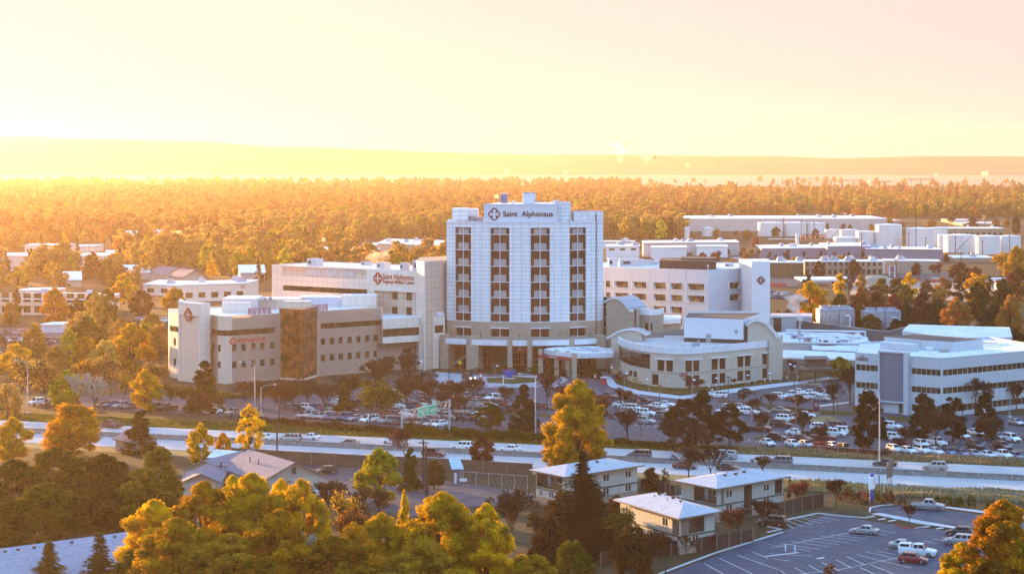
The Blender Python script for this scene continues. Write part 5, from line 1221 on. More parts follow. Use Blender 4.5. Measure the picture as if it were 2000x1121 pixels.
def broadleaf(name, seed, Hh=12, h0=2.5, Rr=5, nl=38, lr=.30, n=3500, leaf=.42, prof=None, mat=None, fill=.35, flat=.8, sparse=0, trunk=True, up=.3):
    rng = np.random.default_rng(seed); prof = prof or (lambda t: (math.sin(math.pi*min(1, (t*.92+.10)))**.55)*(1-.25*t))
    Lb = lobes_for(rng, Hh*.93, h0, Rr*.82, prof, nl, lr, fill)
    w_ = Lb[:, 3]**2; idx = rng.choice(len(Lb), n, p=w_/w_.sum()); d = unitv(rng, n); d[:, 2] = d[:, 2]*.9+up*.5
    d /= np.linalg.norm(d, axis=1, keepdims=True); rad = Lb[idx, 3]*(rng.uniform(.12, 1.12, n)**.5)*rng.uniform(.85, 1.22, n)
    C = Lb[idx, :3]+d*rad[:, None]*np.array([1, 1, flat]); nrm = d+unitv(rng, n)*.9; nrm /= np.linalg.norm(nrm, axis=1, keepdims=True)
    a = unitv(rng, n); U = np.cross(nrm, a); U /= np.linalg.norm(U, axis=1, keepdims=True); V = np.cross(nrm, U)
    s = leaf*rng.uniform(.55, 1.25, n)[:, None]; lt = rng.uniform(0, 1, len(Lb))
    tone = np.clip(lt[idx]*.5+rng.uniform(0, .55, n), 0, 1)
    me = quads_mesh('crown', C, U*s*.5, V*s*.42, tone, mat or MATS['leaf_yellow'])
    pr_ = proto(name); o = bpy.data.objects.new('crown', me); col.objects.link(o); o.parent = pr_
    if trunk:
        mb = MB(); r0 = Rr*.055; mb.tube((0, 0, 0), (0, 0, h0+.5), r0*1.25, r0*.85, 8); top = (0, 0, h0+(Hh-h0)*.35); mb.tube((0, 0, h0+.5), top, r0*.85, r0*.5, 7)
        for i in range(0, len(Lb), max(1, len(Lb)//14)):
            l = Lb[i]; st = (0, 0, h0+(max(l[2], h0)-h0)*rng.uniform(.05, .35)); mid = (l[0]*.5, l[1]*.5, st[2]+(l[2]-st[2])*.6); mb.tube(st, mid, r0*.45, r0*.28, 5, 0, False); mb.tube(mid, tuple(l[:3]), r0*.28, r0*.08, 4, 0, False)
        t = mb.build('trunk', MATS['bark'], pr_)
    return pr_
def spruce(name, seed, Hh=16, Rr=4, nw=26, per=11, leaf=.34, mat=None, dens=9, droop=.28, h0=.8, power=1.0):
    rng = np.random.default_rng(seed); C = []; U = []; V = []; tn = []
    for i in range(nw):
        t = i/(nw-1); z = h0+(Hh-h0)*t**.92; R_ = Rr*(1-t)**power*(1+.16*rng.normal())+.12
        for k in range(max(4, int(per*(1-t*.6)))):
            a = rng.uniform(0, 2*np.pi); L = R_*rng.uniform(.72, 1.1); m = max(3, int(dens*L/Rr*1.5)+2); bt = rng.uniform(0, .6)
            for j in range(m):
                f = (j+.6)/m; x = L*f; zz = z-droop*x*(1.0-.25*f)+rng.uniform(-.12, .12)+.16*x*f*f
                sp = (1-f*.6)*leaf*1.4; sd_ = rng.uniform(-1, 1)*sp
                C.append((x*math.cos(a)-sd_*math.sin(a), x*math.sin(a)+sd_*math.cos(a), zz-rng.uniform(0, .25)))
                dd = np.array([math.cos(a+rng.uniform(-.7, .7)), math.sin(a+rng.uniform(-.7, .7)), rng.uniform(-.5, .15)]); U.append(dd*leaf*rng.uniform(.7, 1.3))
                vv = np.cross(dd, [0, 0, 1])+np.array([0, 0, rng.uniform(-.5, .5)]); V.append(vv/np.linalg.norm(vv)*leaf*.38); tn.append(min(1, bt+rng.uniform(0, .4)+.2*f))
    me = quads_mesh('crown', np.array(C), np.array(U), np.array(V), np.array(tn), mat or MATS['leaf_spruce'])
    pr_ = proto(name); o = bpy.data.objects.new('crown', me); col.objects.link(o); o.parent = pr_
    mb = MB(); mb.tube((0, 0, 0), (0, 0, Hh*.97), Hh*.016, .03, 7); mb.build('trunk', MATS['bark'], pr_); return pr_
def bare(name, seed, Hh=9, lv=5, spread=.55, tw=.030, leaves=0, leafmat=None, mat=None, split=3, h0=.28, r0=.16, leaf=.28):
    rng = random.Random(seed); mb = MB(); tk = MB(); ends = []
    def grow(p, d, L, r, l):
        q = p+d*L; (tk if l <= 1 else mb).tube(p, q, r, r*.68, 5 if l < 2 else 3, 0, False)
        if l >= 2: ends.append(q)
        if l == lv: return
        n = split+(1 if rng.random() < .4 else 0)
        for i in range(n):
            ax = Vector((rng.gauss(0, 1), rng.gauss(0, 1), rng.gauss(0, .6))).normalized(); nd = (d+ax*spread*rng.uniform(.6, 1.4)+Vector((0, 0, .12))).normalized()
            grow(q if i else q, nd, L*rng.uniform(.62, .86), max(tw, r*.58), l+1)
            if l > 0 and rng.random() < .4:
                m = p+(q-p)*rng.uniform(.4, .9); nd = (d+ax*spread*1.3).normalized(); grow(m, nd, L*.55, max(tw, r*.4), min(lv, l+2))
    grow(Vector((0, 0, 0)), Vector((0, 0, 1)), Hh*h0, r0, 0)
    pr_ = proto(name); mb.build('crown', mat or MATS['twig'], pr_); tk.build('trunk', MATS['bark'], pr_)
    zmax = max(e.z for e in ends); k = Hh/zmax
    for ch in pr_.children: ch.data.transform(Matrix.Scale(k, 4))
    if leaves:
        r2 = np.random.default_rng(seed); idx = r2.integers(0, len(ends), leaves); C = np.array([tuple(ends[i]) for i in idx])*k+r2.normal(size=(leaves, 3))*.25
        U = unitv(r2, leaves)*leaf*.5; V = np.cross(U, unitv(r2, leaves)); V *= leaf*.4/np.linalg.norm(V, axis=1, keepdims=True)
        me = quads_mesh('foliage', C, U, V, r2.uniform(0, 1, leaves), leafmat); o = bpy.data.objects.new('foliage', me); col.objects.link(o); o.parent = pr_
    return pr_
MATS['bark'] = plain('bark', (.06, .042, .027), .95, c2=(.035, .026, .017), scale=2)
MATS['twig'] = plain('bare twigs', (.065, .040, .028), .95, c2=(.042, .026, .018), scale=.8, spec=.1)
MATS['twig_pale'] = plain('pale birch bark', (.42, .36, .28), .9, scale=.8)
MATS['twig_red'] = plain('reddish twigs', (.08, .03, .022), .95, c2=(.05, .022, .016), scale=.8, spec=.1)
LM = dict(
 yellow=leafm('leaf_yellow', (.92, .50, .006), (.52, .30, .008), (.32, .19, .01), .5),
 gold=leafm('leaf_gold', (.82, .40, .008), (.46, .24, .01), (.30, .17, .012), .5),
 lime=leafm('leaf_lime', (.50, .44, .010), (.28, .26, .01), (.18, .17, .01), .45),
 orange=leafm('leaf_orange', (.48, .17, .03), (.28, .10, .025), (.24, .13, .03), .4),
 russet=leafm('leaf_russet', (.14, .045, .022), (.075, .028, .016), (.09, .045, .018), .3),
 brown=leafm('leaf_brown', (.09, .045, .018), (.05, .027, .012), (.07, .038, .012), .25),
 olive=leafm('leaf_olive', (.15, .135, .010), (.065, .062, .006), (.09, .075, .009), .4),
 mustard=leafm('leaf_mustard', (.52, .30, .010), (.26, .16, .010), (.17, .11, .010), .45),
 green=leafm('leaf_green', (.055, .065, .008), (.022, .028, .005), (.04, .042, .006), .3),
 pine=leafm('leaf_pine', (.026, .032, .012), (.011, .016, .007), (.02, .021, .009), .1),
 spruce=leafm('leaf_spruce', (.018, .022, .009), (.007, .010, .005), (.014, .014, .007), .08),
 crimson=leafm('leaf_crimson', (.24, .04, .035), (.14, .03, .03), (.16, .06, .03), .3),
)
LM['tawny'] = leafm('leaf_tawny', (.42, .26, .06), (.30, .19, .045), (.26, .17, .04), .55); LM['hay'] = leafm('leaf_hay', (.48, .33, .08), (.34, .24, .05), (.30, .20, .04), .55)
cone = lambda t: (1-t)**.75*.98+.04
P_ = dict(
 mapleA=broadleaf('maple_tree', 1, 14, 1.2, 6.2, 150, .19, 46000, .30, fill=.12), mapleB=broadleaf('maple_tree', 2, 14, 1.2, 5.6, 135, .20, 40000, .30, fill=.12),
 midA=broadleaf('broadleaf_tree', 3, 12, 1.4, 5, 50, .29, 9000, .46, fill=.15), midB=broadleaf('broadleaf_tree', 4, 12, 1.2, 4.4, 44, .31, 8000, .46, fill=.15), midC=broadleaf('broadleaf_tree', 5, 12, 1.0, 5.6, 46, .29, 9000, .48, fill=.15),
 tall=broadleaf('poplar_tree', 6, 14, 1.5, 3.0, 60, .28, 5200, .38, prof=lambda t: math.sin(math.pi*min(1, t*.85+.12))**.6), thin=broadleaf('birch_tree', 7, 12, 1.6, 3.4, 46, .28, 4200, .38),
 farA=broadleaf('distant_tree', 8, 12, 1.5, 5, 26, .36, 900, 1.05, fill=.1), farB=broadleaf('distant_tree', 9, 13, 1.5, 4.4, 24, .38, 800, 1.0, fill=.1), farC=broadleaf('distant_tree', 10, 11, 1.2, 5.6, 24, .36, 900, 1.1, fill=.1),
 farcone=broadleaf('distant_conifer', 11, 13, .8, 3.1, 28, .36, 800, .85, prof=cone, fill=.1), 
 pineA=broadleaf('pine_tree', 12, 13, .6, 4.3, 60, .30, 13000, .38, prof=lambda t: min(1, .45+1.7*t)*(1-t)**.55+.1, flat=.6), pineB=broadleaf('pine_tree', 13, 12, 1.4, 4.6, 44, .32, 11000, .40, prof=lambda t: math.sin(math.pi*min(1, t*.8+.17))**.7, flat=.55),
 fir=broadleaf('fir_tree', 14, 12, .3, 3.9, 80, .27, 14000, .36, prof=cone, flat=.8, fill=.15), column=broadleaf('arborvitae', 15, 5, .2, .85, 30, .5, 1500, .16, prof=lambda t: (1-t)**.4*.95+.05, trunk=True),
 spruceB=spruce('spruce_tree', 16, 17, 5.8, 44, 26, .42, dens=13), spruceM=spruce('spruce_tree', 17, 12, 3.4, 30, 18, .40, dens=9),
 bareA=bare('bare_tree', 18, 9, 6, .55, .030, h0=.2), bareB=bare('bare_tree', 19, 9, 6, .48, .030, h0=.2), bareL=bare('thin_leaved_tree', 20, 9, 6, .5, .030, 1500, LM['russet']),
 birch=bare('bare_birch', 21, 9, 5, .28, .035, mat=MATS['twig_pale'], h0=.22), far_bare=bare('distant_bare_tree', 22, 9, 4, .55, .07),
 shrubA=broadleaf('shrub', 23, 2.2, .1, 1.6, 16, .4, 900, .20, trunk=False, prof=lambda t: math.sin(math.pi*min(1, t*.6+.35))**.5), shrubB=broadleaf('shrub', 24, 2.6, .1, 2.4, 24, .33, 1300, .24, trunk=False, prof=lambda t: math.sin(math.pi*min(1, t*.6+.35))**.5),
 bareshrub=bare('bare_shrub', 25, 3, 5, .6, .022, split=4, h0=.12, r0=.05),
)
DIM = dict(mapleA=(14, 6.2), mapleB=(14, 5.6), midA=(12, 5), midB=(12, 4.4), midC=(12, 5.6), tall=(14, 3.1), thin=(12, 3.4), farA=(12, 5), farB=(13, 4.4), farC=(11, 5.6), farcone=(13, 3.1), pineA=(13, 4.3), pineB=(12, 4.6), fir=(12, 3.9),
           column=(5, .85), spruceB=(17, 5.6), spruceM=(12, 3.2), bareA=(9, 4.2), bareB=(9, 3.8), bareL=(9, 4), birch=(9, 2.6), far_bare=(9, 4), shrubA=(2.2, 1.6), shrubB=(2.6, 2.4), bareshrub=(3, 2))
CW = dict(tawny='tawny', hay='straw coloured', mustard='mustard', yellow='yellow', gold='golden', lime='yellow green', orange='orange', russet='russet', brown='brown', olive='olive green', green='dark green', pine='dark green', spruce='blackish green', crimson='crimson')
rt = random.Random(77)
def tree(kind, px, yb, yt, wpx, colr, label, cat='tree', group=None, Y=None):
    """a tree whose foot stands at picture point px,yb, reaching up to yt and wpx wide there"""
    Y = Y or F*ZC/(yb-H); K = F/Y; h = wz(yt, Y); r = wpx/K/2; Hh, Rr = DIM[kind]
    sx = r/Rr; sz = h/Hh
    m = {}
    if kind == 'bareL': m = {'foliage': LM[colr]}
    elif not kind.startswith(('bare', 'birch', 'far_bare')): m = {'crown': LM[colr]}
    elif colr == 'red': m = {'crown': MATS['twig_red']}
    return place(P_[kind], (wx(px, Y), Y), rt.uniform(0, 6.28), (sx, sx, sz), label, cat, group, m)
# ---- near trees: apart from two added for shade, each from the photograph
T_ = [
 ('mapleA', 300, 1165, 966, 200, 'yellow', 'broad yellow maple at the left end of the bright maple clump, bottom centre left'),
 ('mapleB', 398, 1160, 928, 210, 'yellow', 'tall yellow maple second from left in the clump below the grey roofed house'),
 ('mapleA', 492, 1165, 912, 230, 'yellow', 'tallest yellow maple of the clump directly below the gabled house'),
 ('mapleB', 588, 1155, 924, 160, 'gold', 'golden maple at the right end of the clump below the cream gable'),
 ('mapleB', 790, 1150, 946, 45, 'yellow', 'slender yellow tree spire left of the second maple clump'),
 ('mapleA', 745, 1180, 992, 170, 'gold', 'golden maple left of the second clump, low in front of the side street'),
 ('mapleA', 862, 1175, 950, 240, 'yellow', 'big yellow green maple in the middle of the second clump'),
 ('mapleB', 950, 1180, 972, 150, 'yellow', 'yellow maple at the right side of the second clump'),
 ('midA', 1020, 1180, 1080, 120, 'yellow', 'small golden tree at the bottom edge left of the spruce'),
 ('midC', 1118, 1170, 1048, 110, 'olive', 'olive leafy tree at the bottom edge just below the big spruce'),
 ('mapleB', 820, 1210, 1045, 260, 'mustard', 'mustard brown maple low at the bottom edge under the second clump'),
 ('mapleA', 650, 1210, 1040, 260, 'mustard', 'mustard brown tree at the bottom edge between the two maple clumps'),
 ('mapleA', 450, 1215, 1035, 300, 'mustard', 'mustard brown tree at the bottom edge under the first maple clump'),
 ('mapleA', 1960, 1190, 966, 215, 'gold', 'large golden maple at the right edge over the parking lot'),
 ('mapleB', 1880, 1185, 1052, 130, 'yellow', 'yellow green maple beside the red car, bottom right'),
 ('midA', 1990, 1195, 1045, 140, 'yellow', 'yellow maple in the bottom right corner'),
 ('mapleB', 690, 1200, 1010, 170, 'gold', 'golden maple low between the two bright maple clumps'),
 ('mapleA', 545, 1205, 985, 220, 'yellow', 'yellow maple in the lower front of the first clump'),
 ('mapleB', 345, 1205, 1000, 230, 'gold', 'golden maple in the lower front left of the first clump'),
 ('midC', 1075, 1130, 1005, 110, 'brown', 'brown leafy tree at the left foot of the big spruce'),
 ('midC', 1235, 1135, 1020, 110, 'brown', 'brown leafy tree right of the spruce before the garden fence'),
 ('bareL', 1300, 1125, 1035, 90, 'brown', 'brown half bare tree by the garden fence middle'),
 ('mapleB', 1045, 1215, 1075, 170, 'mustard', 'mustard brown tree at the very bottom left of the spruce'),
 ('midC', 1152, 1024, 940, 80, 'brown', 'added brown shade tree hidden behind the right side of the spruce'),  # added on the sun side to shade the nearest apartment wall
 ('midC', 1100, 1032, 955, 90, 'brown', 'added brown shade tree behind the left side of the spruce'),  # second tree added to keep low sun off that apartment wall
 ('midB', 1205, 1018, 965, 60, 'russet', 'russet leafy tree between the left and nearest apartment houses'),
 ('mapleB', 455, 1120, 918, 110, 'yellow', 'yellow maple directly in front of the low grey house wing'),
 ('mapleA', 548, 1115, 926, 110, 'yellow', 'yellow maple hiding the front of the gabled house roof'),
 ('spruceB', 1138, 1085, 882, 172, 'spruce', 'tall blackish green spruce in front of the left apartment house'),
 ('mapleA', 1128, 925, 733, 168, 'gold', 'tall golden tree behind the spruce rising over the highway'),
 ('midA', 1085, 925, 850, 70, 'gold', 'low golden side tree at the left foot of the tall golden tree'),
 ('midA', 740, 985, 872, 116, 'lime', 'round lime yellow tree below the highway beside the wooden poles'),
 ('fir', 801, 958, 868, 52, 'green', 'dark cone shaped evergreen right of the round lime tree'),
 ('bareL', 790, 905, 833, 66, 'russet', 'half bare russet tree above the dark cone evergreen'),
 ('midB', 848, 955, 897, 56, 'green', 'low dark evergreen mass left of the blue roofed kiosk'),
 ('midB', 942, 912, 850, 62, 'russet', 'round russet brown tree standing alone at the near highway edge'),
 ('fir', 272, 884, 798, 84, 'green', 'pointed dark green conifer left by the highway'),
 ('midC', 140, 890, 782, 165, 'gold', 'broad golden tree at the left beside the highway'),
 ('midA', 392, 912, 824, 74, 'yellow', 'yellow tree just right of the pointed conifer'),
 ('midB', 436, 908, 842, 44, 'yellow', 'small yellow tree between the yellow tree and the birch'),
 ('thin', 487, 892, 784, 72, 'yellow', 'slender yellow birch rising across the highway'),
 ('midA', 25, 905, 812, 110, 'gold', 'golden tree at the left edge by the highway'),
 ('mapleA', 110, 1010, 866, 200, 'olive', 'olive tree in the dark left mass below the golden tree'),
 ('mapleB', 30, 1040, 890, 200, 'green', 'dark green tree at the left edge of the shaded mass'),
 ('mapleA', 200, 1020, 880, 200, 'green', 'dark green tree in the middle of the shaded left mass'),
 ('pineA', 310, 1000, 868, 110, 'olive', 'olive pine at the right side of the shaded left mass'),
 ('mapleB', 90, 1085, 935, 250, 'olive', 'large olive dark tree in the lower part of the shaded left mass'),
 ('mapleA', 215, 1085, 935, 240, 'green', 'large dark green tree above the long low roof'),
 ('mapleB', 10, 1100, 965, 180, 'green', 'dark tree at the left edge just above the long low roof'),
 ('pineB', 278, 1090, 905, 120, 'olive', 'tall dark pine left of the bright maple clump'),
 ('spruceM', 95, 1175, 1056, 110, 'olive', 'small spruce with sparse boughs in front of the long low roof'),
 ('spruceM', 195, 1175, 1040, 110, 'olive', 'second small spruce in front of the long low roof'),
 ('bareA', 160, 1130, 1040, 120, 'brown', 'bare grey brown tree beside the long low roof'),
 ('midC', 265, 1185, 1065, 120, 'olive', 'olive tree between the small spruces and the maples'),
 ('bareL', 665, 1090, 955, 90, 'gold', 'thin half bare tree with golden leaves right of the first maple clump'),
 ('bareL', 700, 1120, 985, 100, 'orange', 'half bare orange leaved tree left of the second maple clump'),
 ('bareA', 645, 1030, 935, 80, 'brown', 'bare brown tree below the cream gable end'),
 ('bareB', 735, 1050, 950, 80, 'brown', 'bare tree in front of the round lime tree'),
 ('birch', 590, 1185, 1032, 70, 'brown', 'pale bare birch stems at the bottom edge between the clumps'),
 ('bareA', 1000, 1075, 955, 110, 'brown', 'bare brown tree left of the big spruce'),
 ('bareL', 1050, 1120, 990, 90, 'brown', 'half bare brown tree in front of the spruce on the left'),
 ('bareL', 1215, 1100, 985, 95, 'olive', 'thin olive tree right of the spruce before the nearest apartment house'),
 ('midB', 1185, 1085, 1000, 60, 'brown', 'brown leaved small tree between spruce and nearest apartment house'),
 ('bareL', 1270, 1110, 1030, 90, 'russet', 'russet bare tree against the wall of the nearest apartment house'),
 ('bareB', 1340, 1090, 1045, 40, 'brown', 'small bare tree at the corner of the nearest apartment house'),
 ('bareL', 1392, 1078, 1040, 34, 'crimson', 'little reddish tree by the right wall of the nearest apartment house'),
 ('bareL', 1445, 1058, 985, 90, 'russet', 'dark russet bare tree between the two right apartment houses'),
 ('bareA', 1490, 1035, 975, 80, 'red', 'reddish bare tree below the rightmost apartment house'),
 ('bareA', 1388, 1010, 975, 50, 'red', 'reddish bare shrub tree at the left corner of the rightmost house'),
 ('bareA', 1345, 942, 870, 62, 'brown', 'bare tree in front of the maroon sedan on the highway'),
 ('bareB', 1388, 938, 872, 58, 'brown', 'bare tree just left of the rightmost house roof, against the highway'),
 ('bareA', 1490, 930, 890, 52, 'brown', 'bare tree behind the rightmost house roof'),
 ('column', 1297, 958, 911, 17, 'green', 'taller narrow arborvitae between the back apartment houses'),
 ('column', 1304, 958, 918, 12, 'green', 'shorter narrow arborvitae touching its taller neighbour'),
 ('midC', 1272, 958, 910, 46, 'brown', 'rounded brown tree behind the fence between the back houses'),
 ('bareL', 1570, 990, 936, 62, 'crimson', 'dense wine brown shrub tree right of the rightmost apartment house'),
 ('bareA', 1633, 992, 934, 52, 'red', 'dark bare ornamental tree left of the blue and white pylon sign'),
 ('bareA', 1776, 1027, 984, 32, 'red', 'small bare tree on the kerbed island of the near parking lot'),
 ('column', 1542, 975, 930, 10, 'green', 'narrow evergreen at the right wall of the rightmost apartment house'),
 ('thin', 1622, 1135, 1098, 36, 'orange', 'top of an orange leaved sapling at the bottom edge of the parking lot'),
 # hospital side of the highway
 ('fir', 400, 806, 698, 84, 'green', 'big dark conifer in front of the emblem tower of the left building'),
 ('fir', 1024, 843, 744, 72, 'pine', 'dark dense conifer in the lot below the blue fountain'),
 ('pineB', 957, 838, 784, 68, 'olive', 'round olive pine left of the dark conifer below the entrance'),
 ('pineB', 1335, 878, 772, 84, 'pine', 'grey green pine at the left of the pine group in the right lot'),
 ('pineA', 1372, 870, 757, 64, 'pine', 'tallest pine of the group in the right lot'),
 ('pineB', 1425, 872, 782, 74, 'pine', 'spreading pine at the right of the pine group in the right lot'),
 ('bareA', 1318, 884, 815, 80, 'brown', 'grey bare tree at the left foot of the pine group'),
 ('bareB', 1352, 884, 822, 60, 'brown', 'grey bare tree in front of the tallest pine'),
 ('pineA', 1697, 882, 755, 92, 'pine', 'large dark pine in front of the office block left corner'),
 ('pineA', 1805, 858, 764, 72, 'pine', 'dark pine in front of the office entrance, next right of the large one'),
 ('pineB', 1862, 862, 770, 64, 'pine', 'dark pine third from left before the office block'),
 ('pineA', 1925, 858, 762, 62, 'pine', 'dark pine nearest the right edge before the office block'),
 ('bareA', 1828, 876, 800, 80, 'brown', 'bare tree with pale twigs in front of the dark office pines'),
 ('bareA', 1935, 885, 812, 62, 'brown', 'bare tree over the parking row at the right edge'),
 ('bareB', 1905, 810, 735, 66, 'brown', 'thin bare tree against the ribbon windows of the office block'),
 ('bareA', 1985, 800, 748, 50, 'brown', 'thin bare tree at the right end of the office block'),
 ('bareA', 1660, 790, 715, 58, 'brown', 'bare tree left of the office block corner'),
 ('bareA', 1628, 812, 745, 40, 'brown', 'thin bare tree beside the maroon lot sign'),
 ('midB', 1640, 742, 695, 62, 'lime', 'yellow green tree before the brown roofed building left of the office'),
 ('bareL', 1545, 742, 700, 30, 'crimson', 'crimson tree at the right end of the brick clinic'),
 ('bareL', 1345, 772, 735, 66, 'crimson', 'crimson leaved tree against the brick clinic wall'),
 ('bareL', 1435, 752, 738, 22, 'crimson', 'small crimson shrub tree at the clinic wall under the windows'),
 ('bareA', 1505, 798, 768, 40, 'brown', 'small bare tree on the lot island by the white vans'),
 ('bareA', 1450, 790, 768, 28, 'brown', 'tiny bare tree on the island near the walking people'),
 ('bareA', 1567, 865, 800, 44, 'brown', 'bare tree between the parked rows of the right lot'),
 ('bareA', 1488, 858, 805, 40, 'brown', 'bare tree left of the black hatchback in the right lot'),
 ('bareL', 1180, 850, 770, 120, 'russet', 'wide russet bare tree right of the tall golden tree'),
 ('bareA', 1225, 862, 800, 80, 'red', 'reddish bare tree by the lot edge right of the golden tree'),
 ('bareA', 1068, 800, 725, 62, 'red', 'reddish bare tree beside the entrance drive'),
 ('bareA', 885, 806, 742, 70, 'red', 'bare reddish tree in the lot left of the entrance drive'),
 ('bareL', 722, 843, 742, 125, 'olive', 'big thin leaved tree in front of the right wing of the left building'),
 ('fir', 672, 806, 742, 50, 'olive', 'dark conifer between the parked rows before the left building'),
 ('bareL', 545, 822, 738, 84, 'brown', 'thin brown tree before the copper glass atrium'),
 ('bareA', 600, 800, 740, 80, 'brown', 'bare tree under the right wing of the left building'),
 ('bareA', 795, 806, 735, 90, 'brown', 'bare brown tree left of the green highway signs'),
 ('bareL', 840, 800, 735, 70, 'russet', 'russet bare tree behind the green highway signs'),
 ('bareA', 740, 778, 700, 84, 'brown', 'tall bare tree in front of the link building'),
 ('bareA', 795, 762, 688, 60, 'brown', 'bare tree beside the pillars of the link building'),
 ('bareB', 480, 785, 742, 70, 'brown', 'low bare tree right of the big dark conifer'),
 ('bareL', 330, 800, 745, 80, 'tawny', 'tawny bare tree left of the big dark conifer'),
 ('midA', 284, 806, 718, 80, 'gold', 'copper gold round tree left of the big dark conifer'),
 ('midA', 258, 735, 628, 110, 'gold', 'large golden tree at the left side of the tan building'),
 ('fir', 100, 762, 680, 76, 'hay', 'straw conifer in the left mid distance before the far lot'),
 ('midB', 130, 800, 720, 80, 'lime', 'yellow green tree behind the bare birches at the left'),
 ('birch', 150, 806, 728, 70, 'tawny', 'pale bare birch in front of the yellow green tree'),
 ('birch', 185, 812, 735, 60, 'tawny', 'leaning pale birch right of the first birch'),
 ('bareL', 40, 800, 690, 110, 'hay', 'wide straw bare tree at the left edge behind the street lamp'),
 ('bareL', 90, 798, 700, 80, 'hay', 'straw bare tree right of the left street lamp'),
 ('bareL', 215, 775, 690, 90, 'tawny', 'tawny bare tree between the golden tree and the far lot'),
 ('midC', 15, 815, 745, 80, 'hay', 'straw tree at the far left edge above the highway'),
 ('fir', 75, 690, 628, 40, 'hay', 'small conifer in front of the left office colonnade'),
 ('midA', 195, 660, 590, 54, 'hay', 'straw tree right of the left office colonnade'),
 ('midC', 160, 668, 605, 80, 'hay', 'spreading straw tree below the left office colonnade'),
 ('midA', 340, 608, 560, 60, 'gold', 'orange brown tree behind the emblem tower roof'),
 ('midB', 1583, 640, 546, 84, 'gold', 'large golden tree beside the steam plume behind the service yard'),
 ('bareL', 410, 828, 760, 80, 'brown', 'brown half bare tree right under the big dark conifer'),
 ('bareA', 510, 800, 742, 76, 'brown', 'bare tree in front of the rounded corner of the tan building'),
 ('bareL', 575, 808, 738, 80, 'brown', 'brown half bare tree left of the copper glass'),
 ('bareA', 635, 812, 746, 76, 'brown', 'bare tree in the second row before the right wing'),
 ('bareL', 690, 790, 728, 76, 'brown', 'brown half bare tree against the end of the tan building'),
 ('bareL', 765, 822, 752, 80, 'olive', 'olive half bare tree just left of the green signs'),
 ('bareL', 815, 782, 722, 70, 'brown', 'brown half bare tree before the covered walkway'),
 ('bareA', 862, 820, 764, 60, 'red', 'reddish bare tree just right of the green signs'),
 ('bareL', 905, 826, 766, 56, 'russet', 'russet half bare tree between the gantry post and the round pine'),
 ('bareA', 925, 790, 738, 56, 'red', 'reddish bare tree near the red totem'),
 ('bareL', 985, 800, 752, 50, 'russet', 'russet half bare tree just left of the dark conifer'),
 ('bareA', 1100, 812, 752, 56, 'red', 'reddish bare tree left of the tall golden tree'),
 ('bareL', 1210, 805, 755, 56, 'russet', 'russet half bare tree behind the cluster left of the pines'),
 ('bareL', 375, 800, 752, 60, 'olive', 'olive half bare tree left of the emblem tower foot'),
 ('bareL', 240, 790, 722, 80, 'gold', 'thin golden tree left of the copper gold tree'),
 ('bareL', 180, 775, 700, 90, 'gold', 'thin golden tree behind the pale birches'),
 ('bareL', 300, 775, 705, 80, 'hay', 'straw half bare tree behind the copper gold tree'),
 ('midA', 110, 735, 672, 70, 'hay', 'straw tree in front of the far left lot'),
 ('midC', 30, 740, 668, 90, 'gold', 'golden tree at the left edge before the far lot'),
 ('midB', 165, 720, 655, 70, 'gold', 'golden tree right of the far left lot'),
 ('midA', 70, 712, 660, 60, 'hay', 'straw tree in the middle of the far left lot'),
 ('midC', 205, 740, 660, 80, 'hay', 'straw tree left of the large golden tree'),
 ('midA', 298, 690, 610, 76, 'hay', 'straw tree behind the left end of the tan building'),
 ('bareL', 1480, 815, 775, 40, 'russet', 'russet tree among the middle rows of the right lot'),
 ('bareL', 1560, 806, 770, 36, 'brown', 'brown thin tree by the maroon lot sign'),
 ('bareL', 1610, 872, 825, 50, 'brown', 'brown half bare tree over the rows left of the big pine'),
 ('bareL', 1770, 880, 830, 50, 'brown', 'brown half bare tree between the two largest office pines'),
]
for a in T_: tree(*a)
# dark back hedge row and russet trees behind the cooling towers
def trow(items, where, group, kinds):
    items = sorted(items, key=lambda i: i[0])
    for n_, (px, yb, yt, w_, c) in enumerate(items):
        k = kinds[n_ % len(kinds)]
        tree(k, px, yb, yt, w_, c, '%s tree, %s from the left in %s' % (CW[c], ORD[n_], where), 'tree', group)
trow([(1520, 640, 605, 36, 'crimson'), (1545, 632, 600, 44, 'russet'), (1640, 640, 570, 56, 'olive'), (1680, 645, 560, 60, 'orange'), (1712, 640, 565, 50, 'russet'), (1745, 648, 572, 54, 'crimson'), (1772, 650, 590, 56, 'green'), (1800, 655, 566, 50, 'russet'),
      (1830, 655, 580, 64, 'green'), (1868, 672, 578, 86, 'orange'), (1910, 640, 548, 70, 'green'), (1940, 670, 590, 66, 'pine'), (1975, 680, 570, 66, 'orange'), (1700, 655, 612, 60, 'olive'), (1760, 668, 625, 70, 'pine'), (1815, 672, 620, 70, 'pine'), (1925, 690, 625, 80, 'pine'), (1985, 700, 640, 60, 'pine'), (1960, 640, 540, 50, 'green')],
     'the row behind the cooling towers', 'autumn trees behind the service yard', ['midA', 'midB', 'midC'])
trow([(1600, 545, 508, 30, 'russet'), (1668, 540, 505, 34, 'russet'), (1790, 540, 512, 26, 'russet'), (1835, 548, 512, 44, 'crimson'), (1875, 556, 510, 60, 'russet'), (1905, 560, 520, 46, 'crimson'), (1955, 545, 490, 46, 'yellow'), (1985, 560, 478, 60, 'gold'), (1990, 580, 520, 50, 'green'), (1372, 520, 492, 30, 'crimson'), (1405, 522, 488, 34, 'crimson'), (1430, 528, 505, 40, 'gold'), (1640, 515, 497, 20, 'yellow')],
     'the trees round the motel', 'trees round the motel', ['midB', 'bareL', 'midA'])
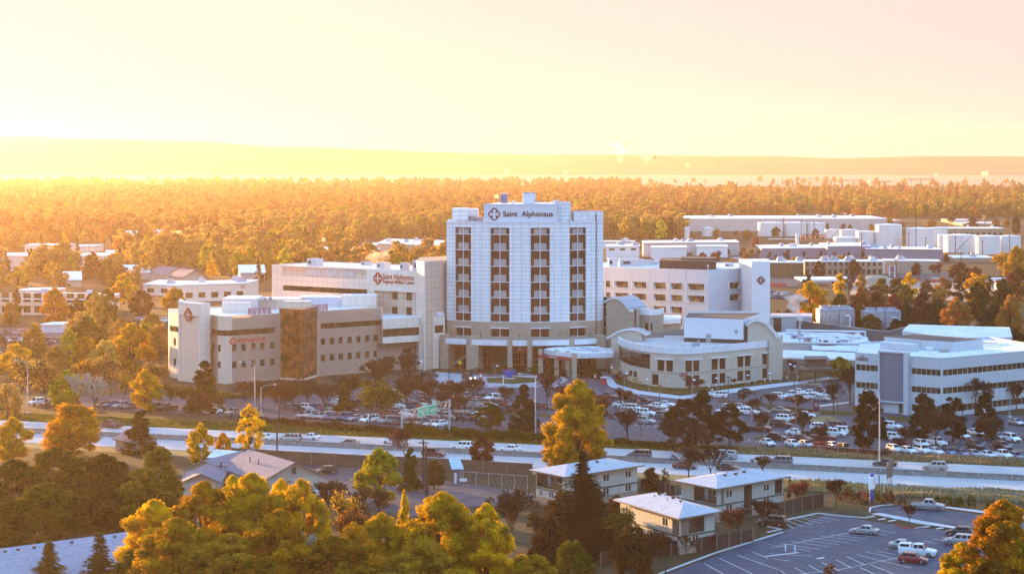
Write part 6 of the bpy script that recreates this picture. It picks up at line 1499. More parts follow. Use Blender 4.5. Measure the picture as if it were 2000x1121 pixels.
trow([(1516, 463, 442, 26, 'olive'), (1616, 452, 434, 9, 'green'), (1647, 452, 436, 16, 'russet'), (1660, 452, 438, 10, 'russet'), (1702, 453, 436, 15, 'yellow'), (1593, 466, 446, 20, 'russet'), (1970, 458, 426, 22, 'gold'), (1985, 460, 419, 22, 'green'), (1460, 470, 448, 26, 'tawny'), (1440, 466, 450, 18, 'olive'), (1476, 484, 462, 22, 'orange'), (1420, 480, 462, 20, 'tawny'),
      (1400, 462, 446, 16, 'gold'), (1350, 476, 456, 16, 'orange'), (1452, 500, 482, 20, 'crimson'), (1468, 505, 486, 16, 'olive'), (1260, 495, 478, 16, 'russet'), (1350, 510, 492, 20, 'crimson'), (1848, 512, 495, 16, 'crimson'), (1760, 455, 434, 22, 'orange'), (1820, 448, 428, 26, 'gold'), (1900, 446, 424, 30, 'russet'), (1860, 444, 422, 24, 'olive'), (1945, 450, 428, 24, 'orange'), (1735, 440, 420, 24, 'hay'), (1620, 505, 494, 14, 'gold'), (1530, 506, 492, 14, 'russet'), (1690, 512, 500, 12, 'tawny')],
     'the trees among warehouses and tanks', 'trees among the warehouses', ['midB', 'midA', 'bareL'])
# shrubs
def shrubs(pts, where, group, kind='shrubA'):
    for n_, (px, yb, w_, h_, c) in enumerate(pts):
        Y = F*ZC/(yb-H); K = F/Y; Hh, Rr = DIM[kind]
        m = {'crown': LM[c]} if kind != 'bareshrub' else {}
        place(P_[kind], (wx(px, Y), Y), n_*1.7, (w_/K/2/Rr, w_/K/2/Rr, h_/K/Hh), '%s shrub, %s from the left %s' % (CW[c], ORD[n_], where), 'shrub', group, m)
shrubs([(1655, 978, 40, 22, 'russet'), (1685, 980, 34, 22, 'crimson'), (1712, 982, 30, 24, 'olive'), (1735, 984, 30, 26, 'russet'), (1762, 986, 20, 14, 'brown'), (1832, 984, 16, 16, 'green'), (1850, 988, 24, 20, 'green'), (1872, 990, 26, 20, 'green'), (1897, 992, 20, 24, 'green'), (1930, 996, 16, 20, 'olive'), (1688, 986, 16, 9, 'green')],
       'along the near street fence', 'shrubs along the near street', 'shrubB')
shrubs([(1215, 742, 30, 16, 'russet'), (1232, 744, 30, 14, 'olive'), (1248, 748, 34, 14, 'lime'), (1262, 750, 26, 10, 'olive')], 'under the curved glass of the clinic', 'shrubs at the clinic corner')
shrubs([(1000, 728, 30, 10, 'green'), (1040, 730, 40, 14, 'olive'), (1080, 733, 36, 16, 'brown'), (1110, 736, 34, 12, 'green'), (1140, 737, 34, 14, 'brown'), (930, 727, 22, 9, 'brown'), (965, 729, 26, 9, 'olive'), (1160, 738, 20, 12, 'green')], 'along the entrance drive', 'shrubs at the hospital entrance')
hd_pts = []
def hedge(label, pts, h_, w_, c, dens=9, leaf=.22, cat='hedge'):
    P = Path([gp(*p) for p in pts]); rng = np.random.default_rng(len(label)); n = int(P.L*dens*w_*h_*2.2)
    u = rng.uniform(0, P.L, n); s = np.array([P.at(x) for x in u]); v = rng.uniform(-1, 1, n); bump = .75+.25*np.sin(u*.9)*np.sin(u*.37+1)
    z = h_*bump*np.sqrt(1-v*v*.8)*rng.uniform(.15, 1.05, n)**.6; C = np.stack([s[:, 0]+v*w_/2*.3+rng.normal(0, .2, n), s[:, 1]+v*w_/2, z], 1)
    U = unitv(rng, n)*leaf; V = np.cross(U, unitv(rng, n)); V *= leaf*.8/np.linalg.norm(V, axis=1, keepdims=True)
    me = quads_mesh('hedge', C.astype(np.float32), U, V, rng.uniform(0, 1, n), LM[c]); o = bpy.data.objects.new('hedge', me); col.objects.link(o); tag(o, label, cat)
hedge('dark brown hedge between the left lot and the grass verge', [(470, 822), (600, 832), (720, 842), (800, 850)], 1.6, 3, 'brown')
hedge('dense dark hedge below the green highway signs', [(790, 846), (880, 852), (980, 858), (1080, 862)], 2.4, 3.5, 'olive')
hedge('russet hedge between the golden tree and the pines', [(1200, 866), (1300, 874), (1440, 884)], 1.3, 3, 'brown')
hedge('wine red hedge in front of the parked vans in the right lot', [(1590, 879), (1650, 885), (1735, 893)], 2.0, 2.5, 'crimson')
hedge('dark shrubs along the foot of the tan building', [(330, 772), (450, 778), (560, 775), (640, 765), (750, 752)], 1.8, 3, 'olive')
hedge('dark evergreen screen behind the white annex', [(1740, 668), (1830, 672), (1900, 682), (2010, 705)], 7.5, 6, 'pine', 4, .4)
hedge('clipped ground shrubs along the clinic sidewalk', [(1300, 766), (1400, 762), (1500, 745)], .7, 1.6, 'olive', 12, .14)
# tall dry grass on the verges
def drygrass(name, label, s0, s1, t0, t1, n, c='brown', hh=.7):
    rng = np.random.default_rng(n); s = rng.uniform(s0, s1, n); t = rng.uniform(t0, t1, n); x = HC.x+HD.x*s+HN.x*t; y = HC.y+HD.y*s+HN.y*t
    k = .5+.5*np.sin(s*.31)*np.sin(t*.9+s*.13); h_ = hh*(.5+.8*k)*rng.uniform(.6, 1.2, n); C = np.stack([x, y, h_*.5], 1)
    U = np.stack([rng.normal(0, .15, n), rng.normal(0, .15, n), h_*.55], 1); a = rng.uniform(0, 6.28, n); V = np.stack([np.cos(a), np.sin(a), 0*a], 1)*rng.uniform(.1, .3, n)[:, None]
    me = quads_mesh(name, C, U, V, rng.uniform(0, 1, n), LM[c]); o = bpy.data.objects.new(name, me); col.objects.link(o); o['kind'] = 'stuff'; o['label'] = label; o['category'] = 'grass'
LM['straw'] = leafm('leaf_straw', (.38, .29, .14), (.26, .19, .09), (.30, .24, .12), .3)
drygrass('dry_grass', 'tall dry straw grass between the right lot and the highway', 30, 118, 18, 26.5, 9000, 'straw')
drygrass('dry_grass', 'tall straw grass between the highway and the near street', 58, 112, -25, -14.5, 9000, 'straw')
drygrass('verge_grass', 'mown green and brown grass along the far side of the highway', -135, 30, 18, 30, 9000, 'olive', .28)
# ---- trees of the middle distance, one object each
rs = random.Random(5)
OCC = [(-10, 180, 640, 700), (1560, 1670, 540, 575), (1500, 1560, 570, 592), (1256, 1445, 500, 512), (1560, 1700, 500, 512), (0, 195, 570, 628), (278, 482, 548, 612), (0, 212, 495, 532), (595, 722, 488, 520), (718, 875, 470, 520), (300, 390, 525, 552), (330, 875, 560, 760)]
bands = [('the strip just behind the left buildings', 0, 530, 575, 640, 46, .9), ('the band among the left white roofs', 0, 600, 528, 572, 49, .8), ('the third band back at left', 0, 880, 492, 526, 49, .75), ('the fourth band back at left', 0, 880, 466, 490, 49, .7),
         ('the trees right of the tower', 1180, 1330, 428, 468, 22, .8), ('the trees behind the long warehouse', 1330, 2010, 410, 424, 49, .7)]
bands += [('the low belt left of the tan building', 0, 325, 640, 720, 12, .9), ('the nearer belt among the left roofs', 190, 600, 552, 600, 40, .9), ('the fifth band back at left', 0, 880, 450, 466, 49, .7), ('the trees beyond the motel', 1500, 2010, 575, 600, 24, .7), ('the trees between the white boxes and tanks', 1250, 1700, 505, 524, 24, .6)]
for (where, xa, xb, ya, yb, n, sc_) in bands:
    it = []
    for i in range(n):
        px = xa+(xb-xa)*(i+rs.random()*.9)/n; yb_ = rs.uniform(ya, yb)
        if any(a-12 < px < b+12 and c < yb_ < d+3 for a, b, c, d in OCC): continue
        it.append((px, yb_))
    it.sort()
    for k, (px, yb_) in enumerate(it):
        c = rs.choice(['gold', 'tawny', 'yellow', 'olive', 'brown', 'hay', 'green', 'tawny', 'lime', 'yellow', 'hay'] if px < 1000 else ['gold', 'orange', 'russet', 'olive', 'tawny', 'yellow', 'green', 'hay', 'brown']); kd = rs.choice(['farA', 'farB', 'farC', 'farA', 'far_bare', 'farcone'])
        if kd == 'farcone': c = rs.choice(['green', 'olive'])
        Y = F*ZC/(yb_-H); hgt = rs.uniform(8, 14)*(.6 if 1200 < px and 500 < yb_ < 530 else 1)*(.8 if kd == 'far_bare' else 1); K = F/Y; Hh, Rr = DIM[kd]
        if Y < 800 and kd in ('farA', 'farB', 'farC'): kd = {'farA': 'midA', 'farB': 'midB', 'farC': 'midC'}[kd]; Hh, Rr = DIM[kd]
        tree(kd, px, yb_, yb_-hgt*K, hgt*K*2*Rr/Hh*rs.uniform(.9, 1.25), c, '%s tree, %s from the left in %s' % ('bare brown' if kd == 'far_bare' else CW[c], ORD[k] if k < len(ORD) else 'last', where), 'tree', where.replace('the ', '', 1) if 0 else 'autumn trees filling the suburb')
# ---- the far wood: nobody could count it, one object
def far_wood():
    rng = np.random.default_rng(3); pts = []; ks = []
    def add(n, f):
        for _ in range(n):
            p = f()
            if p:
                v_ = math.sin(p[0]*.009+p[1]*.0013)+math.sin(p[1]*.0051-p[0]*.004+2)+rng.normal(0, .9)
                if math.sin(p[0]*.021+1)*math.sin(p[1]*.006+p[0]*.003) > .72: continue
                pts.append(p); ks.append(int((v_*1.7+8) % 8))
    def f0():
        yv = rng.uniform(438, 545); px = rng.uniform(-20, 880) if rng.uniform() < .8 else rng.uniform(1180, 1335)
        if px > 1100 and yv > 470: return None
        if any(a-14 < px < b+14 and c-2 < yv < d+6 for a, b, c, d in OCC): return None
        Y = F*ZC/(yv-H); return (wx(px, Y), Y, 0)
    add(1500, f0)
    def fs():
        yv = rng.uniform(430, 700); px = rng.uniform(2060, 2420) if rng.uniform() < .5 else rng.uniform(-400, -40); Y = F*ZC/(yv-H); return (wx(px, Y), Y, 0)
    add(500, fs)
    def f3():
        yv = rng.uniform(398, 424); px = rng.uniform(1325, 2380); Y = F*ZC/(yv-H); return (wx(px, Y), Y, 0)
    add(900, f3)
    def f1():
        Y = 1/rng.uniform(1/5600, 1/1560); px = rng.uniform(-320, 2380)
        if Y > 4700+900*math.sin(px*.017)+rng.normal(0, 250): return None
        if px > 1250 and rng.uniform() < min(.88, (Y-2300)/2200): return None
        if px > 1180 and Y < 2100 and not (px < 1330): return None if Y < 2250 else (wx(px, Y), Y, 0)
        return (wx(px, Y), Y, 0)
    add(15500, f1)
    def f2():
        Y = 1/rng.uniform(1/5600, 1/3000); px = rng.uniform(-320, 2380)
        if px > 1250 and rng.uniform() < min(.9, (Y-2300)/2000): return None
        return (wx(px, Y), Y, 0)
    add(5000, f2)
    me = bpy.data.meshes.new('far_wood'); me.from_pydata(pts, [], []); a = me.attributes.new('k', 'INT', 'POINT'); a.data.foreach_set('value', ks)
    o = bpy.data.objects.new('far_wood', me); col.objects.link(o); o['kind'] = 'stuff'; o['label'] = 'hazy autumn woodland of yellow and orange trees filling the plain to the hills'; o['category'] = 'woodland'
    ng = bpy.data.node_groups.new('far_wood', 'GeometryNodeTree'); ng.interface.new_socket('Geometry', in_out='INPUT', socket_type='NodeSocketGeometry'); ng.interface.new_socket('Geometry', in_out='OUTPUT', socket_type='NodeSocketGeometry')
    N = ng.nodes; L = ng.links; gi = N.new('NodeGroupInput'); go = N.new('NodeGroupOutput'); jn = N.new('GeometryNodeJoinGeometry')
    at = N.new('GeometryNodeInputNamedAttribute'); at.data_type = 'INT'; at.inputs['Name'].default_value = 'k'
    spec = [('farA', 'gold', 1.0), ('farB', 'lime', 1.0), ('farC', 'tawny', 1.1), ('farA', 'yellow', .95), ('farB', 'tawny', .95), ('farC', 'orange', .9), ('farcone', 'olive', .95), ('farC', 'hay', 1.1)]
    for k, (kd, c, s_) in enumerate(spec):
        src = [x for x in P_[kd].children if x.name.startswith('crown')][0].data.copy(); src.materials[0] = LM[c]; src.name = 'crown'
        ob = bpy.data.objects.new('crown_source', src)
        cmp_ = N.new('FunctionNodeCompare'); cmp_.data_type = 'INT'; cmp_.operation = 'EQUAL'; cmp_.inputs[3].default_value = k; L.new(at.outputs['Attribute'], cmp_.inputs[2])
        oi = N.new('GeometryNodeObjectInfo'); oi.inputs['Object'].default_value = ob; oi.inputs['As Instance'].default_value = True
        ip = N.new('GeometryNodeInstanceOnPoints'); L.new(gi.outputs[0], ip.inputs['Points']); L.new(cmp_.outputs[0], ip.inputs['Selection']); L.new(oi.outputs['Geometry'], ip.inputs['Instance'])
        rv = N.new('FunctionNodeRandomValue'); rv.data_type = 'FLOAT'; rv.inputs[2].default_value = (.5+.07*k)*s_; rv.inputs[3].default_value = (1.1+.09*((k*3) % 8))*s_; rv.inputs['Seed'].default_value = k
        rr = N.new('FunctionNodeRandomValue'); rr.data_type = 'FLOAT_VECTOR'; rr.inputs[0].default_value = (0, 0, 0); rr.inputs[1].default_value = (0, 0, 6.28)
        L.new(rv.outputs[1], ip.inputs['Scale']); L.new(rr.outputs[0], ip.inputs['Rotation']); L.new(ip.outputs[0], jn.inputs[0])
    L.new(jn.outputs[0], go.inputs[0]); md = o.modifiers.new('far_wood', 'NODES'); md.node_group = ng
far_wood()
# ================================================================ vehicles
PC = {'white': paint('white car paint', (.74, .75, .76)), 'silver': paint('silver car paint', (.36, .38, .40), .3, .5), 'grey': paint('grey car paint', (.13, .14, .15), .3, .4),
      'black': paint('black car paint', (.012, .012, .015)), 'red': paint('red car paint', (.22, .012, .018)), 'blue': paint('blue car paint', (.03, .06, .16)), 'tan': paint('tan car paint', (.25, .22, .17)),
      'maroon': paint('maroon car paint', (.09, .012, .018)), 'brown': paint('brown car paint', (.05, .03, .02)), 'yellow': paint('yellow car paint', (.55, .38, .03))}
MATS['tyre'] = plain('tyre rubber', (.015, .015, .016), .85, coord='Object'); MATS['rim'] = plain('wheel rim', (.35, .36, .38), .35, metal=.7, coord='Object')
MATS['carglass'] = glass('car glass', (.008, .009, .012), .08); MATS['carglass'].node_tree.nodes['Principled BSDF'].inputs['Specular IOR Level'].default_value = .3; MATS['tail'] = plain('red tail light', (.45, .01, .01), .3, coord='Object'); MATS['head'] = plain('clear head light', (.75, .76, .78), .2, coord='Object')
MATS['headon'] = lamp_m('lit head light', (1, .85, .55), 3.0); MATS['trimblk'] = plain('black car trim', (.02, .02, .022), .6, coord='Object')
# length, width, height, wheelbase, belt height, cabin: foot front, roof front, roof rear, foot rear (fractions from the nose), hood nose height
KINDS_ = {'sedan': (4.75, 1.82, 1.45, 2.75, .93, .30, .46, .72, .88, .68), 'suv': (4.75, 1.90, 1.76, 2.75, 1.08, .27, .40, .93, .985, .86), 'hatchback': (4.3, 1.78, 1.52, 2.6, .95, .26, .43, .86, .975, .72),
          'minivan': (5.0, 1.95, 1.75, 2.95, 1.02, .18, .38, .94, .99, .80), 'pickup': (5.7, 1.98, 1.85, 3.5, 1.15, .25, .35, .58, .63, 1.0), 'capped pickup': (5.7, 1.98, 1.88, 3.5, 1.15, .25, .35, .58, .63, 1.0)}
def car_proto(kind, full=True):
    L, W_, Hh, WB, zb, c0, c1, c2, c3, zn = KINDS_[kind]; hw = W_/2; X = lambda f: L/2-f*L
    mb = MB(); zl = .22; deck = zb+.02 if kind == 'sedan' else zb
    st = [(0, zl+.14, zn-.16, .80), (.03, zl, zn-.05, .90), (.10, zl, zn+.04, .97), (c0, zl, zb, 1.0), (.55, zl, zb+.02, 1.0), (c3, zl, deck, 1.0), (.96, zl, deck-.03, .96), (1.0, zl+.14, deck-.12, .88)]
    def ring(f, z0, z1, k):
        w = hw*k; zm = z0+(z1-z0)*.55; return [(X(f), -w*.92, z0), (X(f), -w, zm), (X(f), -w*.965, z1-.05), (X(f), -w*.86, z1), (X(f), w*.86, z1), (X(f), w*.965, z1-.05), (X(f), w, zm), (X(f), w*.92, z0)]
    rs_ = [ring(*s) for s in st]
    for a, b in zip(rs_, rs_[1:]):
        for i in range(8): j = (i+1) % 8; mb.poly([a[i], a[j], b[j], b[i]])
    mb.poly(rs_[0][::-1]); mb.poly(rs_[-1])
    # cabin
    bw, tw_ = hw*.90, hw*.70; zr = Hh
    def cabin(f0, f1, f2, f3, zbb):
        B = [(X(f0), -bw, zbb), (X(f3), -bw, zbb), (X(f3), bw, zbb), (X(f0), bw, zbb)]; T_2 = [(X(f1), -tw_, zr-.03), (X(f2), -tw_, zr-.04), (X(f2), tw_, zr-.04), (X(f1), tw_, zr-.03)]
        for i in range(4): j = (i+1) % 4; mb.poly([B[i], B[j], T_2[j], T_2[i]])
        m1, m2 = X(f1+(f2-f1)*.15), X(f2-(f2-f1)*.1)
        top_ = [(m1, -tw_*.85, zr), (m2, -tw_*.85, zr), (m2, tw_*.85, zr), (m1, tw_*.85, zr)]; mb.poly(top_)
        for i in range(4): j = (i+1) % 4; mb.poly([T_2[i], T_2[j], top_[j], top_[i]])
        return B, T_2
    B, T_2 = cabin(c0, c1, c2, c3, zb-.01)
    gl_ = MB()
    def lerp(a, b, t): return tuple(a[k]+(b[k]-a[k])*t for k in range(3))
    def pane(a, b, c, d, u0, u1, v0, v1, off):
        P = lambda u, v: lerp(lerp(a, b, u), lerp(d, c, u), v); q = [P(u0, v0), P(u1, v0), P(u1, v1), P(u0, v1)]
        gl_.poly([(x+off[0], y+off[1], z+off[2]) for x, y, z in q])
    pane(B[3], B[0], T_2[0], T_2[3], .06, .94, .08, .95, (.03, 0, .02)); pane(B[1], B[2], T_2[2], T_2[1], .08, .92, .15, .92, (-.03, 0, .01))
    spl = {'pickup': [(.06, .50), (.55, .92)], 'capped pickup': [(.06, .50), (.55, .92)], 'sedan': [(.10, .48), (.52, .88)], 'suv': [(.09, .38), (.42, .68), (.72, .95)], 'hatchback': [(.1, .48), (.52, .9)], 'minivan': [(.1, .42), (.46, .72), (.76, .95)]}[kind]
    for u0, u1 in spl:
        pane(B[0], B[1], T_2[1], T_2[0], u0, u1, .14, .90, (0, -.015, .005)); pane(B[3], B[2], T_2[2], T_2[3], u0, u1, .14, .90, (0, .015, .005))
    if kind == 'pickup':
        mb.box(X(.985), X(.66), -hw*.78, hw*.78, zb-.02, zb+.004, 1)
    if kind == 'capped pickup':
        b0 = [(X(.65), -bw, zb), (X(.99), -bw, zb), (X(.99), bw, zb), (X(.65), bw, zb)]; t0 = [(X(.66), -tw_, zr-.03), (X(.965), -tw_, zr-.03), (X(.965), tw_, zr-.03), (X(.66), tw_, zr-.03)]
        for i in range(4): j = (i+1) % 4; mb.poly([b0[i], b0[j], t0[j], t0[i]])
        mb.poly(t0)
        for s_ in (0, 1):
            if s_ == 0: pane(b0[0], b0[1], t0[1], t0[0], .12, .88, .3, .85, (0, -.015, 0))
            else: pane(b0[3], b0[2], t0[2], t0[3], .12, .88, .3, .85, (0, .015, 0))
    mb.box(X(.01), X(-.003), -hw*.6, hw*.6, zl+.12, zl+.34, 1); mb.box(X(1.003), X(.99), -hw*.7, hw*.7, zl+.1, zl+.26, 1)
    nm = kind.replace('capped ', '').replace(' ', '_')
    pr_ = proto(nm if full else 'parked_'+nm)
    mb.build('body', [PC['white'], MATS['trimblk']], pr_); gl_.build('windows', MATS['carglass'], pr_)
    r = .36 if kind in ('suv', 'pickup', 'capped pickup') else .32
    for fx in (1, -1):
        for sy in (1, -1):
            w_ = MB(); cx = fx*WB/2+(.05 if fx > 0 else 0); y0 = sy*(hw-.20); y1 = sy*(hw+.012)
            w_.tube((cx, y0, r), (cx, y1, r), r, r, 14, 0); w_.tube((cx, y1, r), (cx, y1+sy*.012, r), r*.62, r*.56, 10, 1); w_.build('wheel', [MATS['tyre'], MATS['rim']], pr_)
    if full:
        for sy in (1, -1):
            h_ = MB(); h_.box(X(.05), X(-.004), min(sy*hw*.5, sy*hw*.82), max(sy*hw*.5, sy*hw*.82), zn-.26, zn-.10); h_.build('headlight', MATS['head'], pr_)
            t_ = MB(); t_.box(X(1.004), X(.975), min(sy*hw*.6, sy*hw*.90), max(sy*hw*.6, sy*hw*.90), deck-.32, deck-.12); t_.build('tail_light', MATS['tail'], pr_)
            m_ = MB(); m_.box(X(c0+.04)-.08, X(c0+.04)+.06, min(sy*hw, sy*(hw+.2)), max(sy*hw, sy*(hw+.2)), zb-.02, zb+.14); m_.build('mirror', MATS['trimblk'], pr_)
    return pr_
CARS = {}
def car(kind, colr, px, py, hd, label, group=None, full=True, z=.06, pt=None):
    key = (kind, full)
    if key not in CARS: CARS[key] = car_proto(kind, full)
    x, y = pt or gp(px, py)
    return place(CARS[key], (x, y, z), R(hd), 1, label, {'pickup': 'pickup truck', 'capped pickup': 'pickup truck'}.get(kind, 'car'), group, {'body': [PC[colr], MATS['trimblk']]})
HW_ = -18.3
def hcar(kind, colr, px, t, label, dir_=0):
    """car on the highway: column px, t metres across from the median"""
    k = (px-1000)/F; # solve HC+HD*s+HN*t on the sight line
    s = (k*(HC.y+HN.y*t)-HN.x*t-HC.x)/(HD.x-k*HD.y); car(kind, colr, 0, 0, HW_+(180 if dir_ else 0), label, 'vehicles driving on the highway', True, .065, hw(s, t))
hcar('pickup', 'maroon', 215, 13.0, 'dark maroon pickup at the left, far side of the highway', 1)
hcar('sedan', 'white', 512, 5.8, 'white sedan half hidden behind the slender yellow birch on the highway', 1)
hcar('minivan', 'silver', 566, 5.8, 'silver minivan just behind the leftmost white sedans on the highway', 1)
hcar('sedan', 'white', 604, 9.6, 'white sedan in the outer lane right of the silver minivan', 1)
hcar('sedan', 'grey', 680, 3.4, 'dark blue grey sedan next to the median left of the russet tree', 1)
hcar('suv', 'white', 768, 9.6, 'white suv half hidden by the half bare russet tree', 1)
hcar('suv', 'white', 902, 5.9, 'white suv left of the lone russet brown tree', 1)
hcar('sedan', 'white', 996, 5.8, 'white sedan right of the lone russet brown tree', 1)
hcar('minivan', 'grey', 1248, 5.6, 'grey green minivan above the back apartment house roof', 1)
hcar('hatchback', 'brown', 1366, 5.9, 'dark brown hatchback behind the silver capped pickup', 1)
hcar('capped pickup', 'silver', 1412, 9.6, 'silver pickup with a white cap over its bed', 1)
hcar('minivan', 'grey', 1523, 5.8, 'slate grey minivan on the highway above the pine brown hedge', 1)
hcar('sedan', 'black', 1728, 10.0, 'black coupe behind the two brown roadside sign boards', 1)
hcar('suv', 'silver', 1826, 8.2, 'silver beige suv farthest right on the highway', 1)
hcar('suv', 'maroon', 847, -5.6, 'maroon suv on the near carriageway beside the wooden poles')
hcar('sedan', 'maroon', 1338, -5.4, 'maroon sedan on the near carriageway behind the bare tree')
hcar('sedan', 'black', 1423, -5.2, 'black sedan on the near carriageway behind the rightmost house roof')
NL = 'vehicles in the near parking lot'
car('pickup', 'silver', 1812, 995, -20, 'silver pickup parked on the near street by the evergreen shrubs')
car('sedan', 'silver', 1688, 1043, 156, 'silver blue sedan alone in the middle of the near lot', NL)
car('sedan', 'silver', 1766, 1072, -22, 'pale silver sedan farthest left in the near lot group of three', NL)
car('capped pickup', 'white', 1792, 1085, -22, 'white capped pickup between the silver sedan and the red hatchback', NL)
car('hatchback', 'red', 1784, 1099, -22, 'red hatchback nearest the camera in the near lot', NL)
car('hatchback', 'black', 1874, 1046, 158, 'black hatchback partly behind the large golden maple', NL)
car('suv', 'silver', 1874, 1064, 158, 'silver suv below the black hatchback by the golden maple', NL)
car('sedan', 'silver', 1907, 1064, -20, 'silver car mostly hidden in the golden maple', NL)
car('suv', 'brown', 1508, 1027, 160, 'dark brown suv with spare wheel at the left end of the near lot', NL)
car('hatchback', 'black', 636, 925, 205, 'black hatchback parked beside the cream gabled house')
car('sedan', 'black', 1020, 985, 170, 'dark sedan with frosted roof on the side street by the apartment house')
car('sedan', 'red', 1318, 985, 60, 'red car behind the nearest apartment house roof')
car('sedan', 'white', 642, 968, 10, 'white car partly hidden below the cream gable')
o = car('suv', 'brown', 915, 742, -60, 'brown suv with lit headlights on the entrance drive')
for ch in o.children:
    if ch.name.startswith('headlight'): ch.material_slots[0].link = 'OBJECT'; ch.material_slots[0].material = MATS['headon']
# the right lot, car by car: column, ground line, kind, colour, heading
W, S, K, Rr_, B_, Gy, Tn, Mr = 'white', 'silver', 'black', 'red', 'blue', 'grey', 'tan', 'maroon'
KD = dict(s='sedan', u='suv', h='hatchback', m='minivan', p='pickup', c='capped pickup')
def lot(rows, where, group, hd):
    rows = sorted(rows, key=lambda r: r[0]); cnt = {}
    for r in rows: cnt[(r[2], r[3])] = cnt.get((r[2], r[3]), 0)+1
    seen = {}
    for n_, r in enumerate(rows):
        px, py, kd, c = r[:4]; h_ = (r[4] if len(r) > 4 else hd)
        nm = KD[kd].replace('capped ', '')
        label = '%s %s, %s from left in %s' % (c, nm, ORD[n_], where)
        car(KD[kd], c, px, py, h_, label, group, False, .05)
rf_ = -68
lot([(1499, 870, 's', W), (1549, 872, 's', W), (1575, 873, 's', S), (1628, 876, 's', W), (1650, 880, 'h', Rr_), (1747, 882, 'h', W), (1774, 885, 's', W), (1801, 885, 'u', W), (1828, 887, 's', W), (1853, 889, 'h', B_), (1879, 891, 's', B_), (1902, 892, 's', S), (1930, 894, 's', W), (1957, 895, 'p', W), (1984, 897, 'h', B_)],
    'the row along the highway verge', 'cars in the front row of the right lot', rf_)
lot([(1747, 860, 'u', W, -25), (1764, 872, 'u', Mr, -30), (1800, 872, 'h', W), (1830, 870, 'p', W), (1780, 853, 'm', S, -20), (1743, 838, 'u', W, -40), (1905, 876, 'u', K), (1958, 878, 'u', K), (1976, 862, 'u', W), (1905, 850, 's', W), (1985, 830, 's', S), (1950, 858, 's', S), (1880, 856, 's', W)],
    'the rows right of the big pine', 'cars right of the big pine', rf_)
lot([(1482, 842, 'p', Mr), (1525, 834, 'u', K), (1518, 859, 'h', K), (1556, 850, 's', W), (1566, 861, 's', Mr), (1590, 852, 'p', K), (1608, 860, 'p', Mr), (1604, 841, 'u', W), (1632, 852, 'u', W), (1650, 848, 'u', W), (1640, 838, 'm', Mr)],
    'the two rows left of the big pine', 'cars left of the big pine', -25)
lot([(1430, 803, 'u', W), (1446, 799, 's', S), (1464, 810, 'u', W), (1486, 808, 's', Gy), (1526, 806, 's', Tn), (1536, 824, 'u', W), (1556, 819, 's', S), (1568, 826, 's', Mr), (1575, 815, 's', W), (1418, 808, 's', W)],
    'the middle rows right of the pine group', 'cars in the middle of the right lot', -25)
lot([(1524, 780, 'u', W), (1545, 777, 'p', W), (1558, 784, 'p', Mr), (1576, 779, 's', W), (1584, 772, 's', W), (1599, 769, 'p', K), (1604, 783, 's', S), (1618, 776, 's', W), (1562, 770, 's', W), (1590, 779, 's', S), (1588, 755, 's', Tn, -18), (1403, 777, 'u', W, 162), (1459, 769, 's', K, -6)],
    'the upper rows of the right lot', 'cars at the top of the right lot', -25)
lot([(1232, 810, 'm', S), (1239, 803, 'u', W), (1262, 812, 'u', W), (1272, 807, 'u', Rr_), (1289, 808, 's', Mr), (1285, 798, 's', W), (1301, 794, 's', W), (1241, 784, 'm', K), (1256, 786, 's', K), (1260, 828, 'u', S), (1300, 818, 'u', Gy), (1300, 806, 's', W), (1226, 800, 's', S), (1215, 795, 's', W)],
    'the cluster left of the pine group', 'cars left of the pine group', -22)
# the left lot, partly behind bare trees
rc = random.Random(31)
def rowp(a, b, n, where, group, hd, skip=.12, jit=.6):
    it = []
    for i in range(n):
        if rc.random() < skip: continue
        t = (i+.5)/n; it.append((a[0]+(b[0]-a[0])*t+rc.uniform(-jit, jit), a[1]+(b[1]-a[1])*t, rc.choice('ssuuhsmp'), rc.choice([W, W, S, S, K, Gy, B_, Mr, Tn, Rr_, K, Gy])))
    lot(it, where, group, hd)
rowp((572, 814), (700, 822), 9, 'the front row below the tan building', 'cars in the left lot', -130, .1)
rowp((712, 824), (866, 834), 9, 'the front row below the green signs', 'cars in the left lot', -130, .15)
rowp((560, 800), (690, 806), 8, 'the second row below the tan building', 'cars in the left lot', -30)
rowp((740, 812), (940, 822), 14, 'the second row near the green signs', 'cars in the left lot', -30)
rowp((850, 804), (985, 811), 12, 'the third row left of the dark conifer', 'cars in the left lot', -130)
rowp((770, 797), (1000, 806), 18, 'the fourth row left of the dark conifer', 'cars in the left lot', -30)
rowp((640, 790), (770, 797), 8, 'the short row before the right wing', 'cars in the left lot', -30)
rowp((790, 786), (1010, 795), 18, 'the fifth row below the blue fountain', 'cars in the left lot', -30)
rowp((860, 778), (1015, 784), 13, 'the top row below the blue fountain', 'cars in the left lot', -130)
rowp((770, 774), (850, 779), 5, 'the short row left of the drive', 'cars in the left lot', -30)
rowp((862, 764), (912, 767), 3, 'the kerbside row at the entrance drive', 'cars in the left lot', -15, 0)
rowp((1036, 796), (1120, 802), 6, 'the row behind the tall golden tree', 'cars in the left lot', -25, 0)
rowp((1140, 776), (1190, 780), 4, 'the row right of the tall golden tree', 'cars in the left lot', -25)
rowp((822, 735), (845, 737), 2, 'the pair under the link building', 'cars in the left lot', -25, 0)
rowp((190, 795), (335, 802), 8, 'the row below the big golden tree', 'cars in the left lot', -130, .1)
rowp((60, 790), (150, 794), 4, 'the row behind the pale birches', 'cars in the left lot', -130, .1)
rowp((340, 803), (470, 812), 6, 'the row below the big dark conifer', 'cars in the left lot', -130, .15)
sheet('far_parking_lot', G((-60, 690), (220, 700), (200, 655), (60, 640), (-60, 640)), .04, M_['lot'])
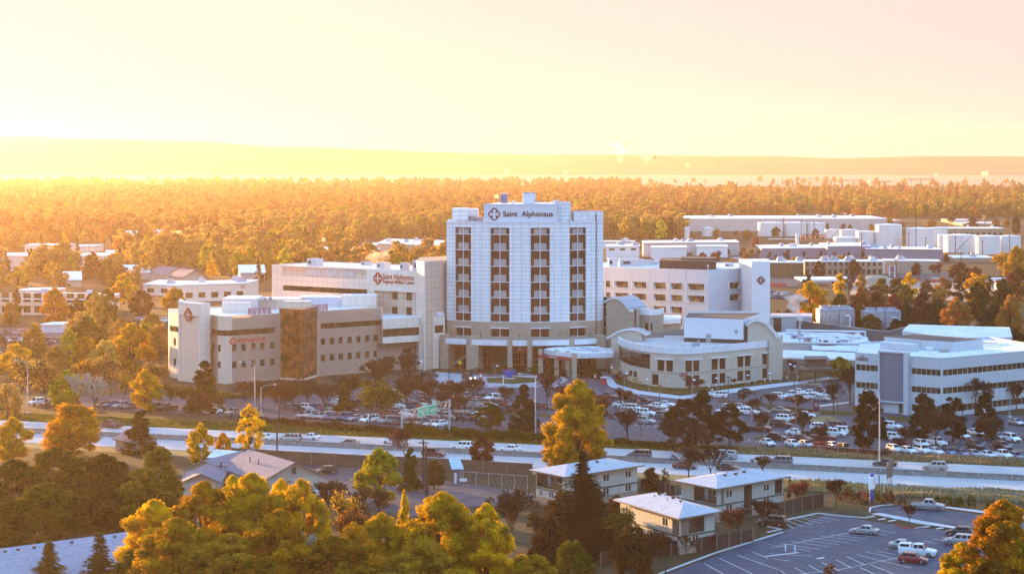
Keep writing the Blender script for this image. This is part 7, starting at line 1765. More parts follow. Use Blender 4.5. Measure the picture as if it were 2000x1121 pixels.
for j, (ya, n) in enumerate(((653, 9), (668, 13), (676, 12), (686, 13), (697, 11))):
    rowp((-5, ya), (75 if j == 0 else 175, ya+2), n, 'row %s of the far left lot' % ['one', 'two', 'three', 'four', 'five'][j], 'cars in the far left lot', -30)
# ================================================================ lamps, signs, poles, people, steam
def tall_lamp(label, px, yb, yt, arm, side=-1, two=False, m=None):
    Y = F*ZC/(yb-H); x = wx(px, Y); h_ = wz(yt, Y); t = thing('street_lamp', label, 'street lamp', (x, Y)); m = m or M_['galv']
    mb = MB(); mb.tube((x, Y, 0), (x, Y, h_-.6), .17, .10, 8); mb.build('pole', m, t)
    mb = MB(); mb.box(x-.45, x+.45, Y-.45, Y+.45, 0, .35); mb.build('base', M_['concrete'], t)
    for s in ((-1, 1) if two else (side,)):
        mb = MB(); pts = [(x, Y, h_-.7), (x+s*arm*.35, Y, h_-.2), (x+s*arm*.75, Y, h_), (x+s*arm, Y, h_-.02)]; mb.path(pts, .065, 6); mb.build('arm', m, t)
        mb = MB(); mb.lathe((0, 0, 0), [(.01, -.12), (.20, -.06), (.22, .06), (.01, .14)], 8)
        mb.v = [(x+s*(arm+.25)+a*1.7, Y+b, h_+c) for a, b, c in mb.v]; mb.build('lamp_head', M_['white_trim'], t)
tall_lamp('tall highway lamp with curved arm above the dark conifer by the entrance', 1046, 861, 730, 3.2)
tall_lamp('tall pale highway lamp in front of the office building', 1718, 907, 762, 2.4)
tall_lamp('tall highway lamp at the left edge behind the golden trees', 54, 808, 704, 2.6)
tall_lamp('tall highway lamp in front of the tan building windows', 498, 808, 707, 3.2)
tall_lamp('shorter curved lamp right of the tall one by the tan building', 510, 812, 751, 3.0, 1)
tall_lamp('slender roadside lamp at the far right lot end', 1972, 815, 770, 1.2, -1)
SH = proto('lot_lamp')
mb = MB(); mb.tube((0, 0, 0), (0, 0, 7.6), .09, .07, 6); mb.build('pole', M_['dark'], SH)
mb = MB(); mb.box(-.5, .5, -.2, .2, 7.6, 7.85); mb.build('lamp_head', M_['dark'], SH)
CARS['lotlamp'] = SH
for px, yb, yt, wh in [(583, 800, 740, 'by the front row below the tan building'), (1252, 852, 785, 'beside the reddish bare tree left of the pines'), (1288, 822, 752, 'standing over the cluster left of the pines'), (1423, 795, 735, 'rising from the lot before the clinic windows'),
        (1551, 792, 728, 'beside the white vans of the upper rows'), (1555, 856, 777, 'beside the black hatchback left of the big pine'), (939, 800, 742, 'left of the round olive pine'), (877, 745, 683, 'before the left tower pillars'), (1806, 800, 745, 'in front of the office entrance panel'),
        (101, 745, 690, 'in front of the far left lot'), (1880, 850, 790, 'over the pines before the office building'), (1636, 800, 742, 'beside the maroon lot sign'), (1000, 795, 735, 'below the blue fountain')]:
    Y = F*ZC/(yb-H); place(SH, (wx(px, Y), Y), rt.uniform(-.5, .5), (1, 1, wz(yt, Y)/7.85), 'dark parking lamp '+wh, 'lot lamp', 'dark parking lot lamps')
GL = proto('walkway_lamp')
mb = MB(); mb.tube((0, 0, 0), (0, 0, 4.1), .06, .05, 6); mb.path([(0, 0, 4.1), (.25, 0, 4.35), (.5, 0, 4.2)], .035, 5); mb.build('pole', M_['galv'], GL)
mb = MB(); mb.lathe((.5, 0, 3.85), [(.42, 0), (.36, .12), (.12, .28), (.02, .34)], 12); mb.build('lamp_shade', M_['white_trim'], GL)
CARS['gl'] = GL
for k, (px, yb, yt) in enumerate([(1198, 744, 715), (1220, 754, 726), (1268, 765, 738), (1352, 778, 738), (1403, 762, 736), (1457, 757, 730), (1507, 757, 726), (1540, 745, 708), (1555, 745, 712), (968, 740, 712), (826, 760, 700)]):
    Y = F*ZC/(yb-H); place(GL, (wx(px, Y), Y), 0 if k % 2 else 3.0, (1, 1, wz(yt, Y)/4.35), 'pale walkway lamp with bell shade, %s from the left along the clinic walk' % ORD[k] if k < 9 else ('pale walkway lamp with bell shade before the tower pillars' if k == 9 else 'pale walkway lamp with bell shade before the link building'), 'lamp', 'pale walkway lamps')
BO = proto('bollard_light'); mb = MB(); mb.tube((0, 0, 0), (0, 0, .55), .1); mb.build('post', M_['steel'], BO)
mb = MB(); mb.tube((0, 0, .55), (0, 0, 1.2), .15, .15, 8); mb.build('lamp_head', M_['white_trim'], BO); CARS['bo'] = BO
for k, (px, yb) in enumerate([(1385, 760), (1399, 758), (1411, 757), (1432, 755), (1444, 753), (1463, 752), (1475, 750), (1494, 748), (1504, 747), (1525, 745), (1537, 743), (1559, 742)]):
    Y = F*ZC/(yb-H); place(BO, (wx(px, Y), Y), 0, 1, 'white bollard light, %s from the left along the clinic front' % ORD[k], 'bollard', 'white bollard lights by the clinic')
# utility poles and wires
def upole(label, px, yb, yt, arm=0, Y=None, r=.16, m=None):
    Y = Y or F*ZC/(yb-H); x = wx(px, Y); h_ = wz(yt, Y); t = thing('utility_pole', label, 'utility pole', (x, Y))
    mb = MB(); mb.tube((x, Y, 0), (x, Y, h_), r*1.2, r, 7); mb.build('pole', m or MATS['bark'], t)
    if arm:
        mb = MB(); mb.box(x-arm, x+arm, Y-.08, Y+.08, h_-.8, h_-.6); mb.build('crossarm', MATS['bark'], t)
        for s in (-1, -.5, .5, 1):
            mb = MB(); mb.tube((x+s*arm*.92, Y, h_-.6), (x+s*arm*.92, Y, h_-.35), .07); mb.build('insulator', M_['white_trim'], t)
    return x, Y, h_
upole('tall wooden pole rising in front of the silver minivan', 541, 900, 824)
upole('tallest wooden utility pole beside the round lime tree', 827, 957, 857, .9)
upole('leaning wooden pole right of the tallest utility pole', 832, 968, 868); upole('shorter wooden pole right of the lime tree poles', 836, 975, 912)
upole('utility pole with crossarm in front of the grey roofed house', 432, 945, 902, 1.1)
upole('rusty tall roadside post right of the pylon sign', 1717, 965, 927, 0, None, .09)
far_ = [(1789, 497, 376, 1.3), (1683, 515, 456, 1), (1565, 470, 430, 1), (1590, 472, 434, 1), (1530, 468, 425, 1), (1775, 490, 453, 1), (1808, 492, 463, 1.2), (1919, 500, 470, 1), (1972, 497, 459, 1), (1866, 495, 461, 1), (1924, 450, 382, 0), (1780, 395, 350, 0), (1238, 425, 380, 1), (1187, 430, 392, 1), (1409, 445, 418, 1), (1750, 545, 505, 1), (1877, 520, 492, 1), (1795, 545, 512, 0), (1100+582, 560, 533, 0)]
for k, (px, yb, yt, am) in enumerate(sorted(far_)): upole('distant dark utility pole, %s from the left right of the tower' % ORD[k], px, yb, yt, am, r=.22)
for k, (px, yb, yt) in enumerate([(100, 610, 575), (148, 612, 580), (494, 520, 475), (174, 505, 478), (208, 625, 575), (633, 520, 470), (808, 520, 470)]): upole('hazy utility pole at the left, number %s from the left' % ORD[k] if 0 else 'hazy pole ' + ['before the colonnaded office', 'right of the colonnaded office centre', 'by the golden tree left of the medical wing', 'above the long white roof', 'right of the colonnaded office', 'on the long pale warehouse behind the wing', 'before the ribbed warehouse behind the wing'][k], px, yb, yt, 0, r=.16)
# overhead wires
wt = thing('overhead_wire', 'thin overhead wires strung between poles across the near gardens', 'wire', (-60, 370, 8))
for a, b in (((432, 945, 904), (827, 957, 860)), ((541, 900, 826), (827, 957, 866)), ((300, 960, 905), (432, 945, 904))):
    Ya, Yb = F*ZC/(a[1]-H), F*ZC/(b[1]-H); p0 = Vector((wx(a[0], Ya), Ya, wz(a[2], Ya))); p1 = Vector((wx(b[0], Yb), Yb, wz(b[2], Yb))); mb = MB()
    P = [p0.lerp(p1, i/10)-Vector((0, 0, 1.2*(1-(2*i/10-1)**2))) for i in range(11)]; mb.path([tuple(q) for q in P], .02, 3); mb.build('wire', M_['dark'], wt)
# highway sign gantry
gA = Vector((wx(785, 423), 423)); gB = Vector((wx(878, 443.6), 443.6)); gq = Path([gA, gB]); t = thing('highway_gantry', 'steel truss gantry carrying two green signs over the far carriageway', 'sign gantry', tuple(gB))
for p_ in (gA, gB):
    mb = MB(); mb.tube((p_.x, p_.y, 0), (p_.x, p_.y, 8.2), .24, .2, 10); mb.build('post', M_['galv'], t)
mb = MB(); n = 18
for off in (-.45, .45):
    for z in (6.6, 7.9): mb.tube((*gq.at(0, off), z), (*gq.at(gq.L, off), z), .05)
    for i in range(n):
        u0, u1 = gq.L*i/n, gq.L*(i+1)/n; mb.tube((*gq.at(u0, off), 6.6 if i % 2 else 7.9), (*gq.at(u1, off), 7.9 if i % 2 else 6.6), .025, .025, 4)
mb.build('truss', M_['steel'], t)
M_['hgreen'] = plain('highway sign green', (.0, .42, .17), .5, c2=(.0, .36, .15), coord='Object')
sd_ = (gB-gA).normalized()
def hsign(label, x0, x1, yt, yb, tx0, tx1, tyt, lines, tab):
    u0, u1 = pu(gq, x0), pu(gq, x1); z1, z0 = pz(gq, x0, yt), pz(gq, x0, yb); t = thing('highway_sign', label, 'road sign', (*gq.at(u0), z0), 0, 'green signs on the gantry')
    mb = MB(); gq.slab(mb, u0, u1, z0, z1, .60, .66); mb.build('border', M_['white_trim'], t); mb = MB(); gq.slab(mb, u0+.1, u1-.1, z0+.1, z1-.1, .661, .68); mb.build('panel', M_['hgreen'], t)
    v0, v1 = pu(gq, tx0), pu(gq, tx1); zt_ = pz(gq, tx0, tyt); mb = MB(); gq.slab(mb, v0, v1, z1+.01, zt_, .60, .66); mb.build('border', M_['white_trim'], t); mb = MB(); gq.slab(mb, v0+.08, v1-.08, z1+.08, zt_-.08, .661, .68); mb.build('panel', M_['hgreen'], t)
    text('letters', tab, t, (*gq.at((v0+v1)/2, .70), (z1+zt_)/2), sd_, 1.0, M_['letter_white'], .01, width=(v1-v0)*.8)
    for txt, dz, fr in lines: text('letters', txt, t, (*gq.at((u0+u1)/2, .70), z0+(z1-z0)*dz), sd_, 1.05, M_['letter_white'], .01, width=(u1-u0)*fr)
hsign('left green sign reading Fairview Ave 1 mile on the gantry', 810.5, 829.6, 796.5, 815.5, 820.5, 829.3, 788, [('Fairview Ave', .62, .86), ('1 MILE', .28, .4)], 'EXIT 2')
hsign('right green sign reading Curtis Rd with an arrow on the gantry', 830.4, 848, 792, 810.5, 839, 847.8, 783, [('Curtis Rd', .45, .66), ], 'EXIT 1')
mb = MB()
# blue white pylon sign
Y = F*ZC/(982-H); x = wx(1702.5, Y); t = thing('pylon_sign', 'square blue pylon with white lit box sign on the verge', 'sign', (x, Y))
M_['blue'] = plain('blue painted steel', (.01, .08, .42), .4, coord='Object')
mb = MB(); mb.box(x-.33, x+.33, Y-.3, Y+.3, 0, wz(955, Y)); mb.build('column', M_['blue'], t)
mb = MB(); mb.box(x-.32, x+.32, Y-.32, Y+.32, wz(930.5, Y)+.003, wz(924, Y)); mb.build('cap', M_['blue'], t)
mb = MB(); a, b = (wx(1696, Y-1), Y-1), (wx(1705, Y-1), Y-.9); mb.prism([a, b, (wx(1709, Y+1.2), Y+1.2), (wx(1700, Y+1.2), Y+1.2)], wz(954, Y), wz(930.5, Y)); o = mb.build('box_sign', plain('white acrylic', (.9, .9, .88), .4), t)
text('letters', 'F', o, (wx(1707, Y+.1)+.05, Y+.1, wz(941, Y)), (Vector((wx(1709, Y+1.2), Y+1.2))-Vector(b)), 1.2, M_['letter_dark'], .01)
Y = F*ZC/(957-H)
t = thing('roadside_board', 'two brown roadside sign boards on three posts beside the highway', 'road sign', (wx(1737, Y), Y)); bw_ = Path([(wx(1730.5, Y-2), Y-2), (wx(1742, Y+3), Y+3)])
for f_ in (.25, .55, .95):
    mb = MB(); A = bw_.at(bw_.L*f_); mb.tube((*A, 0), (*A, 5.2), .09); mb.build('post', M_['steel'], t)
mb = MB(); bw_.slab(mb, 0, bw_.L*.48, 2.4, 4.6, .12, .2); mb.build('board', plain('brown board', (.16, .12, .09), .8), t); mb = MB(); bw_.slab(mb, bw_.L*.52, bw_.L, 2.2, 5.3, .12, .2); mb.build('board', MATS['brown board'], t)
# small signs
def psign(label, px, yb, w_, h_, ztop, m, name='post_sign', cat='sign', rot=0, em=False):
    Y = F*ZC/(yb-H); x = wx(px, Y); t = thing(name, label, cat, (x, Y)); mb = MB(); mb.tube((x, Y+.06, 0), (x, Y+.06, ztop-.05), .05); mb.build('post', M_['steel'], t)
    mb = MB(); mb.box(-w_/2, w_/2, -.03, .03, -h_/2, h_/2, 0, None, Matrix.Translation((x, Y-.03, ztop-h_/2)) @ Matrix.Rotation(R(rot), 4, 'Y')); o = mb.build('panel', m, t)
    if em: mb = MB(); mb.box(x-w_*.25, x+w_*.25, Y-.08, Y-.065, ztop-h_*.65, ztop-h_*.35); mb.build('marking', M_['letter_white'], o)
psign('yellow diamond warning sign before the left tower pillar', 898.5, 722, 1.0, 1.0, 2.6, plain('sign yellow', (.75, .50, .02), .5), rot=45)
psign('yellow diamond warning sign by the clinic corner', 1200, 738, .7, .7, 2.3, MATS['sign yellow'], rot=45)
psign('red lot letter sign among the rows below the fountain', 969, 771, 1.1, .65, 2.1, M_['red'], em=True)
psign('red lot letter sign on a post left of the entrance drive', 872, 762, .8, .6, 2.4, M_['red'], em=True)
psign('red lot letter sign in the cluster left of the pines', 1247, 800, .8, .65, 2.6, M_['red'], em=True)
psign('red lot letter sign right of the pine group', 1468, 824, .8, .65, 2.6, M_['red'], em=True)
psign('red sign on a post left of the big pine', 1616, 838, .8, .65, 2.4, M_['red'], em=True)
psign('red and white directional sign by the drop off canopy', 1162, 748, .9, 1.6, 2.6, M_['red'], em=True)
psign('small white sign before the kiosk gate', 905, 952, 1.4, .55, 1.7, M_['white_trim'])
Y = F*ZC/(808-H)
t = thing('monument_sign', 'maroon monument sign with white emblem at the right lot entrance', 'sign', (wx(1594, Y), Y)); x = wx(1594, Y)
mb = MB(); mb.box(x-.7, x+.7, Y-.25, Y+.25, .5, 3.3); mb.build('panel', MATS['maroon sign board'], t); mb = MB(); mb.box(x-.85, x+.85, Y-.35, Y+.35, 0, .5); mb.build('base', M_['brick'], t); emblem(t, (x, Y-.27, 2.2), (1, 0), .42, M_['letter_white'])
Y = F*ZC/(748-H)
t = thing('kiosk_sign', 'red and black upright sign totem left of the blue fountain', 'sign', (wx(939, Y), Y)); x = wx(939, Y)
mb = MB(); mb.box(x-.5, x+.5, Y-.2, Y+.2, 0, 3.0); mb.build('panel', M_['red'], t); mb = MB(); mb.box(x-.3, x+.3, Y-.25, Y-.21, 1.6, 2.4); mb.build('marking', M_['letter_white'], t)
Y = F*ZC/(752-H)
t = thing('red_box', 'red boxy newspaper kiosk by the sidewalk right of the golden tree top', 'kiosk', (wx(1179, Y), Y)); x = wx(1179, Y)
mb = MB(); mb.box(x-.8, x+.8, Y-.5, Y+.5, .2, 2.0); mb.build('body', M_['red'], t); mb = MB(); mb.box(x-.9, x+.9, Y-.6, Y+.6, 2.0, 2.15); mb.build('roof', M_['white_trim'], t)
psign('thin white post marker on the entrance lawn', 983, 752, .25, 2.4, 2.6, M_['white_trim']); psign('thin white pole marker left of the tower pillars', 963, 728, .15, 1.8, 1.9, M_['white_trim'])
# blue fountain: fan of blue sails in front of the entrance
Y = F*ZC/(741-H); x = wx(995, Y); t = thing('blue_sculpture', 'bright blue fan shaped fountain sculpture on the entrance lawn', 'sculpture', (x, Y))
mb = MB(); mb.lathe((x, Y, .12), [(1.4, 0), (1.5, .3), (1.2, .35), (.01, .3)], 16); mb.build('base', M_['concrete'], t)
for i in range(7):
    a = (i-3)/3; mb = MB(); xt = x+a*1.55; w_ = .34
    q = [(x+a*.35-.12, Y, .4), (x+a*.35+.12, Y, .4), (xt+w_, Y-.25+abs(a)*.4, 2.75-.25*(i % 2)), (xt-w_, Y-.25+abs(a)*.4, 2.45-.1*(i % 2))]
    mb.poly(q); mb.poly([(p[0], p[1]+.12, p[2]) for p in q][::-1])
    for j in range(4): k2 = (j+1) % 4; mb.poly([q[j], (q[j][0], q[j][1]+.12, q[j][2]), (q[k2][0], q[k2][1]+.12, q[k2][2]), q[k2]])
    mb.build('sail', M_['blue'], t)
# white posts at the near lot island, box by the road
for k, (px, yb) in enumerate(((1534, 1076), (1553, 1079))):
    Y = F*ZC/(yb-H); x = wx(px, Y); mb = MB(); mb.tube((x, Y, 0), (x, Y, 1.1), .10, .10, 8); mb.lathe((x, Y, 1.1), [(.10, 0), (.07, .06), (.01, .08)], 8); tag(mb.build('bollard', M_['white_trim'], org=None), '%s white bollard at the kerb end of the near lot' % ('left' if k == 0 else 'right'), 'bollard', 'white bollards of the near lot')
# people
M_['skin'] = plain('skin', (.38, .22, .16), .6, coord='Object')
def person(label, px, yb, shirt, hd, stride=.28):
    Y = F*ZC/(yb-H); x = wx(px, Y); V_ = [(0, 0, .95), (0, 0, 1.15), (0, 0, 1.42), (0, 0, 1.54), (0, .0, 1.68), (-.09, 0, .90), (-.10, stride*.5, .50), (-.10, stride*.2, .07), (-.10, stride*.2-.14, .04), (.09, 0, .90), (.10, -stride*.35, .50), (.10, -stride, .10), (.10, -stride-.13, .05),
          (-.20, 0, 1.42), (-.25, -.12, 1.16), (-.24, -.24, .93), (.20, 0, 1.42), (.25, .10, 1.15), (.25, .06, .90)]
    E = [(0, 1), (1, 2), (2, 3), (3, 4), (0, 5), (5, 6), (6, 7), (7, 8), (0, 9), (9, 10), (10, 11), (11, 12), (2, 13), (13, 14), (14, 15), (2, 16), (16, 17), (17, 18)]
    Rd = [.15, .15, .16, .06, .105, .10, .075, .05, .045, .10, .075, .05, .045, .07, .05, .035, .07, .05, .035]
    me = bpy.data.meshes.new('person'); me.from_pydata(V_, E, []); o = bpy.data.objects.new('person', me); col.objects.link(o)
    o.modifiers.new('skin', 'SKIN'); 
    for i, d in enumerate(me.skin_vertices[0].data): d.radius = (Rd[i], Rd[i]*.85); d.use_root = (i == 0)
    sub = o.modifiers.new('sub', 'SUBSURF'); sub.levels = 1; sub.render_levels = 1
    dg = bpy.context.evaluated_depsgraph_get(); m2 = bpy.data.meshes.new_from_object(o.evaluated_get(dg)); o.modifiers.clear(); o.data = m2
    for m in (M_['skin'], shirt, MATS['trimblk']): m2.materials.append(m)
    for p in m2.polygons:
        c = p.center; p.material_index = 0 if c.z > 1.52 or (abs(c.x) > .2 and c.z < .98) else (1 if c.z > .92 else 2); p.use_smooth = True
    o.location = (x, Y, .16); o.rotation_euler.z = R(hd); tag(o, label, 'person'); return o
person('person in red coat walking along the lot island', 1443, 784, plain('red coat', (.5, .03, .03), .8), 200)
person('person in dark navy coat walking right of the one in red', 1487, 789, plain('navy coat', (.03, .04, .07), .8), 160)
person('person in white top standing by the clinic path behind the pines', 1391, 772, plain('white top', (.75, .75, .78), .8), 20, .1)
person('person in dark clothes at the foot of the canopy column', 1194, 735, plain('dark coat', (.04, .03, .04), .8), 90, .1)
# ================================================================ industrial district and far buildings
M_['grey_sheet'] = panel('grey blue sheet wall', (.20, .21, .27), (.14, .15, .19), 1.2, 60, .06, .05)
M_['pale_sheet'] = panel('pale sheet wall', (.50, .48, .46), (.36, .34, .33), 3.5, 60, .12, .05)
M_['ribtan'] = panel('tan ribbed warehouse wall', (.42, .35, .27), (.26, .21, .16), 2.2, 60, .3, .05)
M_['tank'] = panel('white tank plate', (.74, .73, .71), (.55, .53, .51), 8, 2.4, .08, .05)
M_['motel'] = plain('beige motel wall', (.34, .27, .19), .8, scale=.3); M_['redtrim'] = plain('dark red fascia', (.28, .02, .04), .6)
M_['bright'] = plain('white roof sheet', (.80, .80, .80), .6, c2=(.70, .70, .71), scale=.05)
def bk(label, cat, x0, x1, yt, yb, dep, wm, rm=None, skew=0, wins=(), name='warehouse', units=0, fascia=None, group=None):
    """distant building with windows cut in the front; wins = rows of (count, z0, z1, fill)"""
    Y = F*ZC/(yb-H); z = wz(yt, Y); a, b = (wx(x0, Y-skew), Y-skew), (wx(x1, Y+skew), Y+skew); t = thing(name, label, cat, ((a[0]+b[0])/2, Y), 0, group)
    fp = Path([a, b]); ops = []
    for n, z0, z1, fill in wins:
        for i in range(n): u = fp.L*(i+.5)/n; w_ = fp.L/n*fill/2; ops.append((u-w_, u+w_, z0, z1))
    mb = MB(); fp.facade(mb, 0, z-.45, ops, .3); c, d = (b[0]+2, b[1]+dep), (a[0]+2, a[1]+dep)
    for p, q in ((b, c), (c, d), (d, a)): mb.wallq(p, q, 0, z-.45)
    mb.build('wall', wm, t)
    for op in ops: fp.window(t, op, .3, 1, 1, M_['glass2'], M_['dmull'], .1, frame=False)
    mb = MB(); mb.prism([(a[0]-.3, a[1]-.3), (b[0]+.3, b[1]-.3), (c[0]+.3, c[1]+.3), (d[0]-.3, d[1]+.3)], z-.449, z, 0, 1); mb.build('roof', [fascia or M_['white_trim'], rm or M_['bright']], t)
    ru = random.Random(len(label))
    for i in range(units):
        f_, g_ = ru.uniform(.08, .9), ru.uniform(.1, .7); p = Vector(a)+(Vector(b)-Vector(a))*f_+Vector((0, dep*g_)); s = ru.uniform(1.2, 3.4); mb = MB(); mb.box(p.x, p.x+s*1.4, p.y, p.y+s, z, z+ru.uniform(.8, 2.0)); mb.box(p.x+s*.2, p.x+s, p.y+.2, p.y+s*.7, z+.7, z+2.2); mb.build('roof_unit', M_['wrib'] if i % 2 else M_['galv'], t)
    return t, a, b, Y, z
bk('white numbered office with long window strips above the tan building', 'office building', 357, 481, 554, 588, 26, M_['cream'], None, 6, [(5, 1.6, 3.9, .55)], 'office_building', 3)
t, a, b, Y, z = bk('white flat roofed wing left of the numbered office', 'office building', 280, 362, 556, 578, 30, M_['cream'], None, -6, [(3, 1.2, 3.2, .5)], 'office_building', 1)
Yn = F*ZC/(588-H)+6; text('numbers', '1000', t, (wx(472, Yn-.8), Yn-.9, wz(560.3, Yn)), (1, .2), 2.2, M_['letter_rust'], .05, width=9*Yn/F)
bk('tan colonnaded office with recessed windows at the far left', 'office building', 0, 190, 583, 616, 34, M_['tan'], None, -3, [(9, 5.0, 8.6, .68), (9, 1.0, 3.6, .68)], 'office_building', 2)
bk('small penthouse block on the colonnaded office', 'office building', 36, 105, 566, 590, 14, M_['tan'], None, 0, (), 'penthouse_block')
bk('long white roofed hall at the far left', 'warehouse', -20, 206, 499, 530, 30, M_['cream'], None, 0, (), 'warehouse', 2)
bk('small pale hall behind the long white roof', 'warehouse', 48, 128, 478, 496, 20, M_['cream'], None, 0, [(6, 1, 3, .4)]); bk('low pale building right of the small hall at left', 'warehouse', 140, 184, 480, 492, 20, M_['cream'])
bk('white blank shed in the left lot below the colonnaded office', 'shed', 79, 120, 633, 650, 10, M_['wcorr'], None, 0, (), 'storage_shed')
gable_house('gabled_house', 'pinkish roofed house left of its twin beyond the numbered office', (wx(312, 1020), 1020), (wx(345, 1010), 1010), 6, 3.5, 7, M_['siding'], M_['greyshingle']); gable_house('gabled_house', 'brown roofed house right of its twin beyond the numbered office', (wx(352, 1000), 1000), (wx(380, 985), 985), 6, 3.5, 7, M_['siding'], M_['greyshingle'])
bk('long pale warehouse with bright roof behind the medical wing', 'warehouse', 597, 722, 492, 514, 60, M_['pale_sheet'], None, -10, [(4, 1, 4, .2)], 'warehouse', 3)
bk('tan ribbed warehouse left of the tower', 'warehouse', 737, 876, 477, 506, 70, M_['ribtan'], None, -16, (), 'warehouse', 6)
bk('pale annex with railing at the left of the ribbed warehouse', 'warehouse', 718, 740, 478, 500, 30, M_['pale_sheet'])
bk('white flat building with dark doors right of the tower', 'warehouse', 1184, 1248, 481, 507, 30, M_['bright'], None, 2, [(3, 5.5, 6.8, .5)], 'warehouse', 3)
bk('low white shed row just right of the tower', 'warehouse', 1178, 1238, 472, 484, 20, M_['bright'], None, 0, (), 'warehouse', 2, M_['redtrim'])
bk('big white box building with red brown bush before it', 'warehouse', 1272, 1341, 483, 511, 26, M_['bright'], None, 3)
bk('second white box building right of the big white one', 'warehouse', 1361, 1421, 481, 503, 24, M_['bright'], None, 0)
bk('long grey warehouse with red roof line behind the white boxes', 'warehouse', 1256, 1444, 474, 500, 40, M_['pale_sheet'], None, 6, [(4, .5, 4, .2)], 'warehouse', 4, M_['redtrim'])
bk('very long pale warehouse with frosted roof behind the tanks', 'warehouse', 1330, 1732, 427, 452, 90, M_['pale_sheet'], None, 0, (), 'warehouse', 9)
bk('small white roof building among trees above the ribbed tower corner', 'warehouse', 1212, 1325, 418, 428, 40, M_['motel'], None, 0, [(8, 1, 3, .5)], 'warehouse', 3)
bk('grey blue gabled hall with bright roof in front of the tanks', 'warehouse', 1487, 1620, 484, 504, 45, M_['grey_sheet'], None, 3, [(4, 1, 4, .16)], 'warehouse', 3)
bk('grey blue hall with dark red fascia left of the big tanks', 'warehouse', 1616, 1700, 480, 505, 45, M_['grey_sheet'], None, 3, [(3, 1, 4, .2)], 'warehouse', 3)
bk('low hall with long red fascia and white roof before the right tanks', 'warehouse', 1692, 1842, 487, 507, 36, M_['grey_sheet'], None, -4, (), 'warehouse', 5, M_['redtrim'])
bk('beige two storey motel with rows of dark windows', 'motel', 1572, 1724, 510, 539, 18, M_['motel'], None, 0, [(14, 5.2, 7.2, .45), (14, .8, 3.4, .6)], 'motel', 8)
bk('blank brown end wing of the motel with olive screen', 'motel', 1504, 1569, 512, 542, 18, plain('olive brown wall', (.13, .10, .05), .9), None, 0, (), 'motel', 3)
bk('long brick wing right of the motel with white pylon', 'motel', 1727, 1836, 509, 535, 16, M_['brick'], None, -3, (), 'motel', 2)
bk('low shed with bright white roof right of the motel', 'shed', 1864, 1940, 503, 512, 30, M_['motel'], None, 0, (), 'storage_shed', 2)
bk('white site trailer in the lot below the right trees', 'trailer', 1902, 1978, 544, 552, 6, M_['wcorr'], None, 2, (), 'site_trailer'); bk('white roofed shed at the right edge of the building site', 'shed', 1946, 2010, 550, 566, 14, M_['wcorr'], None, 0, (), 'storage_shed')
bk('long low building behind the right tanks', 'warehouse', 1850, 1960, 446, 462, 30, M_['motel'], None, 0, [(10, 1, 3, .5)], 'warehouse', 2)
bk('pale industrial blocks at the right horizon', 'factory', 1930, 2040, 335, 343, 120, M_['motel'], M_['pale_sheet'], 0, (), 'factory', 0, M_['motel'])
for k, (x0, x1, yt, yb) in enumerate(((1640, 1680, 350, 354), (1770, 1825, 347, 352), (1830, 1858, 338, 343), (1620, 1650, 331, 335), (1700, 1740, 352, 357), (1560, 1600, 345, 348), (1505, 1530, 338, 341), (1722, 1760, 430, 437), (1860, 1905, 430, 437), (1880, 1960, 436, 442))):
    bk('hazy pale roof on the far plain, %s from front left to back right' % ORD[k] if 0 else 'hazy pale building on the far plain, ' + ['just left of the dark far mast', 'long one right of the far mast', 'near the foot of the right hills', 'below the low hill notch', 'in the middle of the far right wood', 'small one left of the notch', 'smallest toward the tower', 'behind the tanks among trees', 'right of the tall pole among trees', 'low white one above the right tanks'][k], 'warehouse', x0, x1, yt+1, yb, 60, M_['motel'], M_['pale_sheet'], fascia=M_['motel'])
for k, (px, yb, wh) in enumerate([(312, 466, 'above the steam plume at left'), (330, 505, 'left of the pale plume foot'), (228, 512, 'beside the long white roof'), (430, 498, 'right of the pale plume'), (462, 508, 'above the numbered office end'), (250, 470, 'deep in the left wood'), (585, 470, 'deep in the wood above the medical wing'), (640, 452, 'small one in the wood left of the tower'),
        (700, 440, 'smallest in the wood left of the tower'), (265, 545, 'left of the twin roofed houses'), (490, 545, 'between numbered office and medical wing'), (1290, 450, 'among trees right of the tower'), (1250, 462, 'nearest the tower among the right trees'), (560, 436, 'far one above the medical wing left end'), (130, 560, 'above the colonnaded office')]):
    Yq = F*ZC/(yb-H); gable_house('gabled_house', 'small pale roofed house '+wh, (wx(px, Yq)-6, Yq), (wx(px, Yq)+6, Yq+3), 5, 3.5, 7, M_['siding'], M_['bright'], 'houses peeping out of the autumn trees')
# storage tanks
def tank(label, x0, x1, yt, yb, ladder=0):
    Y = F*ZC/(yb-H); r = (x1-x0)/2*Y/F; Yc = Y+r; x = wx((x0+x1)/2, Yc); r = (x1-x0)/2*Yc/F; z = wz(yt, Yc); t = thing('storage_tank', label, 'storage tank', (x, Yc), 0, 'white oil storage tanks')
    mb = MB(); mb.lathe((x, Yc, 0), [(r, 0), (r, z-.5)], 40); mb.build('shell', M_['tank'], t, smooth=True)
    mb = MB(); mb.lathe((x, Yc, 0), [(r+.15, z-.7), (r+.15, z-.25), (r, z-.2), (.01, z+r*.05)], 40); mb.build('roof', M_['bright'], t)
    if ladder:
        mb = MB(); n = 24
        for i in range(n):
            a0 = math.pi*1.5+(i/n-.5)*1.1*ladder; a1 = math.pi*1.5+((i+1)/n-.5)*1.1*ladder; mb.tube((x+(r+.4)*math.cos(a0), Yc+(r+.4)*math.sin(a0), z*i/n), (x+(r+.4)*math.cos(a1), Yc+(r+.4)*math.sin(a1), z*(i+1)/n), .22, .22, 4)
        mb.build('spiral_stair', M_['steel'], t)
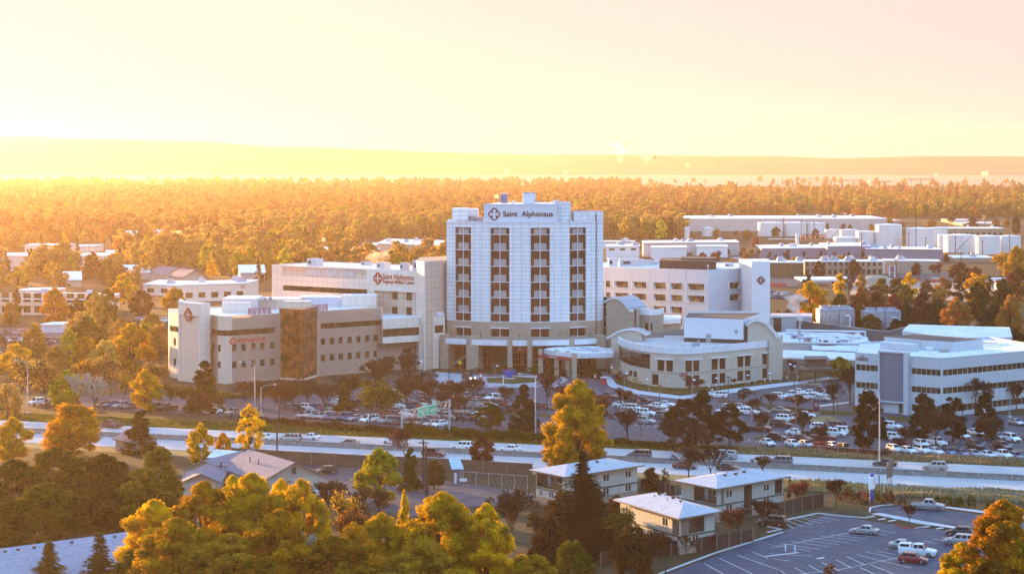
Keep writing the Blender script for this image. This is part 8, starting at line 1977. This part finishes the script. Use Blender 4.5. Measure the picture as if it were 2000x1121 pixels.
for a in [('pale tank left end of the back row beside the pointed tree', 1480, 1530, 434, 462), ('white tank second in the back row behind the red pipework', 1532, 1576, 434, 462), ('white tank third in the back row', 1576, 1612, 435, 462), ('short white tank with stair in the middle', 1611, 1642, 448, 467, 1), ('low cream tank behind the middle stair tank', 1640, 1676, 448, 470),
          ('cream tank left of the tallest one', 1672, 1711, 451, 482), ('tallest white tank with flat cap', 1710, 1761, 438, 483), ('big white tank right of the tallest', 1770, 1823, 445, 485), ('cream tank peeping out right of the big pair', 1815, 1850, 444, 481), ('white tank at the left of the wide front pair', 1832, 1850, 458, 492),
          ('widest white tank with diagonal stair on its wall', 1843, 1906, 458, 494, 1), ('bright white tank in front of the wide pair', 1905, 1953, 460, 497), ('rightmost white tank beside the dark tree', 1950, 1993, 460, 495), ('small white tank before the pipe racks', 1628, 1673, 463, 482), ('tall narrow silo among the pipe racks', 1554, 1561, 457, 478), ('slim grey silo left of the tank farm', 1337, 1347, 443, 468), ('pale drum tank beside the slim silo', 1371, 1392, 444, 462)]: tank(*a)
pk = thing('pipe_rack', 'red and pale pipe racks in front of the back tank row', 'pipe rack', (wx(1560, 1600), 1600))
for x0, x1, yt, m in ((1500, 1560, 466, 'white_trim'), (1500, 1600, 470, 'redtrim'), (1565, 1612, 458, 'redtrim'), (1590, 1640, 468, 'redtrim'), (1500, 1625, 474, 'white_trim')):
    Y = 1540; mb = MB(); mb.box(wx(x0, Y), wx(x1, Y), Y, Y+2, wz(yt, Y)-.8, wz(yt, Y))
    for i in range(6): x = wx(x0+(x1-x0)*i/5, Y); mb.box(x-.3, x+.3, Y, Y+1, 0, wz(yt, Y)-.8)
    mb.build('pipe', M_[m], pk)
# fuel canopy, motel pylon, building site
Y = F*ZC/(560-H); t = thing('fuel_canopy', 'flat white petrol station canopy on columns behind the golden tree', 'canopy', (wx(1616, Y), Y)); mb = MB(); mb.box(wx(1565, Y), wx(1668, Y), Y, Y+24, wz(549, Y), wz(546, Y)); mb.build('roof', M_['bright'], t)
for x in (1575, 1625, 1655):
    mb = MB(); mb.box(wx(x, Y)-.4, wx(x, Y)+.4, Y+2, Y+3, 0, wz(549, Y)); mb.build('column', M_['galv'], t)
Y = F*ZC/(541-H); t = thing('pylon_sign', 'white framed pylon sign standing before the brick motel wing', 'sign', (wx(1742, Y), Y))
for x in (1737.5, 1747.5): mb = MB(); mb.tube((wx(x, Y), Y, 0), (wx(x, Y), Y, wz(519, Y)), .3, .3, 6); mb.build('post', M_['bright'], t)
mb = MB(); mb.box(wx(1738, Y), wx(1747, Y), Y-.2, Y+.2, wz(531, Y), wz(521, Y)); mb.build('panel', plain('blue red sign face', (.25, .08, .18), .6), t)
mb = MB(); mb.box(wx(1723, 1075), wx(1726, 1075), 1073, 1075, 0, wz(507, 1075)); tag(mb.build('concrete_pylon', M_['bright']), 'white upright slab between the motel and its brick wing', 'pylon')
sheet('motel_lot', G((1500, 560), (1840, 562), (1960, 548), (1860, 530), (1500, 542)), .04, M_['lot']); M_['dirt'] = plain('site dirt', (.30, .24, .18), .95, c2=(.2, .16, .12), scale=.05)
sheet('site_ground', G((1660, 575), (1900, 590), (1960, 560), (1850, 550), (1670, 553)), .06, M_['dirt'])
for k, (x0, x1, yb) in enumerate(((1500, 1537, 560), (1700, 1760, 550), (1763, 1800, 550.5), (1808, 1832, 552), (1654, 1668, 553))):
    Y = F*ZC/(yb-H); mb = MB(); P = Path([(wx(x0, Y), Y), (wx(x1, Y), Y+2)]); P.slab(mb, 0, P.L, .1, 1.5, -.1, .1); tag(mb.build('site_barrier', plain('orange red site mesh', (.60, .07, .04), .7)), 'orange red site barrier run, %s along the building site' % ORD[k], 'barrier', 'site barriers')
mb = MB(); mb.lathe((wx(1712, 990), 990, 0), [(13, 0), (9, 2.2), (4, 3.8), (.01, 4.2)], 20); tag(mb.build('soil_heap', M_['dirt'], smooth=True), 'brown heap of soil at the building site', 'soil heap')
lot([(1698, 546, 's', W), (1738, 546, 'p', K), (1752, 546, 's', W), (1780, 549, 's', S), (1828, 547, 's', W), (1840, 551, 's', K), (1906, 541, 's', W), (1865, 540, 'h', W), (1700, 552, 'u', W)], 'the motel lot', 'cars in the motel lot', -10)
rowp((1190, 496), (1250, 497), 4, 'the row right of the tower base roofline', 'far parked cars', -20); rowp((1425, 507), (1500, 509), 10, 'the far yard behind the badge tower', 'far parked cars', -20); rowp((1430, 513), (1500, 516), 9, 'the near side of the yard behind the badge tower', 'far parked cars', -20)
rowp((1560, 603), (1598, 606), 4, 'the yard under the golden tree', 'far parked cars', -20); rowp((1500, 582), (1560, 588), 9, 'the lot right of the badge tower', 'far parked cars', -25); rowp((1500, 574), (1552, 579), 8, 'the back lot right of the badge tower', 'far parked cars', -25)
rowp((1628, 556), (1662, 558), 5, 'the fuel station forecourt', 'far parked cars', -25); rowp((270, 626), (330, 630), 5, 'the street left of the numbered office', 'far parked cars', -25)
# steam: each plume one soft closed body of vapour
def plume(label, px, yb, yt, wpx, Y, lean=0, dens=.12, seed=1, emcol=(1, .97, .93)):
    rng = random.Random(seed); z0, z1 = wz(yb, Y), wz(yt, Y); x0 = wx(px, Y); r = wpx*Y/F/2; mb = MB(); n, N = 26, 22; rings = []
    ph = [rng.uniform(0, 6.28) for _ in range(6)]
    for i in range(n+1):
        t_ = i/n; cx = x0+lean*Y/F*t_+math.sin(t_*7+ph[0])*r*.5*t_; cy_ = Y+math.sin(t_*5+ph[1])*r*.4*t_; rr = r*(.12+.95*t_**.8)*(1 if i < n else .25)*(1+.28*math.sin(t_*17+ph[2]))
        rings.append([(cx+rr*(1+.25*math.sin(3*a+ph[3]+t_*9)+.14*math.sin(5*a+ph[4]+t_*13))*math.cos(a), cy_+rr*(1+.2*math.sin(2*a+ph[5]+t_*6))*math.sin(a), z0+(z1-z0)*t_+rr*.25*math.sin(a*2+ph[3]+t_*11)) for a in [2*math.pi*k/N for k in range(N)]])
    for a, b in zip(rings, rings[1:]):
        for k in range(N): mb.poly([a[k], a[(k+1) % N], b[(k+1) % N], b[k]])
    mb.poly(rings[0][::-1]); mb.poly(rings[-1])
    m = bpy.data.materials.new('vapour'); m.use_nodes = True; nt = m.node_tree; nt.nodes.remove(nt.nodes['Principled BSDF']); v = nt.nodes.new('ShaderNodeVolumePrincipled')
    v.inputs['Density'].default_value = dens; v.inputs['Color'].default_value = (*emcol, 1); v.inputs['Anisotropy'].default_value = .6; nt.links.new(v.outputs[0], nt.nodes['Material Output'].inputs['Volume'])
    o = mb.build('steam_plume', m); tag(o, label, 'steam', 'plumes of steam'); o['kind'] = 'thing'
plume('bright steam plume leaning left from the service building chimney', 1564, 634, 576, 30, 620, -16, .35, 1)
plume('pale steam plume over the trees at the left', 343, 486, 450, 20, 1350, 6, .035, 2)
plume('broad golden steam cloud over the medical wing roof', 742, 524, 492, 44, 640, -8, .05, 3)
plume('thin steam wisp over the pale warehouse left', 633, 492, 464, 9, 1180, -3, .16, 4)
plume('tall twisting steam column on the horizon', 1212, 320, 279, 26, 6600, -4, .014, 5)
plume('low steam puff right of the tall column on the horizon', 1262, 318, 304, 30, 6600, 6, .010, 6)
plume('small steam plume on the plain right of the horizon column', 1346, 334, 319, 10, 5200, -5, .02, 7)
plume('small steam puff left on the far plain', 992, 347, 330, 12, 5000, -3, .02, 8); plume('low double puff of steam on the far plain', 1103, 346, 333, 12, 5000, 3, .02, 9)
plume('small steam wisp above the very long warehouse', 1655, 434, 416, 8, 1950, -4, .05, 10); plume('steam wisp above the pipe racks', 1648, 482, 464, 12, 1420, 8, .06, 11)
plume('steam wisp behind the right tanks', 1918, 436, 420, 9, 2000, 5, .05, 12)
mb = MB(); mb.tube((wx(1561.5, 620), 620, 5), (wx(1561.5, 620), 620, wz(632, 620)), .35, .35, 8); tag(mb.build('chimney', M_['galv']), 'slim steel chimney under the bright steam plume', 'chimney')
# prototypes that no place in the photograph needed
for pr_ in list(P_.values())+list(globals().get('CARS', {}).values()):
    if pr_.name not in USED:
        for ch in list(pr_.children_recursive): bpy.data.objects.remove(ch)
        bpy.data.objects.remove(pr_)
